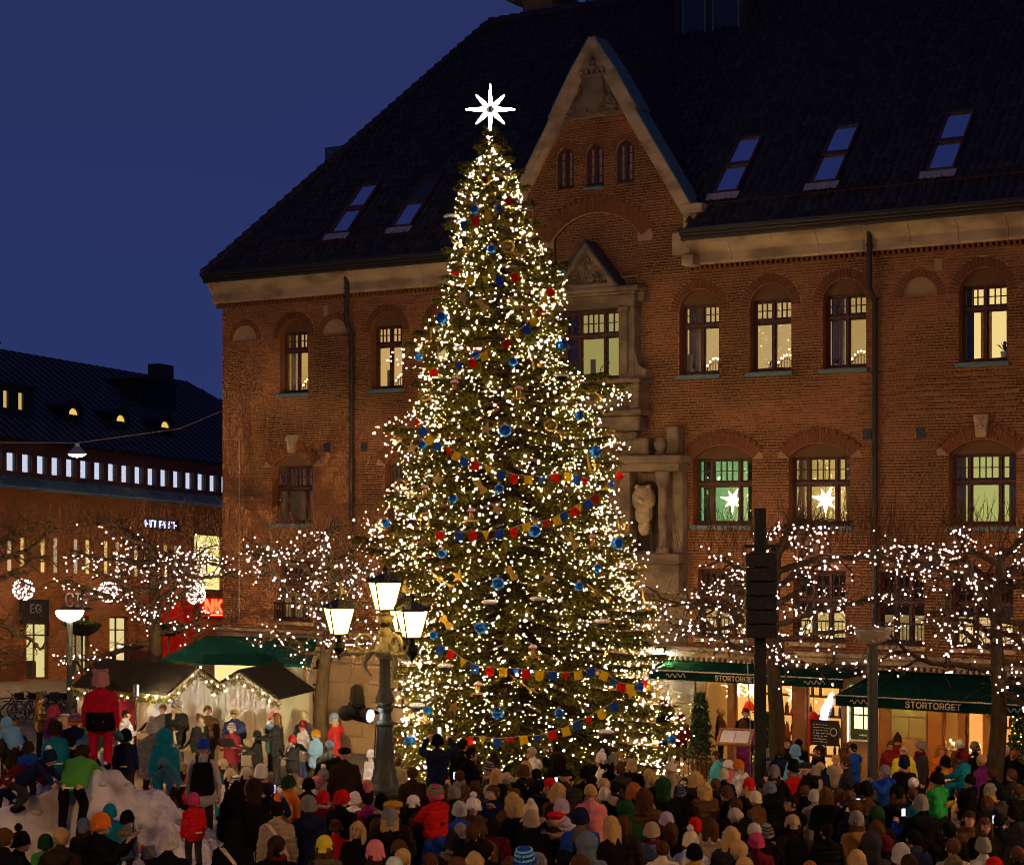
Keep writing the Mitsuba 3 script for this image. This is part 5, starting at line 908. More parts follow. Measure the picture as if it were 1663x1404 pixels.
for i, (t, w_) in enumerate(tall):
    W = key("tall_window", SB); m = MB(); frame_ring(m, t, t + w_, 5.65, 7.55, .04, .12, .04); m.box(t, t + w_, .05, .11, 6.9, 6.94); scene[W] = mikit.ply(m.get(), "wood_warm"); scene[W]["to_world"] = T4(TL.tolist())
    put("pane", prim([(t, .08, 5.65), (t + w_, .08, 5.65), (t + w_, .08, 7.55), (t, .08, 7.55)], [[0, 1, 2], [0, 2, 3]]), "room_wall", W, TL, emit=[(.5, .36, .1), (.2, .2, .14), (.6, .42, .1), (.34, .28, .14)][(i * 3 + i // 2) % 4], weight=.05)
lit("lit_room", -2.2, 14.5, 5.4, 7.8, 1.2, (.95, .68, .22), .4)
for i, (t, z, w_, h) in enumerate(shops):
    W = key("shop_window", SB); m = MB(); frame_ring(m, t, t + w_, z, z + h, .15, .25, .08); m.box(t + w_ * .4, t + w_ * .4 + .06, .15, .25, z, z + h); m.box(t, t + w_, .15, .25, z + h - .75, z + h - .68); scene[W] = mikit.ply(m.get(), "window_wood"); scene[W]["to_world"] = T4(TL.tolist())
    put("pane", prim([(t, .2, z), (t + w_, .2, z), (t + w_, .2, z + h), (t, .2, z + h)], [[0, 1, 2], [0, 2, 3]]), "pane", W, TL)
    lit("shop_room", t - .3, t + w_ + 2.2, z - .3, z + h + .3, 1.8, [(.3, .24, .1), (.75, .66, .26), (.22, .17, .07), (.8, .68, .3), (.8, .62, .26)][i], .15)
    m = MB(); m.box(t + w_ * .55, t + w_ * .9, .8, 1.1, z, z + .9, .05); m.put("display_stand", "room_dark", W, TL)
W = key("stair_window", SB); m = MB(); frame_ring(m, bigw[0], bigw[0] + bigw[2], bigw[1], bigw[1] + bigw[3], .1, .2, .08)
for k in range(1, 4): m.box(bigw[0], bigw[0] + bigw[2], .1, .2, bigw[1] + k * .82, bigw[1] + k * .82 + .05)
scene[W] = mikit.ply(m.get(), "window_wood"); scene[W]["to_world"] = T4(TL.tolist()); lit("lit_room", bigw[0] - .3, bigw[0] + bigw[2] + 2, 4.8, 8.5, 1.5, (1.0, .85, .3), .3)
# strip of office windows
st = sg.box(T0, 10.5, T1, 12.5); S0 = [(-9.1 + 1.03 * i + .3) for i in range(38)]; S0 = [s for s in S0 if s > T0 + .2]
off = -.28 - min(S0, key=lambda s: abs(s + .28))
S0 = [s + off for s in S0]
for s in S0: st = st.difference(sg.box(s, 10.8, s + .68, 11.78))
MB().prism(st, -.05, .3).put("strip_wall", "window_wood", SB, TL)
for i, s in enumerate(S0):
    if s > 17: continue
    W = key("office_window", SB); m = MB(); frame_ring(m, s, s + .68, 10.8, 11.78, .05, .12, .035); scene[W] = mikit.ply(m.get(), "lead_roof"); scene[W]["to_world"] = T4(TL.tolist())
    put("pane", prim([(s, .08, 10.8), (s + .68, .08, 10.8), (s + .68, .08, 11.78), (s, .08, 11.78)], [[0, 1, 2], [0, 2, 3]]), "pane", W, TL)
    j = round((s + .28) / 1.03)
    if j in (2, 5): curtain(s, s + .68, 10.7, 11.8, .3, W, "curtain_stripe")
    elif j > 5: curtain(s + .5, s + .66, 10.7, 11.8, .3, W, "curtain")
mat("curtain_stripe", (.5, .42, .16), .9)
lit("lit_office", T0, T1 - 4, 10.5, 12.3, 1.6, (.62, .68, .85), .6)
m = MB(); m.add([(T0, .0, 10.6), (T1, .0, 10.6), (T1, -.7, 10.02), (T0, -.7, 10.02)], [[0, 1, 2], [0, 2, 3]])
for t in np.arange(T0, T1, .6): m.bar((t, 0, 10.62), (t, -.7, 10.04), .03, .05)
m.box(T0, T1, -.75, -.65, 9.88, 10.0); m.put("copper_skirt", "copper", SB, TL)
m = MB(); SR = .606; m.add([(T0, -.35, 12.5), (T1, -.35, 12.5), (T1 - 6, 9.8, 18.65), (T0, 9.8, 18.65), (T0, 19, 12.5), (T1, 19, 12.5)], [[0, 1, 2], [0, 2, 3], [1, 5, 2], [5, 4, 3], [5, 3, 2]]); RF = m.put("roof", "lead_roof", SB, TL)
m = MB()
for t in np.arange(T0, T1 - .5, .62):
    e = 9.8 if t < T1 - 6 else 9.8 * (T1 - t) / 6; m.bar((t, -.35, 12.53), (t, e - .05, 12.53 + (e + .3) * SR), .04, .06)
m.box(T0, T1, -.5, -.3, 12.38, 12.5); m.put("roof_seam", "dark_iron", RF, TL)
for t, z in ((6.48, 14.15), (10.13, 14.15), (13.75, 14.15)):
    D = key("arched_dormer", RF); v0 = (z - 12.7) / SR - .3; p = sg.Polygon([(t - .62, z - .15)] + [(t + .62, z - .15)] + arcpts(t, z + .45, .62, 0, 180)); h = sg.Polygon(arcpts(t, z + .28, .36, 0, 180)); m = MB(); m.prism(p.difference(h), v0, v0 + .25); m.prism(sg.Polygon(arcpts(t, z + .45, .68, -20, 200) + arcpts(t, z + .45, .6, 200, -20)), v0 - .05, v0 + 3); scene[D] = mikit.ply(m.get(), "dark_iron"); scene[D]["to_world"] = T4(TL.tolist())
    q = MB().prism(h, v0 + .12, v0 + .14); put("pane", q.get(), "room_wall", D, TL, emit=(.85, .55, .1), weight=.08)
for t0, t1, z, litw in ((-4, 3.5, 14.2, True), (15.0, 18.2, 16.2, False)):
    D = key("flat_dormer", RF); v0 = (z - 12.7) / SR - .4; fr = sg.box(t0, z - .2, t1, z + 1.35); m = MB(); ws = [t1 - 1.05 - 1.05 * i for i in range(6)] if litw else []
    for s in ws: fr = fr.difference(sg.box(s, z + .1, s + .36, z + 1.0))
    m.prism(fr, v0, v0 + .2); m.box(t0 - .1, t1 + .1, v0 - .15, v0 + 3.2, z + 1.3, z + 1.45); m.box(t0, t0 + .15, v0 + .2, v0 + 3, z - .2, z + 1.3); m.box(t1 - .15, t1, v0 + .2, v0 + 3, z - .2, z + 1.3); scene[D] = mikit.ply(m.get(), "dark_iron"); scene[D]["to_world"] = T4(TL.tolist())
    for s in ws: put("pane", prim([(s, v0 + .15, z + .1), (s + .36, v0 + .15, z + .1), (s + .36, v0 + .15, z + 1), (s, v0 + .15, z + 1)], [[0, 1, 2], [0, 2, 3]]), "room_wall", D, TL, emit=(.55, .38, .12), weight=.05)
for t in (4.4, 7.3): m = MB(); m.box(t - .3, t + .3, 9.3, 9.9, 18.3, 18.8); m.box(t - .4, t + .4, 9.2, 10, 18.85, 18.95); m.put("roof_vent", "dark_iron", RF, TL)
m = MB(); m.box(20.6, 21.9, 9.0, 10.0, 17, 19.35); m.put("chimney", "wood_dark", RF, TL)
k = thing("neon_sign", "red neon letters on the corner shop beside the brick building", "neon sign"); t_ = meshkit.text_mesh("NK", .75, .08, True); q = np.array(t_.vertices); put("lettering", prim(np.stack([14.35 + q[:, 0] * 1.1, -.3 - q[:, 2], 3.75 + q[:, 1]], -1), t_.faces), "flag_red", k, TL, emit=(5, .35, .1), weight=.8)
MB().box(14.0, 17.2, -.28, -.2, 3.5, 4.6).put("back_board", "flag_red", k, TL); MB().box(14.3, 17.2, -.42, -.34, 3.58, 3.64).put("neon_line", "bulb", k, TL, emit=(7, .8, .2), weight=.3)
MB().box(10.3, 13.7, -.06, -.0, .2, 4.6).put("painted_panel", "flag_red", SB, TL)
k = thing("light_sign", "cold blue-white lit shop sign high on the far building", "sign"); b = MB(); rr = random.Random(2)
for i in range(7):
    t = 9.7 + i * .38; b.box(t, t + .07, -.2, -.12, 8.45, 8.85)
    if i % 2: b.box(t, t + .25, -.2, -.12, 8.78, 8.85)
    if i % 3 == 0: b.box(t, t + .24, -.2, -.12, 8.6, 8.66)
b.put("lettering", "bulb", k, TL, emit=(1.6, 1.8, 3.2), weight=.2); MB().box(9.5, 12.6, -.1, -.02, 8.35, 8.95).put("back_board", "dark_iron", k, TL)
k = thing("shop_sign", "dark square shop sign with grey letters at the far left", "sign"); MB().box(.4, 2.3, -.4, -.25, 2.95, 4.25, .02).put("board", "dark_iron", k, TL); t_ = meshkit.text_mesh("EG", .45, .03, True); q = np.array(t_.vertices); put("lettering", prim(np.stack([.9 + q[:, 0], -.41 - q[:, 2], 3.55 + q[:, 1]], -1), t_.faces[:, ::-1]), "steel", k, TL)
k = thing("shop_sign", "pale grey shop lettering left of the middle light ball", "sign"); t_ = meshkit.text_mesh("CIE", .75, .06, False); q = np.array(t_.vertices); put("lettering", prim(np.stack([3.5 + q[:, 0], -.2 - q[:, 2], 3.9 + q[:, 1]], -1), t_.faces[:, ::-1]), "steel", k, TL); MB().bar((3.4, -.12, 3.85), (5.6, -.12, 3.85), .05).put("rail", "dark_iron", k, TL)
for t, l in ((-.5, "glowing light ball of tiny bulbs at the far left of the side street"), (5.44, "glowing light ball left of the lit tree trunk"), (12.36, "glowing light ball above the red neon letters")):
    k = thing("light_ball", l, "light ball", "light balls hanging along the side street"); rr = np.random.RandomState(int(t * 9) + 20); M = TL @ tm(t, -1.5, 4.75); b = MB(); m = MB(); d = rr.randn(150, 3); d /= np.linalg.norm(d, axis=1, keepdims=True)
    for p in d * .53: b.ball(p, .034, 0)
    for i in range(6): a = i * math.pi / 6; m.tube([(.5 * math.cos(a) * math.cos(x), .5 * math.sin(a) * math.cos(x), .5 * math.sin(x)) for x in np.linspace(0, 6.28, 25)], .012, 4)
    m.tube([(0, 0, .5), (0, 0, 4)], .01, 4); b.put("fairy_light", "bulb", k, M, emit=(7, 5.6, 4.4), weight=.5, kind="stuff"); m.put("wire_frame", "cable", k, M)
for t, l in ((1.6, "dark half-round hanging planter at the far left"), (8.0, "dark half-round hanging planter left of the lit tree trunk"), (13.2, "dark half-round hanging planter right of the lit tree trunk")):
    k = thing("hanging_planter", l, "planter", "half-round planters on posts along the side street"); M = TL @ tm(t, -3.5, 0); m = MB(); m.lathe([(0, 2.45), (.4, 2.5), (.8, 2.75), (1.0, 3.05), (.95, 3.05), (0, 2.95)], 20); m.put("bowl", "dark_iron", k, M); MB().tube([(0, 0, -.2), (0, 0, 5)], .06, 8).put("post", "post_paint", k, M); m = MB(); rr = random.Random(int(t))
    for i in range(70): a, r_ = rr.uniform(0, 6.3), rr.uniform(0, .95); m.ball((r_ * math.cos(a), r_ * math.sin(a), 3.05 + rr.uniform(0, .12)), .09, 0)
    m.put("planting", "leaf", k, M)
# bicycles in a row
def bicycle(X, Y, yaw, label):
    k = thing("bicycle", label, "bicycle", "bicycles parked at the far left"); M = tm(X, Y, gz(X, Y), yaw)
    for x in (-.52, .52):
        W = MB(); W.tube([(x + .33 * math.cos(a), 0, .35 + .33 * math.sin(a)) for a in np.linspace(0, 2 * math.pi, 19)], .022, 5); 
        for a in np.linspace(0, math.pi, 7)[:-1]: W.bar((x + .32 * math.cos(a), 0, .35 + .32 * math.sin(a)), (x - .32 * math.cos(a), 0, .35 - .32 * math.sin(a)), .006)
        W.put("wheel", "cable", k, M)
    m = MB()
    for a, b in (((-.52, .35), (-.1, .32)), ((-.1, .32), (.36, .8)), ((-.18, .8), (.36, .82)), ((-.1, .32), (-.2, .92)), ((-.52, .35), (-.18, .8)), ((.52, .35), (.36, .85)), ((.36, .85), (.33, 1.02))): m.tube([(a[0], 0, a[1]), (b[0], 0, b[1])], .022, 5)
    m.put("frame", ["post_paint", "wood_dark", "steel"][len(labels) % 3], k, M); m = MB(); m.tube([(.22, -.28, 1.02), (.33, 0, 1.04), (.22, .28, 1.02)], .018, 5); m.put("handlebar", "steel", k, M); MB().ball((-.2, 0, .95), .12, 1, (1.1, .6, .35)).put("saddle", "speaker_black", k, M)
    m = MB(); m.box(.45, .75, -.17, .17, .75, .98, .02); m.put("basket", "dark_iron", k, M); MB().box(-.72, -.35, -.07, .07, .74, .77).put("rack", "dark_iron", k, M)
for i, (x, y, a) in enumerate([(-18.3, 66.3, .5), (-17.7, 66.5, .9), (-17.1, 66.2, .4), (-16.6, 66.6, 1.0), (-16.0, 66.3, .6), (-15.5, 66.5, .8), (-17.4, 67.6, .3), (-16.2, 67.7, .5)]): bicycle(x, y, a, ["leftmost parked bicycle at the far left edge", "second parked bicycle from the left in the front row", "third parked bicycle from the left in the front row", "fourth parked bicycle from the left in the front row", "fifth parked bicycle from the left in the front row", "rightmost parked bicycle nearest the long hut", "left bicycle of the two in the back row", "right bicycle of the two in the back row"][i])
# market huts -----------------------------------------------------------------------------------
def hut(label, X, Y, dx, dy, half, L, ze, za, over, shutter):
    "gable front centre at X, Y; ridge runs along dx, dy away from it"
    k = thing("market_hut", label, "hut"); r = np.array([dx, dy]) / math.hypot(dx, dy); M = np.eye(4); M[:2, 1] = r; M[:2, 0] = (r[1], -r[0]); zg = gz(X, Y); M[:3, 3] = (X, Y, 0)
    m = MB(); n = int(2 * half / .14)
    for i in range(n):
        a, b = -half + 2 * half * i / n, -half + 2 * half * (i + 1) / n; za_, zb_ = [ze + (za - ze) * (1 - abs(x) / half) for x in (a, b)]
        m.prism(sg.Polygon([(a + .004, zg - .1), (b - .004, zg - .1), (b - .004, zb_), (a + .004, za_)]), -.002 * (i % 2), .04)
        put("plank", m.get(), "hut_paint", k, M); m = MB()
    for s in (-1, 1):
        p = int(L / .14)
        for i in range(p):
            a, b = L * i / p, L * (i + 1) / p
            if shutter and s == -1 and L * .3 < a < L * .75: m.box(s * half - .02, s * half + .02, a + .004, b - .004, zg - .1, zg + .95); continue
            m.box(s * half - .02 - .002 * (i % 2), s * half + .02, a + .004, b - .004, zg - .1, ze)
    m.box(-half, half, L - .04, L, zg, ze); m.put("side_wall", "hut_paint", k, M)
    if shutter: m = MB(); m.box(-half + .3, -half + .34, L * .3, L * .75, zg + .95, ze); m.put("shutter", "hut_red", k, M); m = MB(); m.box(-half - .3, -half + .05, L * .28, L * .77, zg + .92, zg + .97); m.put("counter", "wood_warm", k, M)
    m = MB(); sl_ = (za - ze) / half; e = half + over; zo = za - sl_ * e
    for s in (-1, 1):
        pts = [(0, -over, za + .03), (s * e, -over, zo + .03), (s * e, L + over, zo + .03), (0, L + over, za + .03)]; q = [(x, y, z + .06) for x, y, z in pts]
        m.add(pts + q, BF5 if s < 0 else BF5)
    R_ = m.put("roof", "black_felt", k, M); m = MB(); m.prism(sg.Polygon([(-e, zo), (-e + .0, zo - .1), (0, za - .1), (e, zo - .1), (e, zo), (0, za)]), -over - .03, -over); m.put("barge_board", "hut_paint", k, M)
    m = MB(); m.box(-.4, -.37, -.03, 0, zg, zg + 1.7); m.box(.37, .4, -.03, 0, zg, zg + 1.7); m.box(-.4, .4, -.03, 0, zg + 1.7, zg + 1.74); m.ball((.3, -.04, zg + .9), .03, 1); m.put("door", "hut_paint", k, M)
    # garland of fir with lights along the roof edges
    gk = thing("fir_garland", "fir garland with small lights along the roof edge of " + ("the front market hut" if not shutter else "the long market hut"), "garland"); rr = np.random.RandomState(int(X * 10) % 97); pts = []
    path = [(-e, -over - .05, zo), (0, -over - .05, za), (e, -over - .05, zo)]
    if shutter: path = [(-e - .04, L + over, zo)] + path
    for a, b in zip(path[:-1], path[1:]):
        d = math.dist(a, b)
        for t in np.arange(0, 1, .02 / d): pts.append(np.array(a) + (np.array(b) - np.array(a)) * t + np.array([0, 0, -.06 - .05 * abs(math.sin(t * d * 3.2))]))
    pts = np.array(pts); c = np.repeat(pts, 4, 0) + rr.randn(len(pts) * 4, 3) * .045; d = rr.randn(len(c), 3); d /= np.linalg.norm(d, axis=1, keepdims=True); s_ = np.cross(d, rr.randn(len(c), 3)); s_ /= np.linalg.norm(s_, axis=1, keepdims=True)
    v = np.stack([c, c + d * .1 + s_ * .018, c + d * .1 - s_ * .018], 1).reshape(-1, 3); put("fir_sprig", prim(v, np.arange(len(v)).reshape(-1, 3)), "fir", gk, M, kind="stuff"); b = MB()
    for p in pts[::14]: b.ball(p + rr.randn(3) * .05 + np.array([-.03, -.05, 0]), .03, 1)
    b.put("fairy_light", "bulb", gk, M, emit=(9, 7, 4.4), weight=1, kind="stuff")
hut("long cream market hut with dark roof and red shutter, left of the choir", -8.34, 48.5, -.8, .6, .95, 3.5, 2.75, 3.32, .12, True)
hut("cream plank market hut with gable to the square, behind the choir", -7.2, 49.0, .27, .96, 1.0, 2.3, 2.55, 3.18, .14, False)
k = thing("market_stall", "market stall with flat green canopy and bright counter behind the huts", "stall"); M = tm(-8.1, 55.5, 0, -.1); m = MB(); m.add([(-2.3, -1, 3.05), (2.3, -1, 2.95), (2.1, 1, 3.6), (-1.4, 1, 3.65), (-2.3, -1, 2.97), (2.3, -1, 2.87)], [[0, 1, 2], [0, 2, 3], [4, 5, 1], [4, 1, 0]]); m.put("canopy", "copper_green", k, M); mat("copper_green", (.008, .045, .033), .85)
m = MB(); m.box(-1.8, 2, .6, .7, 0, 3, 0); m.put("back_wall", "hut_paint", k, M); put("lit_panel", prim([(-1, .55, 1.7), (.3, .55, 1.7), (.3, .55, 2.8), (-1, .55, 2.8)], [[0, 1, 2], [0, 2, 3]]), "room_wall", k, M, emit=(1.1, .8, .3), weight=.5); m = MB()
for x in (-2.1, 2.1): m.bar((x, -.9, .2), (x, -.9, 3), .07)
m.box(-1.8, 2, -.6, -.2, .3, 1.2, .02); m.put("counter", "wood_warm", k, M); MB().ball((.9, -.9, 2.7), .08, 1).put("lamp_bulb", "bulb", k, M, emit=(12, 9, 5), weight=.5)
k = thing("swirl_banner", "dark stall board with a white swirl left of the choir", "banner"); M = tm(-11.3, 47.5, gz(-11.3, 47.5) + .3); MB().box(-.45, .45, 0, .04, .3, 1.25, .01).put("board", "wood_dark", k, M); m = MB(); m.tube([(.22 * (1 - t / 16) * math.cos(t * .5), -.02, .78 + .22 * (1 - t / 16) * math.sin(t * .5)) for t in range(15)], .025, 5); m.put("swirl", "white_paint", k, M); m = MB(); frame_ring(m, -.48, .48, .28, 1.27, -.02, .06, .03); m.bar((-.46, .02, -.4), (-.46, .02, .3), .05); m.bar((.46, .02, -.4), (.46, .02, .3), .05); m.put("frame", "steel", k, M)
# bare pollarded trees with fairy lights -----------------------------------------------------------
def bare_tree(X, Y, r0, zc0, zc1, hw, seed, label, nlights, side=0.0, lean=0.0, blabel=None):
    k = thing("bare_tree", label, "tree"); rr = np.random.RandomState(seed); z0 = gz(X, Y) - .05; H = zc1 - .9
    tp = np.array([(lean * (z - z0) * .08 + .06 * math.sin(z * 1.3 + seed), .05 * math.cos(z * 1.1), z) for z in np.linspace(z0, H, 12)]); tr = r0 * np.linspace(1, .38, 12); tr[0] *= 1.35; tr[1] *= 1.1
    M = tm(X, Y, 0); t = MB(); t.tube(tp, tr, 9); t.put("trunk", "bark", k, M, True)
    spots, tw = [], MB()
    nl = 17
    for i in range(nl):
        zz = zc0 + .15 + (H - zc0 - .2) * (i / nl) ** .9; base = np.array([np.interp(zz, tp[:, 2], tp[:, 0]), np.interp(zz, tp[:, 2], tp[:, 1]), zz]); a = i * 2.4 + rr.rand() * .8 + seed; L = hw * rr.uniform(.8, 1.08) * (1 - .25 * max(0, (zz - zc0) / (H - zc0) - .6)); el = rr.uniform(-.2, .34) + .35 * i / nl
        p, pts = base.copy(), [base.copy()]; n = 9; d = np.array([math.cos(a) * math.cos(el), math.sin(a) * math.cos(el), math.sin(el)])
        for j in range(n):
            d = d + rr.randn(3) * np.array([.22, .22, .16]); d[2] += .015; d /= np.linalg.norm(d); p = p + d * L / n; p[2] = min(p[2], zc1 - .35); pts.append(p.copy())
        pts = np.array(pts); q = MB(); q.tube(pts, np.linspace(r0 * .34, .03, n + 1), 6)
        for j in range(2, n + 1):
            if rr.rand() < .35: q.ball(pts[j], np.interp(j, [0, n], [r0 * .36, .05]) * 1.25, 1)
        for j in range(2, n + 1):
            for c in range(2):
                if rr.rand() < .2: continue
                d2 = rr.randn(3) * np.array([1, 1, .5]); d2[:2] += pts[j, :2] - base[:2]; d2 /= np.linalg.norm(d2); p2, s2 = pts[j].copy(), [pts[j].copy()]
                L2 = rr.uniform(.35, .95)
                for _ in range(4): d2 = d2 + rr.randn(3) * .35; d2 /= np.linalg.norm(d2); p2 = p2 + d2 * L2 / 4; p2[2] = np.clip(p2[2], zc0 - .35, zc1); s2.append(p2.copy())
                q.tube(s2, np.linspace(.032, .012, 5), 4, False); spots += [s2[2], s2[3], s2[4]]
                for _ in range(4):
                    b0 = s2[rr.randint(1, 5)]; u = rr.randn(3) * np.array([.5, .5, .35]) + np.array([0, 0, .45 if b0[2] > zc1 - 1.6 else .1]); u /= np.linalg.norm(u); L3 = rr.uniform(.3, .75); m1 = b0 + u * L3 * .5 + rr.randn(3) * .05
                    tw.tube([b0, m1, b0 + u * L3 + rr.randn(3) * .08], [.009, .007, .004], 3, False)
        q.put("limb", "bark", k, M, True); spots += list(pts[2:])
    # upright shoots over the clipped crown
    for i in range(170):
        a, r_ = rr.rand() * 6.28, hw * math.sqrt(rr.rand()); b0 = np.array([r_ * math.cos(a), r_ * math.sin(a), zc1 - rr.uniform(.5, 1.1)]); u = np.array([rr.randn() * .3, rr.randn() * .3, 1]); L3 = rr.uniform(.5, 1.15); tw.tube([b0, b0 + u * L3 * .5 + rr.randn(3) * .03, b0 + u * L3], [.011, .008, .004], 3, False)
    tw.put("twigs", "bark_red", k, M, kind="stuff")
    if nlights:
        lk = thing("fairy_light_string", blabel, "string lights"); b = MB(); sp = np.array(spots); ok = (sp[:, 2] < zc1 - .4) & (sp[:, 0] * side > -hw * .75); sp = sp[ok]; w = (.25 + meshkit.noise(sp * 1.1, seed) ** 2 * 2) * (1.7 - (sp[:, 2] - zc0) / (zc1 - zc0)); idx = rr.choice(len(sp), min(nlights, len(sp)), False, w / w.sum()); wire = MB()
        for i in idx: b.ball(sp[i] + rr.randn(3) * .05, [.015, .019, .027][rr.randint(3)], 1)
        oi = idx[np.argsort(np.arctan2(sp[idx, 1], sp[idx, 0]))]
        for i0, i1 in zip(oi[:-1], oi[1:]):
            if np.linalg.norm(sp[i0] - sp[i1]) < 1.0: wire.tube([sp[i0], (sp[i0] + sp[i1]) / 2 - np.array([0, 0, .04]), sp[i1]], .006, 3, False)
        b.put("bulb", "bulb", lk, M, emit=(22, 14, 11.5), weight=6, kind="stuff"); wire.put("wire", "cable", lk, M, kind="stuff")
mat("bark_red", (.085, .042, .022), .9)
bare_tree(-10.85, 56, .3, 3.35, 7.5, 2.75, 3, "bare pollarded tree with lights rising behind the long market hut", 520, 0, 0, "purple-white fairy lights in the bare tree behind the long market hut")
bare_tree(-14.9, 51.5, .3, 3.7, 7.5, 2.5, 5, "bare unlit tree cut off by the left edge", 0)
bare_tree(-5.2, 49.8, .24, 3.4, 7.3, 2.75, 8, "bare lit tree between the huts and the candelabra lamp", 680, 0, .7, "purple-white fairy lights in the tree between the huts and the candelabra lamp")
bare_tree(6.55, 46, .25, 3.5, 7.5, 3.1, 12, "bare lit tree directly behind the tall loudspeaker pole", 700, 0, 0, "fairy lights in the bare tree behind the loudspeaker pole")
bare_tree(11.0, 42.3, .24, 3.2, 7.5, 3.1, 17, "bare lit tree in front of the large awning at the right edge", 760, 0, .4, "fairy lights in the bare tree at the right edge")
# the great spruce ------------------------------------------------------------------------------------
SX, SY = 0.0, 45.0
SZ = np.array([.7, 1.14, 1.9, 3.4, 4.9, 6.1, 7.14, 8.3, 9.4, 10.3, 11.3, 12.4, 13.3, 13.9, 14.9, 16.0, 16.5]); SRL = np.array([3.3, 3.15, 3.0, 2.8, 2.75, 2.9, 3.15, 2.75, 2.55, 2.2, 1.95, 1.6, 1.05, 1.05, 1.0, .5, .05]); SRR = np.array([3.6, 3.75, 3.85, 3.6, 3.05, 3.1, 2.75, 2.4, 2.45, 2.25, 1.55, 1.55, 1.4, 1.25, .8, .5, .05])
def sax(z): return (.28 - .81 * (z - 1.1) / 15.4)
BUMPS = [(0., 10.45, .36), (3.14, 11.35, .3), (3.14, 9.55, .2), (.1, 13.35, .25), (-.2, 9.2, .16), (-2.9, 7.2, .1), (-.1, 5.2, .14), (-2.8, 10.2, -.14), (-.4, 11.3, -.12), (-.5, 9.8, -.1)]
def bump(a, z): return sum(h_ * np.exp(-((np.cos(a - b_) - 1) / .08) ** 2 - ((z - z_) / .32) ** 2) for b_, z_, h_ in BUMPS)
def srad(a, z):
    t = .5 + .5 * np.cos(a); return (np.interp(z, SZ, SRL) * (1 - t) + np.interp(z, SZ, SRR) * t) * (1 + .09 * np.sin(a * 5 + z * 3.1) + .06 * np.sin(a * 9 - z * 5.3) + bump(a, z))
SP = thing("spruce_tree", "very tall decorated spruce covered in lights in the middle of the square", "tree"); M_S = tm(SX, SY, 0)
m = MB(); zs = np.linspace(gz(SX, SY) - .1, 16.75, 14); m.tube([(sax(z), 0, z) for z in zs], np.linspace(.26, .03, 14), 9); m.put("trunk", "bark", SP, M_S, True)
rs = np.random.RandomState(5); TV, TF, TCOL = [], [], []; limb = MB(); z = 1.0; twigs = []
while z < 16.5:
    n = int(13 - 6 * (z / 16.5)); ph = rs.rand() * 6.28
    for i in range(n):
        a = ph + 2 * math.pi * (i + .5 * rs.rand()) / n; zz = z + rs.uniform(-.12, .12); L = float(srad(np.array(a), zz)) * rs.uniform(.88, 1.06) * (1.0 if rs.rand() > .04 else 1.12)
        dz0 = -.12 - .22 * (1 - zz / 17); s = np.linspace(0, 1, 7); px = sax(zz) + np.cos(a) * L * s; py = np.sin(a) * L * s; pz = zz + .25 + L * (dz0 * s * 1.2 + .16 * s ** 3)
        p = np.stack([px, py, pz], 1); limb.tube(p, np.linspace(.05, .012, 7), 4, False)
        nt = max(5, int(L * 15)); ts = np.sqrt(np.linspace(.1, 1, nt))
        for t in ts:
            b = np.array([np.interp(t, s, p[:, c]) for c in range(3)]); dr_ = np.array([math.cos(a), math.sin(a), dz0 + .2 * t])
            for sd in (-1, 1, 0):
                if sd == 0 and rs.rand() < .45: continue
                ang = a + sd * rs.uniform(.5, 1.2); l = rs.uniform(.22, .5) * (1 - .45 * t * t) * min(1, .35 + L / 2.4); twigs.append((b[0], b[1], b[2], ang, rs.uniform(-1.15, -.08), l))
    z += .22 + .09 * rs.rand()
for i in range(60): twigs.append((sax(16.2), 0, rs.uniform(15.7, 16.7), rs.rand() * 6.28, rs.uniform(.1, .9), rs.uniform(.12, .28)))
limb.put("branches", "bark", SP, M_S, kind="stuff")
tg = np.array(twigs); nn = 17; N = len(tg); d = np.stack([np.cos(tg[:, 3]) * np.cos(tg[:, 4]), np.sin(tg[:, 3]) * np.cos(tg[:, 4]), np.sin(tg[:, 4])], 1)
s = np.cross(d, [0, 0, 1.]); s /= np.linalg.norm(s, axis=1, keepdims=True); u = np.cross(s, d); j = np.arange(nn); th = j * 2.4 + rs.rand(N, 1) * 6.28; t = (j + .5) / nn
b = tg[:, None, :3] + d[:, None] * (tg[:, 5, None] * t)[..., None]; r = np.cos(th)[..., None] * s[:, None] + np.sin(th)[..., None] * u[:, None]; out = d[:, None] * .8 + r; out /= np.linalg.norm(out, axis=2, keepdims=True)
ln = (.075 * (1.25 - .55 * t))[None, :, None] * rs.uniform(.8, 1.25, (N, nn, 1)); wv = np.cross(out, r); wv /= np.linalg.norm(wv, axis=2, keepdims=True) + 1e-9
v = np.stack([b + wv * .011, b - wv * .011, b + out * ln], 2); pick = rs.rand(N) < .5
for nm, sel, mt in (("needles", pick, "fir"), ("needles", ~pick, "fir_dark")):
    vv = v[sel].reshape(-1, 3); put(nm, prim(vv, np.arange(len(vv)).reshape(-1, 3)), mt, SP, M_S, kind="stuff")
FL = thing("fairy_light_string", "thousands of white and golden fairy lights wound over the tall spruce", "string lights")
def surf(a, z, f): rad = srad(a, z) * f; return np.stack([sax(z) + np.cos(a) * rad, np.sin(a) * rad, z + 0 * a], -1)
def sample_z(n):
    zz = np.linspace(1.0, 16.75, 200); wz = .5 * (np.interp(zz, SZ, SRL) + np.interp(zz, SZ, SRR)) * (.85 + .3 * np.clip((zz - 2) / 9, 0, 1)) + .06 + .4 * (zz > 15.2); c = np.cumsum(wz); return np.interp(rs.rand(n) * c[-1], c, zz)
n = 3000; zb = sample_z(n); pb = surf(rs.rand(n) * 6.283, zb, rs.uniform(.86, 1.05, n)); pb[:, 2] -= .16 + .1 * rs.rand(n); bm = MB()
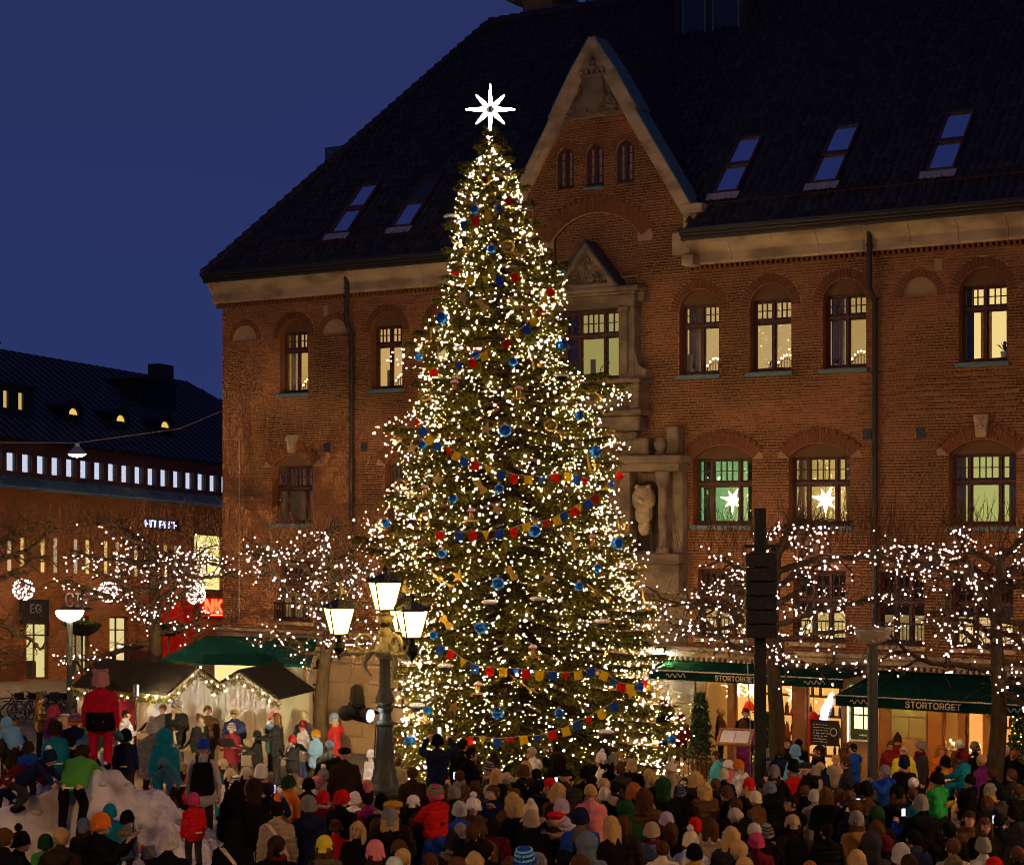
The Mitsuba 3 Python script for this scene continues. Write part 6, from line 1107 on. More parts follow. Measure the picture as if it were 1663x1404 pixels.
for p in pb: bm.ball(p, .015 + .02 * rs.rand() ** 2, 1)
bm.put("bulb", "bulb", FL, M_S, emit=(27, 19, 12), weight=40, kind="stuff")
n = 6200; zb = sample_z(n); pb2 = surf(rs.rand(n) * 6.283, zb, rs.uniform(.8, 1.02, n)); bm = MB()
for p in pb2: bm.ball(p - np.array([0, 0, .15]), .0095, 0)
bm.put("small_bulb", "bulb", FL, M_S, emit=(34, 20, 5), weight=14, kind="stuff")
w = MB(); o = np.argsort(pb[:, 2] * 3 + np.arctan2(pb[:, 1], pb[:, 0]) * .3)
for i0, i1 in zip(o[:-1], o[1:]):
    if np.linalg.norm(pb[i0] - pb[i1]) < .9: w.tube([pb[i0], pb[i1]], .005, 3, False)
w.put("wire", "cable", FL, M_S, kind="stuff")
# star on top: eight lit arms round a dark hub
ST = thing("tree_star", "large white lit eight-pointed star on top of the spruce", "star"); M = tm(-.53, SY, 17.22); m = MB(); fr = MB()
for i in range(8):
    a = i * math.pi / 4; L = (.6 if i == 2 else .58 if i % 4 == 0 else .66 if i == 6 else .47); w_ = .03; c, s_ = math.cos(a), math.sin(a); pts = [(.09, -w_), (.2, -.055), (L, -.02), (L + .03, 0), (L, .02), (.2, .055), (.09, w_)]
    m.prism(sg.Polygon([(x * c - y * s_, x * s_ + y * c) for x, y in pts]), -.04, .04); fr.tube([(0, .06, 0), (L * c * .95, .06, L * s_ * .95)], .012, 4)
m.put("lit_arm", "bulb", ST, M, emit=(7, 5.6, 5), weight=6); fr.lathe([(0, 0), (.05, 0), (.05, .1), (0, .1)], 8, (0, 0, -.05)); fr.tube([(0, .05, -.7), (0, .05, 0)], .02, 5); fr.put("frame", "dark_iron", ST, M)
# ornaments
HANG = {"upper": lambda z: z > 10.5, "middle": lambda z: z > 5.5, "lower": lambda z: True}
def where(x, z):
    lv = "upper" if z > 11 else "middle" if z > 6 else "lower"; dx = x - sax(z); rr_ = float(np.interp(z, SZ, SRR if dx > 0 else SRL)); t = dx / rr_
    return f"{lv} " + ("far left" if t < -.62 else "left" if t < -.2 else "centre" if t < .2 else "right" if t < .62 else "far right")
def spot(x, z, f=1.0):
    a = math.acos(max(-1, min(1, (x - sax(z)) / (float(np.interp(z, SZ, SRR if x > sax(z) else SRL)) * f + .02)))); R_ = float(np.interp(z, SZ, SRR if x > sax(z) else SRL)) * f; return (x, -math.sin(a) * R_ - .06, z)
used = {}
def oname(what, x, z, look=""):
    w_ = where(x, z); used[(what, w_)] = used.get((what, w_), 0) + 1; i = used[(what, w_)]
    h = f"{z:.0f}"; base = f"{what} on the {w_} of the spruce"
    return base if i == 1 else base + [", second one down", ", third one down", ", fourth one down", ", fifth one down"][min(i - 2, 3)]
ORN = sorted(ORNAMENTS, key=lambda o: -o[2])
for kind, x, z in ORN:
    p = np.array(spot(x, z)) + np.array([SX, SY, 0]); M = tm(*p)
    if kind in ("bauble", "shiny"):
        k = thing("bauble", oname("blue glass bauble" if kind == "bauble" else "glittering dark blue bauble", x, z), "bauble", "blue baubles on the spruce"); r_ = .15 if kind == "bauble" else .11; MB().ball((0, 0, 0), r_, 3).put("ball", "bauble_blue", k, M, True); m = MB(); m.lathe([(.0, r_ + .05), (.035, r_ + .05), (.035, r_ - .02)], 10); m.put("cap", "brass", k, M); MB().tube([(0, 0, r_ + .04), (0, .05, r_ + .2)], .005, 3).put("hanger", "cable", k, M)
    elif kind == "star":
        k = thing("gold_star", oname("flat gold star", x, z), "star", "gold stars on the spruce"); m = MB(); a0 = (z * 7) % .5; m.prism(sg.Polygon([((.19 if i % 2 == 0 else .075) * math.sin(i * math.pi / 5 + a0), (.19 if i % 2 == 0 else .075) * math.cos(i * math.pi / 5 + a0)) for i in range(10)]), -.015, .015); m.put("star", "gold_foil", k, M); MB().tube([(0, 0, .15), (0, .05, .3)], .005, 3).put("hanger", "cable", k, M)
    elif kind == "horn":
        k = thing("horn_ornament", oname("golden french horn", x, z), "ornament", "golden instruments on the spruce"); m = MB(); m.tube([(.15 * math.cos(a), .01 * a, .15 * math.sin(a)) for a in np.linspace(-.6, 6.6, 26)], .014, 5); m.tube([(.12 * math.cos(a), .03, .12 * math.sin(a)) for a in np.linspace(0, 6, 20)], .01, 5); m.put("coil", "brass", k, M); b = MB(); b.tube([(.1, 0, -.11), (.22, 0, -.2), (.3, 0, -.27)], [.014, .035, .1], 10, False); b.put("bell", "brass", k, M); v_ = MB()
        for q in (-.05, 0, .05): v_.tube([(q, -.02, -.06), (q, -.02, .04)], .012, 5)
        v_.put("valve", "brass", k, M)
    elif kind == "trumpet":
        k = thing("trumpet_ornament", oname("golden trumpet", x, z), "ornament", "golden instruments on the spruce"); M = M @ np.array([[.8, 0, .6, 0], [0, 1, 0, 0], [-.6, 0, .8, 0], [0, 0, 0, 1.]]); m = MB(); m.tube([(-.3, 0, 0), (.1, 0, 0), (.22, 0, 0)], .014, 6); m.tube([(-.15 + .0, 0, 0), (-.18, 0, -.07), (.08, 0, -.07), (.12, 0, 0)], .011, 5); m.put("tubing", "brass", k, M); b = MB(); b.tube([(.15, 0, 0), (.27, 0, 0), (.34, 0, 0)], [.016, .04, .1], 10, False); b.put("bell", "brass", k, M); v_ = MB()
        for q in (-.06, -.02, .02): v_.tube([(q, 0, -.08), (q, 0, .06)], .013, 5)
        v_.put("valve", "brass", k, M)
    elif kind == "sax":
        k = thing("saxophone_ornament", oname("golden saxophone", x, z), "ornament", "golden instruments on the spruce"); m = MB(); m.tube([(-.12, 0, .3), (-.06, 0, .33), (-.02, 0, .2), (.04, 0, -.15), (.08, 0, -.2), (.15, 0, -.21), (.19, 0, -.15), (.2, 0, -.02)], [.012, .015, .02, .035, .045, .05, .06, .09], 9, False); m.put("body_tube", "brass", k, M); v_ = MB()
        for q in range(5): v_.ball((.0 + q * .012, -.035, .1 - q * .06), .018, 1)
        v_.put("keywork", "brass", k, M)
    elif kind == "violin":
        k = thing("violin_ornament", oname("golden violin", x, z), "ornament", "golden instruments on the spruce"); M = M @ np.array([[.8, 0, -.6, 0], [0, 1, 0, 0], [.6, 0, .8, 0], [0, 0, 0, 1.]]); a = np.linspace(0, 2 * math.pi, 40)[:-1]; m = MB(); m.prism(sg.Polygon([((.075 + .045 * math.cos(2 * t)) * 1.5 * math.sin(t) * 1.0 if True else 0, .17 * math.cos(t)) for t in a]).buffer(.01), -.02, .03); m.put("body", "brass", k, M); b = MB(); b.box(-.014, .014, -.03, .0, .15, .4); b.ball((0, -.02, .42), .025, 1); b.put("neck", "wood_dark", k, M)
    elif kind == "note":
        k = thing("note_ornament", oname("golden music note", x, z), "ornament", "golden music notes on the spruce"); m = MB(); m.ball((-.1, 0, -.17), .045, 1, (1.2, .6, .8)); m.ball((.1, 0, -.13), .045, 1, (1.2, .6, .8)); m.put("note_head", "brass", k, M); b = MB(); b.tube([(-.06, 0, -.17), (-.06, 0, .15)], .012, 5); b.tube([(.14, 0, -.13), (.14, 0, .19)], .012, 5); b.bar((-.06, 0, .15), (.14, 0, .19), .02, .04); b.bar((-.06, 0, .08), (.14, 0, .12), .02, .03); b.put("stem", "brass", k, M)
    elif kind == "cap":
        k = thing("student_cap", oname("white peaked cap", x, z), "cap", "white caps on the spruce"); m = MB(); m.lathe([(0, .1), (.14, .09), (.2, .05), (.17, .02), (.13, 0)], 16); m.put("crown", "white_paint", k, M, 50); b = MB(); b.lathe([(.135, -.06), (.14, .01), (.13, .01)], 16); b.put("band", "speaker_black", k, M); v_ = MB(); v_.prism(sg.Polygon([(-.11, -.05), (.11, -.05), (.07, -.1), (-.07, -.1)]), -.2, -.1); v_.put("visor", "speaker_black", k, M)
    else:
        k = thing("figure_ornament", oname("red and white ornament", x, z), "ornament", "red and white ornaments on the spruce"); m = MB(); m.lathe([(0, .2), (.05, .19), (.1, .14), (.1, .12), (0, .12)], 12); m.put("white_cap", "white_paint", k, M); b = MB(); b.lathe([(.1, .12), (.09, .09), (0, .09)], 12); b.put("red_rim", "flag_red", k, M); v_ = MB(); v_.lathe([(0, .09), (.045, .09), (.06, -.06), (0, -.06)], 10); v_.box(-.17, .17, -.04, .04, -.11, -.06, .01); v_.ball((-.15, 0, -.13), .03, 1); v_.ball((.15, 0, -.13), .03, 1); v_.put("gold_foot", "gold_foil", k, M)
FLAG = {"r": "flag_red", "y": "flag_yellow", "b": "flag_blue"}; FW = .094
SHAPES_ = [sg.Polygon([(-FW, 0), (FW, 0), (FW, -.2), (-FW, -.2)]), sg.Polygon([(-FW, 0), (FW, 0), (0, -.2)]), sg.Polygon([(-FW, 0), (FW, 0), (FW, -.21), (0, -.18), (-FW, -.21)]), sg.Polygon([(-FW, 0), (FW, 0), (FW, -.14)] + arcpts(0, -.14, FW, 0, -180, 8))]
FP = []
for sh in SHAPES_:
    m = MB(); m.prism(sh, -.004, .004); q = m.get().subdivide().subdivide(); vv = np.array(q.vertices); vv[:, 1] += .03 * np.sin(vv[:, 0] * 14) * (-vv[:, 2] / .25); FP.append(mikit.ply(prim(vv, q.faces), "flag_red"))
for gi, (lab, fl) in enumerate(BUNTING):
    k = thing("bunting", lab, "bunting"); pts = []
    for i, (x, z, c) in enumerate(fl):
        p = np.array(spot(x, z + .12, 1.03)) + np.array([SX, SY, 0]); p[1] -= .05; pts.append(p); ty = (0, 3, 0, 1, 2, 0, 3, 1)[(i * 3 + gi) % 8]; x0 = fl[max(i - 1, 0)]; x1 = fl[min(i + 1, len(fl) - 1)]; sl_ = math.atan2(x1[1] - x0[1], x1[0] - x0[0] + 1e-6) * .7; cs, sn = math.cos(sl_), math.sin(sl_)
        yaw = -(x - sax(z)) * .12; put("flag", FP[ty], FLAG[c], k, tm(*p, yaw) @ np.array([[cs, 0, -sn, 0], [0, 1, 0, 0], [sn, 0, cs, 0], [0, 0, 0, 1.]]))
    MB().tube(pts, .008, 4).put("cord", "cream_trim", k)
SQUARE_LAMPS = [(-9, 9, 11.5, 1800), (9, 7, 11.5, 1800), (17, 26, 10.5, 3300), (-17, 36, 10.5, 2500), (-28, 84, 7.5, 1900), (-13.2, 93, 6.5, 1900)]
# candelabra lamp post -----------------------------------------------------------------------------
LX, LY = -2.51, 36.5; LZ = gz(LX, LY); LP = thing("candelabra_lamp", "ornate cast iron lamp post with four lit lanterns in front of the spruce", "street lamp"); M = tm(LX, LY, 0)
m = MB()
for r_, z0, z1 in ((1.35, LZ - .1, LZ + .2), (1.0, LZ + .2, LZ + .42)): m.lathe([(r_, z0), (r_, z1 - .03), (r_ - .03, z1), (0, z1)], 24)
m.put("stone_step", "stone", LP, M); MB().lathe([(.5, LZ + .42), (.5, LZ + .5), (.44, LZ + .55), (.42, 1.8), (.47, 1.84), (.47, 1.9), (0, 1.9)], 8).put("plinth", "post_paint", LP, M)
MB().lathe([(.36, 1.9), (.36, 1.95), (.3, 2.0), (.27, 2.1), (.27, 2.16), (.235, 2.22), (.24, 2.3), (.2, 2.36), (.19, 2.6), (.16, 3.1), (.155, 3.18), (.2, 3.22), (.2, 3.26), (.13, 3.32), (.12, 3.45), (.16, 3.5), (.17, 3.55), (.12, 3.6), (.19, 3.66), (.185, 3.72), (.115, 3.95), (.105, 4.45), (.12, 4.5), (.1, 4.52)], 20).put("column", "post_paint", LP, M, 40)
m = MB(); m.lathe([(.1, 4.5), (.2, 4.58), (.22, 4.66), (.2, 4.76), (.12, 4.84), (.1, 4.95), (.14, 5.0), (.14, 5.05), (.09, 5.1), (.1, 5.22), (.18, 5.3), (.18, 5.36), (.08, 5.4), (.05, 5.46)], 18)
for i in range(8): a = i * math.pi / 4; m.ball((.2 * math.cos(a), .2 * math.sin(a), 4.66), .055, 1)
m.put("hub", "lamp_cast", LP, M, 40)
def lantern(c, s, nm):
    k = key("lantern", LP); m = MB(); x, y, z = c; tw, bw, h = .27 * s, .15 * s, .56 * s; cs = [(-1, -1), (1, -1), (1, 1), (-1, 1)]; th = .35
    rot = lambda p: (x + p[0] * math.cos(th) - p[1] * math.sin(th), y + p[0] * math.sin(th) + p[1] * math.cos(th), z + p[2])
    for i in range(4):
        a, b_ = cs[i], cs[(i + 1) % 4]; m.tube([rot((a[0] * bw, a[1] * bw, 0)), rot((a[0] * tw, a[1] * tw, h))], .016, 5)
        for w_, zz in ((bw, 0), (tw, h)): m.tube([rot((a[0] * w_, a[1] * w_, zz)), rot((b_[0] * w_, b_[1] * w_, zz))], .018, 5)
    m.lathe([(tw * 1.42, h), (tw * 1.4, h + .02), (tw * .8, h + .1), (tw * .45, h + .15), (.05, h + .17), (.04, h + .23), (.06, h + .26), (.025, h + .3), (0, h + .36)], 4, (x, y, z), None)
    for i in range(8): a = i * math.pi / 4 + th; m.tube([(x + tw * 1.3 * math.cos(a), y + tw * 1.3 * math.sin(a), z + h), (x + tw * 1.42 * math.cos(a), y + tw * 1.42 * math.sin(a), z + h + .1)], [.03, .008], 4)
    m.lathe([(bw * 1.2, 0), (.06, -.04), (.05, -.12), (.1, -.16), (.13, -.26), (.09, -.34), (.03, -.42), (0, -.5)], 12, (x, y, z)); scene[k] = mikit.ply(m.get(), "dark_iron"); scene[k]["to_world"] = T4(M.tolist())
    g = MB()
    for i in range(4):
        a, b_ = cs[i], cs[(i + 1) % 4]; q = .97; g.add([rot((a[0] * bw * q, a[1] * bw * q, .02)), rot((b_[0] * bw * q, b_[1] * bw * q, .02)), rot((b_[0] * tw * q, b_[1] * tw * q, h - .02)), rot((a[0] * tw * q, a[1] * tw * q, h - .02))], [[0, 1, 2], [0, 2, 3]])
    g.put("glass_pane", "bulb", k, M, emit=(14, 8.2, 1.15), weight=6)
lantern((0, 0, 5.47), 1.0, "c")
for a in (167, -53, 70):
    a = math.radians(a); c, s_ = math.cos(a), math.sin(a); lantern((.95 * c, .95 * s_, 4.98), .95, ""); m = MB()
    m.tube([(.15 * c, .15 * s_, 4.66), (.4 * c, .4 * s_, 4.62), (.7 * c, .7 * s_, 4.62), (.95 * c, .95 * s_, 4.58)], [.06, .045, .04, .05], 7); m.tube([(.5 * c + .0, .5 * s_, 4.62 + .0)] + [((.42 + .17 * math.cos(t)) * c, (.42 + .17 * math.cos(t)) * s_, 4.82 + .16 * math.sin(t)) for t in np.linspace(-1.2, 4.6, 14)], np.linspace(.045, .025, 15), 6)
    m.tube([((.3 + .12 * math.sin(t)) * c, (.3 + .12 * math.sin(t)) * s_, 4.6 - .13 * t) for t in np.linspace(0, 3.4, 9)], np.linspace(.05, .02, 9), 6)
    for q in (.35, .55, .75): m.ball((q * c, q * s_, 4.62), .07, 1)
    m.put("arm", "lamp_cast", LP, M, 40)
    if a > 0: m = MB(); x, y = .95 * c, .95 * s_; m.ball((x + .02, y, 5.85), .07, 1, (1, 1, 1.6)); m.ball((x + .02, y, 6.0), .05, 1); m.tube([(x + .05, y, 5.85), (x + .16, y, 5.78), (x + .22, y, 5.88)], [.05, .03, .015], 5); m.put("finial_figure", "lamp_cast", LP, M, 40)
def floodcan(name, c, d, label, lit):
    k = thing(name, label, "spotlight"); c, d = np.array(c, float), np.array(d, float); d /= np.linalg.norm(d); m = MB(); m.tube([c - d * .28, c - d * .22, c, c + d * .2], [.06, .12, .15, .16], 12); m.bar(c, c + np.array([.0, .25, .0]), .03); m.tube([c + np.array([0, .05, .19]), c + np.array([0, .2, .1]), c + np.array([0, .22, 0])], .015, 4); m.put("can", "speaker_black", k); q = MB(); q.tube([c + d * .2, c + d * .215], [.12, .12], 14)
    if lit: q.put("lens", "bulb", k, None, emit=lit, weight=1.0)
    else: q.put("lens", "steel", k)
floodcan("spotlight", (LX - .72, LY, 3.45), (-.38, 1, -.18), "upper black spotlight clamped left of the candelabra lamp post", (10, 9, 8)); floodcan("spotlight", (LX - .55, LY, 3.78 - .05), (.1, -.6, -1), "small black spotlight hanging under the left lantern", None); floodcan("spotlight", (LX - .45, LY - .1, 3.42), (.85, -.5, -.05), "black spotlight with bright lens beside the candelabra post", (22, 21, 20))
for x, z in ((-.72, 3.45), (-.45, 3.42)): MB().bar((LX + x, LY + .22, z), (LX, LY + .1, z), .03).put("clamp_arm", "dark_iron", LP)
MB().tube([(LX - .16, LY - .1, 1.9), (LX - .2, LY - .12, 2.6), (LX - .17, LY - .12, 3.2), (LX - .4, LY, 3.4)], .014, 5).put("lamp_cable", "cable", LP)
# choir light on a stand by the hut
k = thing("stage_light", "glaring white stage light on a stand left of the choir, by the hut wall", "stage light"); P = np.array([-9.62, 47.2]); zg = gz(*P); M = tm(P[0], P[1], 0, 1.72); m = MB(); m.tube([(0, 0, zg), (0, 0, zg + 2.15)], .03, 6); m.box(-.2, .2, -.05, .08, zg + 2.1, zg + 2.4, .02)
for a in (0, 2.1, 4.2): m.tube([(0, 0, zg + .5), (.4 * math.cos(a), .4 * math.sin(a), zg)], .018, 5)
m.put("stand", "speaker_black", k, M); q = MB(); q.box(-.17, .17, -.07, -.055, zg + 2.13, zg + 2.37); q.put("lamp_face", "bulb", k, M, emit=(460, 340, 185), weight=5)
scene["choir_beam"] = {"type": "spot", "to_world": T4().look_at(origin=[LX - .98, LY + .15, 3.38], target=[-6.8, 47.6, 1.9], up=[0, 0, 1]), "intensity": {"type": "rgb", "value": [1150, 800, 400]}, "cutoff_angle": 32.0, "beam_width": 22.0, "sampling_weight": 3.0}
# line array loudspeaker
SX2, SY2 = 5.55, 41.2; zg = gz(SX2, SY2); k = thing("loudspeaker_pole", "tall black line array loudspeaker on a square pole right of the spruce", "loudspeaker"); M = tm(SX2, SY2, 0, -.08)
for i in range(6): m = MB(); m.box(-.34, .34, -.3 + .003 * i, .2, 6.2 - .315 * i, 6.2 - .315 * i + .3, .02); m.put("cabinet", "speaker_black", k, M); q = MB(); [q.box(-.31, .31, -.306 + .003 * i, -.3 + .003 * i, 6.215 - .315 * i + j * .045, 6.215 - .315 * i + j * .045 + .022) for j in range(6)]; q.put("grille", "dark_iron", k, M)
m = MB(); m.box(-.13, .13, .0 + .22, .46, zg - .05, 7.5, .01); m.box(-.6, .6, .22, .46, zg - .05, zg + .06); m.put("pole", "speaker_black", k, M); m = MB(); m.bar((-.35, .3, 6.65), (.45, .3, 6.65), .07); m.bar((-.1, .3, 6.5), (-.1, -.1, 6.5), .05); m.bar((.12, -.1, 6.5), (-.25, -.1, 6.5), .06); m.ball((.3, .1, 6.62), .07, 1); m.put("bracket", "dark_iron", k, M); MB().tube([(-.36, -.05, 5.5), (-.3, .1, 4.2), (-.22, .15, 2.5), (-.24, .1, zg)], .014, 4).put("speaker_cable", "steel", k, M)
def bowl_lamp(X, Y, zt, R_, pr, label, emit):
    k = thing("bowl_lamp", label, "street lamp"); M = tm(X, Y, 0); zg = gz(X, Y); m = MB(); m.lathe([(pr, zg - .05), (pr, zt - R_ * .85), (pr * .9, zt - R_ * .8), (pr * .5, zt - R_ * .75), (0, zt - R_ * .75)], 14); m.lathe([(pr * 1.1, zg + 1.2), (pr * 1.1, zg + 1.25)], 14); m.put("post", "post_paint", k, M); a = np.linspace(0, 1, 9); pr_ = [(R_ * math.sin(t * 1.45) / math.sin(1.45), zt - R_ * .8 + R_ * .78 * (1 - math.cos(t * 1.45)) / (1 - math.cos(1.45))) for t in a]
    b = MB(); b.lathe(pr_ + [(R_ * .97, zt), (0, zt)] if emit else pr_, 24)
    if emit: b.put("glass_bowl", "bulb", k, M, emit=emit, weight=3)
    else:
        put("glass_bowl", b.get(), "bowl_glass", k, M, 60); m = MB(); m.lathe([(0, zt - R_ * .5), (R_ * .55, zt - R_ * .45), (R_ * .6, zt - R_ * .12), (0, zt - R_ * .1)], 16); m.put("reflector", "cream_trim", k, M); m = MB(); m.lathe([(R_ * 1.03, zt), (R_ * 1.03, zt + .03), (0, zt + .08)], 24); m.put("lid", "steel", k, M)
scene["bowl_glass"] = {"type": "twosided", "bsdf": {"type": "principled", "base_color": rgb(.5, .45, .34), "roughness": .2, "spec_trans": 0.0}}
scene["bowl_glass"] = {"type": "principledthin", "base_color": rgb(.85, .78, .6), "roughness": .25, "spec_trans": .55, "diff_trans": .9}
bowl_lamp(7.85, 40.2, 4.85, .4, .115, "modern lamp post with glass bowl in front of the awnings", None); bowl_lamp(-12.45, 52, 4.66, .4, .085, "modern lamp post with a bright white bowl left of the long hut", (30, 24, 16))
def hanging_lamp(x, y, z, label, emit, wire, r=1.0, wt=1.5):
    k = thing("hanging_street_lamp", label, "street lamp"); M = tm(x, y, z, 0, r); m = MB(); m.lathe([(0, .3), (.06, .3), (.08, .2), (.22, .06), (.27, 0), (.25, 0), (.0, .05)], 18); m.put("shade", "steel", k, M); b = MB(); b.lathe([(0, -.1), (.12, -.08), (.2, -.045), (.24, .0)], 16); b.put("lamp_glass", "bulb", k, M, emit=emit, weight=wt); MB().tube(wire, .014, 5).put("span_wire", "steel", k)
hanging_lamp(-11.77, 50, 9.0, "street lamp hanging from a wire across the side street", (100, 60, 24), [(-30, 46, 9.9), (-18, 48.9, 9.3), (-11.77, 50, 9.3), (-9.8, 54.5, 9.9), (-9.36, 60.0, 10.75)], 1.0, 2.5)
# the same street lamps go on over the near side of the square
for i, (x, y, z, e) in enumerate(SQUARE_LAMPS): hanging_lamp(x, y, z, ["street lamp on a wire over the near left side of the square", "street lamp on a wire over the near right side of the square", "street lamp on a wire over the right end of the square", "street lamp on a wire over the left end of the square", "street lamp on a wire in the side street beyond the left edge", "street lamp on a wire in the side street behind the brick building"][i], (e, e * .53, e * .17), [(x, y, z + .36), (x + (math.copysign(22, x) if y < 90 else 4), y, z + 1.2)], 1.2, 8)
mat("bulb_off", (.6, .6, .6), .3)
# snow heap ------------------------------------------------------------------------------------------
def sst(a, b, x): t = np.clip((x - a) / (b - a), 0, 1); return t * t * (3 - 2 * t)
HP = np.array(HILL)
def hill0(x, y): return 2.0 * sst(-3.2, -5.3, x) * sst(23.1, 25.3, y) * (1 - .5 * sst(26.4, 29, y) - .5 * sst(31.5, 34.5, y))
dd = ((HP[:, None, :2] - HP[None, :, :2]) ** 2).sum(2); HWt = np.linalg.solve(np.exp(-dd / .32) + .06 * np.eye(len(HP)), HP[:, 2] - hill0(HP[:, 0], HP[:, 1]))
def hill(x, y): return hill0(x, y) + sum(w_ * np.exp(-((x - p[0]) ** 2 + (y - p[1]) ** 2) / .32) for w_, p in zip(HWt, HP))
gx, gy = np.meshgrid(np.arange(-12.5, -2.4, .045), np.arange(22.2, 34.8, .045), indexing="ij"); q3 = np.stack([gx, gy, gx * 0], -1)
hh = hill(gx, gy); fade = np.clip(hh / .4, 0, 1); hh = np.maximum(hh, -.1) + fade * (.3 * (meshkit.fbm(q3 * 1.5, 4, 2) - .5) + .2 * (meshkit.fbm(q3 * 5, 4, 6) - .5) + .09 * (meshkit.fbm(q3 * 17, 3, 8) - .5) - .3 * np.maximum(0, meshkit.noise(q3 * 3.6, 9) - .6)) - .05
nx_, ny_ = gx.shape; ii, jj = np.meshgrid(np.arange(nx_ - 1), np.arange(ny_ - 1), indexing="ij"); a_ = (ii * ny_ + jj).ravel(); sf = np.concatenate([np.stack([a_, a_ + ny_, a_ + ny_ + 1], 1), np.stack([a_, a_ + ny_ + 1, a_ + 1], 1)])
k = put("snow_heap", prim(np.stack([gx, gy, gz(gx, gy) + hh], -1).reshape(-1, 3), sf), "snow", smooth=True); tag(k, "big trampled heap of snow at lower left with children standing on it", "snow heap")
rc = np.random.RandomState(6); cl = MB()
for i in range(420):
    x, y = rc.uniform(-9.5, -3.2), rc.uniform(22.9, 29)
    h_ = float(hill(np.array(x), np.array(y)))
    if h_ > .05: r_ = .025 + .07 * rc.rand() ** 3; m_ = ICO[1]; vv = np.array(m_.vertices); vv = vv * (1 + .5 * (meshkit.noise(vv * 2.5 + i, 3)[:, None] - .5)) * r_ * np.array([1, 1, .7]); cl.add(vv + np.array([x, y, gz(x, y) + h_ - .03]), m_.faces)
cl.put("snow_clods", "snow", k, kind="stuff")
k = put("choir_stage", MB().box(-9.4, -4.0, 44.0, 47.6, -.3, gz(-6.5, 46) + .3, .02).get(), "wood_dark"); tag(k, "low wooden stage under the singing choir in front of the huts", "stage")
# people ------------------------------------------------------------------------------------------------
COL = dict(black=(.008, .008, .009), navy=(.012, .016, .045), charcoal=(.03, .03, .032), grey=(.19, .185, .175), lightgrey=(.4, .39, .37), white=(.72, .7, .66), cream=(.6, .52, .38), beige=(.33, .26, .17), brown=(.085, .045, .022), dkbrown=(.03, .018, .011), tan=(.3, .19, .09), maroon=(.11, .012, .018), red=(.5, .015, .015), redsuit=(.42, .012, .03), pink=(.62, .2, .22), rosepink=(.45, .05, .14), dustpink=(.42, .2, .2), redpink=(.5, .06, .09), magenta=(.26, .02, .1), orange=(.6, .15, .015), mustard=(.42, .24, .02), mustbrown=(.2, .1, .03), yellow=(.7, .62, .04), green=(.05, .3, .05), kelly=(.02, .24, .06), greenpat=(.08, .3, .05), dkgreen=(.015, .05, .02), olive=(.1, .09, .05), teal=(.01, .17, .24), tealgrey=(.06, .17, .2), turquoise=(.08, .45, .5), blue=(.015, .06, .34), ltblue=(.16, .42, .62), bluegrey=(.1, .14, .19), purple=(.13, .02, .14), lilac=(.42, .34, .44), mint=(.5, .62, .5), skin=(.5, .3, .2), blond=(.4, .27, .11), brownhair=(.07, .034, .016), darkhair=(.014, .009, .007), ginger=(.3, .1, .025), greyhair=(.34, .31, .27))
ALIAS = dict(multi="rosepink", limeblack="green", olivey="olive", orangered="orange", redwhite="cream", redyellow="red", beigegrey="beige", lilacgrey="lilac", bluelight="bluegrey", dkmaroon="maroon", dkteal="teal", olivegrey="olive", greytan="tan")
NAME = dict(lightgrey="light grey", dkbrown="dark brown", redsuit="bright red", rosepink="rose pink", dustpink="dusty pink", redpink="red pink", mustbrown="mustard brown", kelly="bright green", greenpat="patterned green", dkgreen="dark green", tealgrey="teal grey", ltblue="light blue", bluegrey="blue grey", brownhair="brown", darkhair="dark", greyhair="grey", multi="multicoloured", limeblack="lime and black", olivey="olive", orangered="orange red", redwhite="red and white", redyellow="red and yellow", beigegrey="beige grey", lilacgrey="lilac grey", bluelight="pale blue grey", dkmaroon="dark maroon", dkteal="dark teal", olivegrey="olive grey", greytan="grey tan", navy="navy blue")
for c_, v_ in COL.items(): mat("cloth_" + c_, v_, .95)
mat("skin_a", (.5, .27, .17), .55); mat("skin_b", (.42, .22, .14), .55); mat("fur_trim", (.22, .14, .07), .95); mat("reflective", (.75, .68, .35), .4); mat("face_dark", (.05, .02, .015), .6); mat("lip", (.3, .08, .06), .6)
MF = m3.Manifold
def ball(c, r, s=None, n=10): b = MF.sphere(r, n); b = b.scale(s) if s else b; return b.translate(tuple(map(float, c)))
def hull(*bs): return MF.batch_hull(list(bs))
def limb(pts, rad, n=9): bs = [ball(p, r, None, n) for p, r in zip(pts, rad)]; return [hull(a, b) for a, b in zip(bs[:-1], bs[1:])]
def fin(parts, ref=.06, it=4, fold=0.0, seed=0, fs=9.0):
    m = MF.batch_boolean(parts, m3.OpType.Add).refine_to_length(ref).to_mesh(); t = trimesh.Trimesh(np.array(m.vert_properties[:, :3]), np.array(m.tri_verts), process=False)
    if it: trimesh.smoothing.filter_taubin(t, iterations=it)
    if fold: v = np.array(t.vertices); n = t.vertex_normals; t.vertices = v + n * (fold * (meshkit.fbm(v * np.array([fs * .6, fs * .6, fs * 1.4]), 3, seed) - .5))[:, None]
    return t
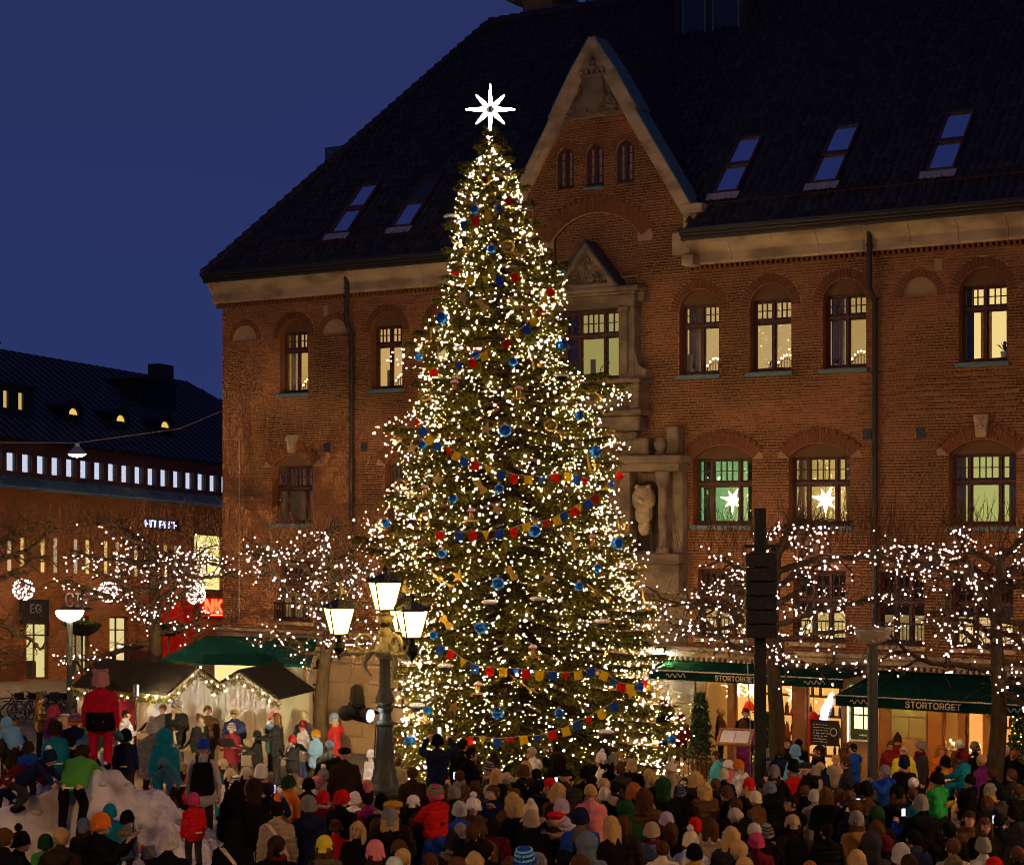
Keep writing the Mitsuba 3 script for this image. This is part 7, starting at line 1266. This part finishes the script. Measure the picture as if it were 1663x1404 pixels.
def hand(w, d, up, side, curl):
    "palm and five fingers from the wrist w along d; up = back of the hand"
    w, d, up = (np.array(a, float) for a in (w, d, up)); d /= np.linalg.norm(d); up -= d * (up @ d); up /= np.linalg.norm(up); s = np.cross(d, up) * side; P = lambda a, b, c: w + d * a + s * b + up * c
    out = [hull(ball(P(.01, -.02, 0), .022, None, 6), ball(P(.01, .02, 0), .022, None, 6), ball(P(.09, -.032, 0), .016, None, 6), ball(P(.09, .032, 0), .016, None, 6))]
    for i, (b, L) in enumerate(((-.03, .06), (-.01, .075), (.011, .08), (.031, .07))):
        p0 = P(.09, b, 0); p1 = P(.09 + L * .5 * math.cos(curl * .6), b * 1.1, -L * .5 * math.sin(curl * .6)); p2 = p1 + d * L * .55 * math.cos(curl * 1.6) - up * L * .55 * math.sin(curl * 1.6); out += limb([p0, p1, p2], [.011, .0105, .009], 6)
    out += limb([P(.03, .03, -.005), P(.055, .058, -.02), P(.085, .062, -.035)], [.014, .012, .01], 6)
    return out
def figure(pose, child):
    S = .64 if child else 1.0; hs = .92 if child else 1.0     # limbs scale, head scale
    HCz = 1.1 if child else 1.645; lean = 0.0
    zsh, zhip, wsh = (.91, .56, .135) if child else (1.385, .93, .172)
    R_ = lambda r: r * (.8 if child else 1)
    hipL, kn, an = zhip, zhip * .53, .08
    arms = {}
    for s in (-1, 1):
        sh = np.array([s * wsh, 0, zsh]); a1, a2 = .30 * (S if child else 1), .26 * (S if child else 1)
        def arm(d1, d2): d1 = np.array(d1, float); d2 = np.array(d2, float); e = sh + d1 / np.linalg.norm(d1) * a1; return sh, e, e + d2 / np.linalg.norm(d2) * a2, d2 / np.linalg.norm(d2)
        if pose == "stand": arms[s] = arm((s * .25, -.08, -1), (s * .05, .25, -1))
        elif pose == "front": arms[s] = arm((s * .3, .1, -1), (-s * .75, .9, -.25))
        elif pose == "phone": arms[s] = arm((s * .35, .65, -.45), (-s * .45, .55, .85))
        elif pose == "phonehi": arms[s] = arm((s * .5 - .22, .6, .12), (-.12 - s * .5, .5, .85))
        elif pose == "book": arms[s] = arm((s * .28, .15, -1), (-s * .25, 1, .25))
        elif pose == "conduct": arms[s] = arm((s * .4, .5, -.7), (s * .1, 1, .25 + .25 * s))
        elif pose == "ride": arms[s] = arm((s * .25, .6, -.8), (-s * .2, .8, -.3))
        elif pose == "bend": arms[s] = arm((s * .4, 1, .05), (s * .15, 1, -.05))
    skin, coat, trs, boot = [], [], [], []
    hc = np.array([0, .02, HCz]); H = lambda x, y, z: hc + np.array([x, y, z]) * hs
    skin += [hull(ball(H(0, -.01, 0), .095 * hs, (1, 1.05, 1.1)), ball(H(0, .035, -.06), .066 * hs)), hull(ball(H(0, .03, -.06), .064 * hs), ball(H(0, .066, -.1), .032 * hs)), hull(ball(H(0, .095, .0), .011 * hs, None, 6), ball(H(0, .113, -.035), .015 * hs, None, 6)), hull(ball(H(-.03, .082, .015), .014 * hs, None, 6), ball(H(.03, .082, .015), .014 * hs, None, 6))]
    for s in (-1, 1): skin.append(ball(H(s * .096, -.01, -.02), .026 * hs, (.45, .8, 1.2), 8))
    skin += limb([H(0, -.01, -.06), (0, -.01, zsh + .02), (0, 0, zsh - .1), (0, 0, zhip)], [R_(.055), R_(.06), R_(.09), R_(.1)])
    for s in (-1, 1):
        sh, el, wr, hd = arms[s]; skin += limb([sh, el, wr], [R_(.045), R_(.036), R_(.028)], 8); back = np.array([s, .1, .3]) if pose in ("stand", "bend", "ride") else np.array([s * .3, -.9, .4]) if pose.startswith("phone") else np.array([0, -.2, 1.0])
        hsc = .78 if child else 1.0; hnd = hand((0, 0, 0), hd, back, -s, .9 if pose in ("stand", "ride", "bend") else .6); skin += [q.scale((hsc,) * 3).translate(tuple(map(float, wr))) for q in hnd]
        coat += limb([sh * np.array([.8, 1, 1]), sh, el, wr + hd * .01], [R_(.085), R_(.085), R_(.07), R_(.052)], 9)
        if pose == "ride": L = [(s * .08, .02, zhip), (s * .12, .26, zhip + .02), (s * .12, .28, zhip - .24)]
        elif pose == "bend": L = [(s * .09, -.08, zhip * .86), (s * .11, .12 if s > 0 else -.02, kn), (s * .11, -.08, an)]
        else: L = [(s * .085, 0, hipL), (s * .095, .015, kn), (s * .095, -.02, an)]
        skin += limb(L, [R_(.07), R_(.05), R_(.035)], 7); trs += limb(L, [R_(.1), R_(.078), R_(.068)], 8)
        f = np.array(L[2]); boot += [hull(ball(f + [0, -.02, 0], R_(.065), None, 8), ball(f + [0, -.02, -.03], R_(.062), None, 8), ball(f + [0, .14 * S, -.035], R_(.045), None, 8))]
    hem = zhip - (.0 if child else .1)
    bs = [ball((s * wsh * .75, -.005, zsh - .02), R_(.1)) for s in (-1, 1)] + [ball((s * .06 * S, .02, zsh - .18 * S), R_(.16)) for s in (-1, 1)]; bw = [ball((s * .06 * S, .005, zhip + .12 * S), R_(.15)) for s in (-1, 1)]; bh = [ball((s * .075 * S, 0, hem), R_(.16)) for s in (-1, 1)]
    coat += [hull(*bs, *bw), hull(*bw, *bh)] + limb([(0, -.01, zsh - .02), (0, -.01, zsh + .1 * S)], [R_(.12), R_(.08)]) + [hull(ball((0, -.01, zsh + .07 * S), R_(.075)), ball((s * wsh * .8, -.005, zsh - .01), R_(.085))) for s in (-1, 1)]; trs += [hull(ball((-.07 * S, 0, zhip), R_(.11)), ball((.07 * S, 0, zhip), R_(.11)))]
    d = {"body": fin(skin, .07, 2), "coat": fin(coat, .05, 5, .05 if not child else .04, 3, 11), "trousers": fin(trs, .08, 3, .02, 5), "boot": fin(boot[:1], .08, 3), "boot2": fin(boot[1:], .08, 3)}
    cq = d["coat"].copy(); v = np.array(cq.vertices); cq = trimesh.Trimesh(*trimesh.remesh.subdivide(v, cq.faces), process=False); v = np.array(cq.vertices); cq.vertices = v + cq.vertex_normals * (.02 * np.abs(np.sin(v[:, 2] * math.pi / (.085 * (.75 if child else 1)))) ** .6 - .01)[:, None]; d["quilted"] = cq
    hc = hc.copy()
    if pose == "bend":
        piv = zhip * .9; a = math.radians(48); c, n = math.cos(a), math.sin(a)
        def bend(v): v = v.copy(); t = sst(piv - .1, piv + .1, v[:, 2]) * a; y, z = v[:, 1].copy(), v[:, 2] - piv; v[:, 1] = y * np.cos(t) + z * np.sin(t); v[:, 2] = piv - y * np.sin(t) + z * np.cos(t); return v
        for k_ in ("body", "coat", "quilted"): d[k_].vertices = bend(np.array(d[k_].vertices))
        hc = bend(hc[None])[0]
    if pose == "ride":
        for k_ in d: d[k_].vertices = np.array(d[k_].vertices) - [0, 0, .5]
        hc[2] -= .5
    return {k_: mikit.ply(m_, "skin_a", 50) for k_, m_ in d.items()}, hc, hs, arms
FIG = {(p, ch): figure(p, ch) for p, ch in [("stand", 0), ("front", 0), ("phone", 0), ("phonehi", 0), ("book", 0), ("conduct", 0), ("stand", 1), ("ride", 1), ("bend", 1), ("book", 1)]}
def knit(prof, n=32, rib=.006, seed=0, lump=.014):
    m = MB(); m.lathe(prof, n); t = m.get(); v = np.array(t.vertices); a = np.arctan2(v[:, 1], v[:, 0]); r = np.hypot(v[:, 0], v[:, 1]); k_ = 1 + (rib * np.cos(a * 16) + lump * (meshkit.noise(v * 25, seed) - .5)) / np.maximum(r, .03); v[:, 0] *= k_; v[:, 1] *= k_; v[:, 1] -= .01 + .12 * np.clip(v[:, 2], 0, 1); v[:, 2] += v[:, 1] * .22; return prim(v, t.faces)
BE = [(0, .142), (.035, .14), (.07, .122), (.098, .085), (.112, .04), (.114, 0), (.121, -.005), (.123, -.04), (.116, -.05), (.1, -.05)]
def bumpy(t, amp, f, seed): v = np.array(t.vertices); n = trimesh.Trimesh(v, t.faces, process=False).vertex_normals; return prim(v + n * (amp * (meshkit.fbm(v * f, 3, seed) - .5))[:, None], t.faces)
def mesh_of(mf, ref=.03, it=3): m = mf.refine_to_length(ref).to_mesh(); t = trimesh.Trimesh(np.array(m.vert_properties[:, :3]), np.array(m.tri_verts), process=False); trimesh.smoothing.filter_taubin(t, iterations=it); return t
shell = ball((0, -.012, .012), .106, (1, 1.08, 1.1), 16) - MF.cube((.3, .3, .3), True).translate((0, .2, -.12)) - MF.cube((.3, .3, .2), True).translate((0, .16, -.17)) - MF.cube((.4, .4, .2), True).translate((0, 0, -.19))
longh = shell + hull(ball((-.06, -.06, -.02), .06), ball((.06, -.06, -.02), .06), ball((-.07, -.075, -.26), .045), ball((.07, -.075, -.26), .045)) + hull(ball((-.09, .0, .02), .035), ball((-.1, -.01, -.2), .03)) + hull(ball((.09, .0, .02), .035), ball((.1, -.01, -.2), .03))
hoodm = (ball((0, -.02, .02), .14, (1, 1.05, 1.15), 16) + hull(ball((0, -.04, -.05), .12), ball((0, -.05, -.17), .12))) - hull(ball((0, .16, -.02), .085), ball((0, .06, -.02), .085))
furr = MB(); furr.tube([(.105 * math.cos(a), .075 - .02 * math.cos(2 * a), .0 + .135 * math.sin(a)) for a in np.linspace(0, 2 * math.pi, 23)], .04, 8); colr = MB(); colr.tube([(.15 * math.cos(a), -.02 + .1 * math.sin(a), -.2 + .03 * math.sin(a)) for a in np.linspace(math.pi * .95, math.pi * 2.05, 14)], .055, 8)
helm = ball((0, -.01, .03), .128, (.95, 1.15, 1.0), 18) - MF.cube((.5, .6, .3), True).translate((0, 0, -.15))
for sx in (-.07, 0, .07): helm = helm - hull(ball((sx, -.1, .15), .014), ball((sx, .1, .15), .014)) - hull(ball((sx * 1.3, -.16, .07), .014), ball((sx * 1.1, -.1, .13), .014))
HAT = {"b": knit(BE), "b2": knit([(r, z * (1.22 if z > 0 else 1)) for r, z in BE], seed=4), "k": knit([(0, .13), (.06, .132), (.095, .11)] + BE[4:], seed=2), "e": mesh_of(ball((.02, -.03, .075), .135, (1, 1.05, .42), 16) + ball((0, -.005, .03), .108, (1, 1.05, .6), 14)), "c": mesh_of(ball((0, -.01, .05), .118, (1, 1.12, .6), 14) + hull(ball((-.05, .13, .03), .014), ball((.05, .13, .03), .014), ball((-.08, .07, .04), .014), ball((.08, .07, .04), .014))),
       "h": bumpy(mesh_of(shell, .02), .022, np.array([45, 45, 14]), 1), "l": bumpy(mesh_of(longh, .022), .034, np.array([48, 48, 7]), 2), "y": bumpy(mesh_of(shell + hull(ball((0, -.12, .02), .035), ball((0, -.15, -.08), .04)) + hull(ball((0, -.15, -.08), .04), ball((0, -.13, -.24), .02))), .012, 26, 3), "u": bumpy(mesh_of(shell + ball((0, -.1, .09), .058)), .014, 24, 4), "g": bumpy(mesh_of(shell - MF.cube((.5, .5, .3), True).translate((0, 0, .18))), .014, 40, 5), "o": bumpy(mesh_of(hoodm), .02, 10, 6), "m": mesh_of(helm, .03, 0), "curl": bumpy(mesh_of(longh.scale((1.12, 1.12, .8)), .03), .06, 22, 8)}
HAT = {k_: mikit.ply(v_, "skin_a", 50) for k_, v_ in HAT.items()}
PLY = {"pom": mikit.ply(bumpy(trimesh.creation.icosphere(2, .052), .02, 60, 3), "skin_a", True), "ear": mikit.ply(trimesh.creation.icosphere(1, .034), "skin_a", True), "fur": mikit.ply(bumpy(furr.get(), .035, 45, 5), "skin_a"), "collar_fur": mikit.ply(bumpy(colr.get(), .04, 40, 5), "skin_a")}
st = MB()
for z0, z1, r_ in ((.0, .025, .1165), (.055, .08, .109), (.1, .118, .095)): st.lathe([(r_ - .012, z0), (r_ + .004, z0), (r_ - .002, z1), (r_ - .016, z1)], 24)
t_ = st.get(); v_ = np.array(t_.vertices); v_[:, 1] -= .01 + .12 * np.clip(v_[:, 2], 0, 1); v_[:, 2] += v_[:, 1] * .22; PLY["stripe"] = mikit.ply(prim(v_, t_.faces), "skin_a")
eye = MB()
for s in (-1, 1): eye.ball((s * .034, .088, .004), .0125, 1, (1, .6, .75))
PLY["eyes"] = mikit.ply(eye.get(), "skin_a"); brow = MB()
for s in (-1, 1): brow.bar((s * .018, .097, .026), (s * .052, .085, .027), .008)
PLY["brows"] = mikit.ply(brow.get(), "skin_a"); PLY["mouth"] = mikit.ply(MB().ball((0, .1, -.068), .02, 1, (1, .35, .3)).get(), "skin_a"); gl = MB()
for s in (-1, 1): gl.tube([(s * .036 + .024 * math.cos(a), .108, .004 + .02 * math.sin(a)) for a in np.linspace(0, 6.3, 13)], .004, 4); gl.tube([(s * .06, .105, .006), (s * .1, -.01, .0)], .004, 4)
gl.tube([(-.012, .11, .008), (.012, .11, .008)], .004, 4); PLY["glasses"] = mikit.ply(gl.get(), "skin_a"); sc = MB(); sc.tube([(.085 * math.cos(a), .09 * math.sin(a) - .0, -.15 + .012 * math.cos(a * 3)) for a in np.linspace(0, 6.28, 17)], .04, 8); sc.tube([(.03, .09, -.17), (.035, .13, -.32)], .035, 6); PLY["scarf"] = mikit.ply(bumpy(sc.get(), .02, 20, 2), "skin_a")
pk = mesh_of(hull(ball((-.11, -.2, 1.38), .06), ball((.11, -.2, 1.38), .06), ball((-.13, -.24, .98), .09), ball((.13, -.24, .98), .09)), .06); PLY["pack"] = mikit.ply(pk, "skin_a", 50)
str_ = MB()
for s in (-1, 1): str_.tube([(s * .1, -.17, 1.42), (s * .11, -.02, 1.535), (s * .115, .14, 1.42), (s * .14, .16, 1.2)], .02, 5)
PLY["straps"] = mikit.ply(str_.get(), "skin_a"); bg = MB(); bg.tube([(-.16, -.1, 1.46), (.0, -.18, 1.3), (.17, -.2, 1.0), (.22, -.12, .85)], .014, 5); bg.tube([(-.12, -.1, 1.46), (.04, -.18, 1.28), (.2, -.2, 1.0)], .012, 5); PLY["bag_strap"] = mikit.ply(bg.get(), "skin_a"); PLY["bag"] = mikit.ply(mesh_of(hull(ball((.26, -.14, .82), .05), ball((.26, .06, .82), .05), ball((.27, -.14, .6), .05), ball((.27, .06, .6), .05)), .06), "skin_a", 50)
rf = MB(); rf.box(-.06, .06, -.175, -.155, .6, .62); PLY["reflex"] = mikit.ply(rf.get(), "skin_a"); hd_ = mesh_of(hull(ball((-.11, -.13, 1.42), .07), ball((.11, -.13, 1.42), .07), ball((0, -.17, 1.32), .07)), .05); PLY["hood"] = mikit.ply(bumpy(hd_, .03, 14, 2), "skin_a", 50)
ph = MB(); ph.box(-.04, .04, 0, .009, 0, .15, .004); PLY["phone"] = mikit.ply(ph.get(), "skin_a"); PLY["screen"] = mikit.ply(prim([(-.036, -.001, .008), (.036, -.001, .008), (.036, -.001, .142), (-.036, -.001, .142)], [[0, 1, 2], [0, 2, 3]]), "skin_a")
bkm = MB(); bkm.add([(-.2, 0, 0), (0, -.03, -.01), (0, .16, .22), (-.2, .19, .23), (.2, 0, 0), (.2, .19, .23)], [[0, 1, 2], [0, 2, 3], [1, 4, 5], [1, 5, 2]]); PLY["pages"] = mikit.ply(bkm.get(), "skin_a"); cv = bkm.get(); cv.vertices = np.array(cv.vertices) * np.array([1.06, 1, 1.04]) + [0, .012, -.008]; PLY["cover"] = mikit.ply(cv, "skin_a")
def cm(c): c = ALIAS.get(c, c); return "cloth_" + c
def cname(c): return NAME.get(c, c)
def hat_words(h, ex):
    a, c = h.split(":"); n = cname(c)
    return {"b": f"{n} beanie", "p": f"{n} bobble hat", "s": f"{n} striped beanie", "h": f"short {n} hair", "l": f"long {n} hair", "u": f"{n} hair in a bun", "y": f"{n} ponytail", "o": f"{n} hood up", "f": f"fur-edged {n} hood", "c": f"{n} flat cap", "e": f"{n} beret", "m": f"{n} cycle helmet", "g": "bald head" if c == "skin" else "balding grey head", "k": f"{n} hat with ears"}[a]
base = []
for X, Y, z0, h, yaw, hat, coat, pose, ex, fc in CROWD:
    w_ = hat_words(hat, ex) + " and " + cname(coat) + (" suit" if coat == "redsuit" else " coat")
    if pose.startswith("phone"): w_ += " raising a phone"
    elif pose == "ride": w_ += " riding on shoulders"
    elif "hill" in ex: w_ += " on the snow heap"
    elif pose == "book": w_ += " holding a songbook"
    elif pose == "conduct": w_ += " gesturing to the choir"
    elif "pack" in ex: w_ += " wearing a backpack"
    elif "glasses" in ex: w_ += " and glasses"
    elif fc in ("F", "FL", "FR"): w_ += ", face visible"
    base.append(w_)
from collections import Counter
cnt = Counter(base); ths = Counter(hat_words(r[5], "") for r in CROWD); lab = []; seen = set()
XS = [r[0] / r[1] * 3000 for r in CROWD]; YS = [-(7.35 - (gz(r[0], r[1]) + r[2] + r[3])) / r[1] * -3000 for r in CROWD]
for i, w_ in enumerate(base):
    if cnt[w_] == 1: lab.append("person with " + w_); continue
    short = hat_words(CROWD[i][5], "") + " and " + cname(CROWD[i][6]) + " coat"; opts = sorted((math.hypot(XS[j] - XS[i], YS[j] - YS[i]), j) for j in range(len(base)) if j != i and (ths[hat_words(CROWD[j][5], "")] == 1 or cnt[base[j]] == 1)); got = None
    for d_, j in opts[:12]:
        dx, dy = XS[i] - XS[j], YS[i] - YS[j]; rel = ("right of" if dx > 0 else "left of") if abs(dx) > abs(dy) else ("below" if dy > 0 else "above"); hj = hat_words(CROWD[j][5], "")
        for q in (hj, hj + " and " + cname(CROWD[j][6]) + " coat"):
            if q == hj and ths[hj] > 1: continue
            L = f"person with {short}, just {rel} {q}"
            if L not in seen and len(L.split()) <= 16: got = L; break
        if got: break
    lab.append(got or "person with " + w_); seen.add(lab[-1])
for (X, Y, z0, h, yaw, hat, coat, pose, ex, fc), L in zip(CROWD, lab):
    rr = random.Random(int(X * 977 + Y * 131)); a, c = hat.split(":"); ch = 1 if (h < 1.42 or pose in ("ride", "bend")) else 0; ps = pose
    if ps == "lie": ps = "bend"
    if ps in ("phone", "phonehi", "conduct") and ch: ps = "book"
    if ps == "stand" and not ch and rr.random() < .45: ps = "front"
    fig, hc, hs, arms = FIG[(ps, ch)]; add = {"p": .075, "b": .03, "s": .03, "k": .04, "o": .035, "f": .035, "m": .03}.get(a, .005); nom = (1.2 if ch else 1.75); s = (h - add) / nom
    if ps == "ride": s = 1.08
    if ps == "bend": s = h / 1.12
    wd = s * rr.uniform(.94, 1.08) * (1.06 if "puffer" in ex else 1); M = tm(X, Y, gz(X, Y) + z0, math.radians(yaw), (wd, wd, s))
    k = tag(key("person"), L, "person", "crowd in the square"); put("body", fig["body"], "skin_a" if rr.random() < .6 else "skin_b", k, M); put("coat", fig["quilted" if rr.random() < .38 or "puffer" in ex else "coat"], cm(coat), k, M); put("trousers", fig["trousers"], cm(coat) if coat in ("teal", "redsuit", "purple") else cm(rr.choice(["black", "charcoal", "navy", "dkbrown", "black"])), k, M)
    put("boot", fig["boot"], "cloth_black", k, M); put("boot", fig["boot2"], "cloth_black", k, M)
    hy = rr.uniform(-16, 16); HM = M @ tm(*hc, math.radians(hy), hs); hm = cm(c)
    kind = {"p": "b2" if rr.random() < .5 else "b", "s": "b", "f": "o", "b": "b2" if rr.random() < .3 else "b"}.get(a, a); isH = a in "hlyug"
    if a == "l" and rr.random() < .18: kind = "curl"
    hk = put("hair" if isH else "hat", HAT[kind], hm, k, HM @ tm(0, 0, 0, 0, (1, 1, rr.uniform(.97, 1.1) if not isH else 1)))
    if not isH and a not in "ofm" and rr.random() < .5: put("hair", HAT["l" if rr.random() < .6 else "h"], cm(rr.choice(["brownhair", "blond", "darkhair", "brownhair", "dkbrown"])), k, HM @ tm(0, 0, -.02, 0, (.97, .97, .9)))
    if a == "p": put("pompom", PLY["pom"], cm(c if rr.random() < .6 else rr.choice(["white", "brown", "cream"])), hk, HM @ tm(0, -.035, .185))
    if a == "k":
        for sx in (-1, 1): put("ear", PLY["ear"], hm, hk, HM @ tm(sx * .085, -.03, .13))
    if a == "s": put("stripe", PLY["stripe"], cm({"multi": "green", "limeblack": "black", "red": "white", "black": "white", "white": "dkbrown", "orange": "blue", "blue": "ltblue", "bluegrey": "charcoal", "brown": "cream", "grey": "charcoal"}.get(c, "white")), hk, HM)
    if a == "f" or "furred" in ex: put("fur_trim", PLY["fur" if a == "f" else "collar_fur"], "fur_trim", k, HM)
    if a not in "of" and not ch and (("hooded" in ex) or rr.random() < .45): put("hood", PLY["hood"], cm(coat), k, M)
    if fc in ("F", "FL", "FR", "L", "R"):
        put("eyes", PLY["eyes"], "face_dark", k, HM0 := M @ tm(*hc, 0, hs)); put("eyebrows", PLY["brows"], "cloth_brownhair", k, HM0); put("mouth", PLY["mouth"], "lip", k, HM0)
    if "glasses" in ex: put("glasses", PLY["glasses"], "speaker_black", k, M @ tm(*hc, 0, hs))
    if "scarfed" in ex or (not ch and rr.random() < .22): put("scarf", PLY["scarf"], cm(rr.choice(["grey", "beige", "maroon", "charcoal", "dustpink", "navy"])), k, M @ tm(*hc, 0, hs))
    if "longblond" in ex: put("hair", HAT["l"], "cloth_blond", k, HM)
    if "bag" in ex: put("bag_strap", PLY["bag_strap"], "cloth_cream", k, M)
    if ch and "hill" in ex or (ch and rr.random() < .3): put("reflective_strip", PLY["reflex"], "reflective", k, M if ps != "bend" else M @ tm(0, -.06, -.06))
    if coat == "redsuit": b = MB(); b.lathe([(.17, .52), (.185, .6), (.18, .74), (.16, .76)], 20); put("dark_overtrousers", b.get(), "cloth_black", k, M @ tm(0, 0, 0, 0, (1.05, 1.0, .95)))
    if "pack" in ex: kk = thing("backpack", "black backpack on the person in the " + hat_words(hat, ""), "backpack"); put("pack_body", PLY["pack"], "cloth_black", kk, M); put("straps", PLY["straps"], "cloth_black", kk, M)
    if pose in ("phone", "phonehi"):
        wr = (arms[-1][2] + arms[1][2]) / 2 + np.array([0, .05, .1]); kk = thing("phone", "glowing phone held up by the " + L.replace(" raising a phone", "").replace("person", "person", 1)[:110], "phone"); put("case", PLY["phone"], "speaker_black", kk, M @ tm(*wr)); put("screen", PLY["screen"], "paper", kk, M @ tm(*wr), emit=[(1.1, 1.4, 2.6), (1.3, 1.4, 2.0), (1.0, 1.0, 2.2)][rr.randint(0, 2)], weight=.15)
    if pose == "book":
        wr = (arms[-1][2] + arms[1][2]) / 2 + np.array([0, .06, .05]); kk = thing("songbook", "open songbook held by the " + L.replace(" holding a songbook", ""), "songbook"); put("page", PLY["pages"], "paper", kk, M @ tm(*wr)); put("cover", PLY["cover"], "cloth_black", kk, M @ tm(*wr))
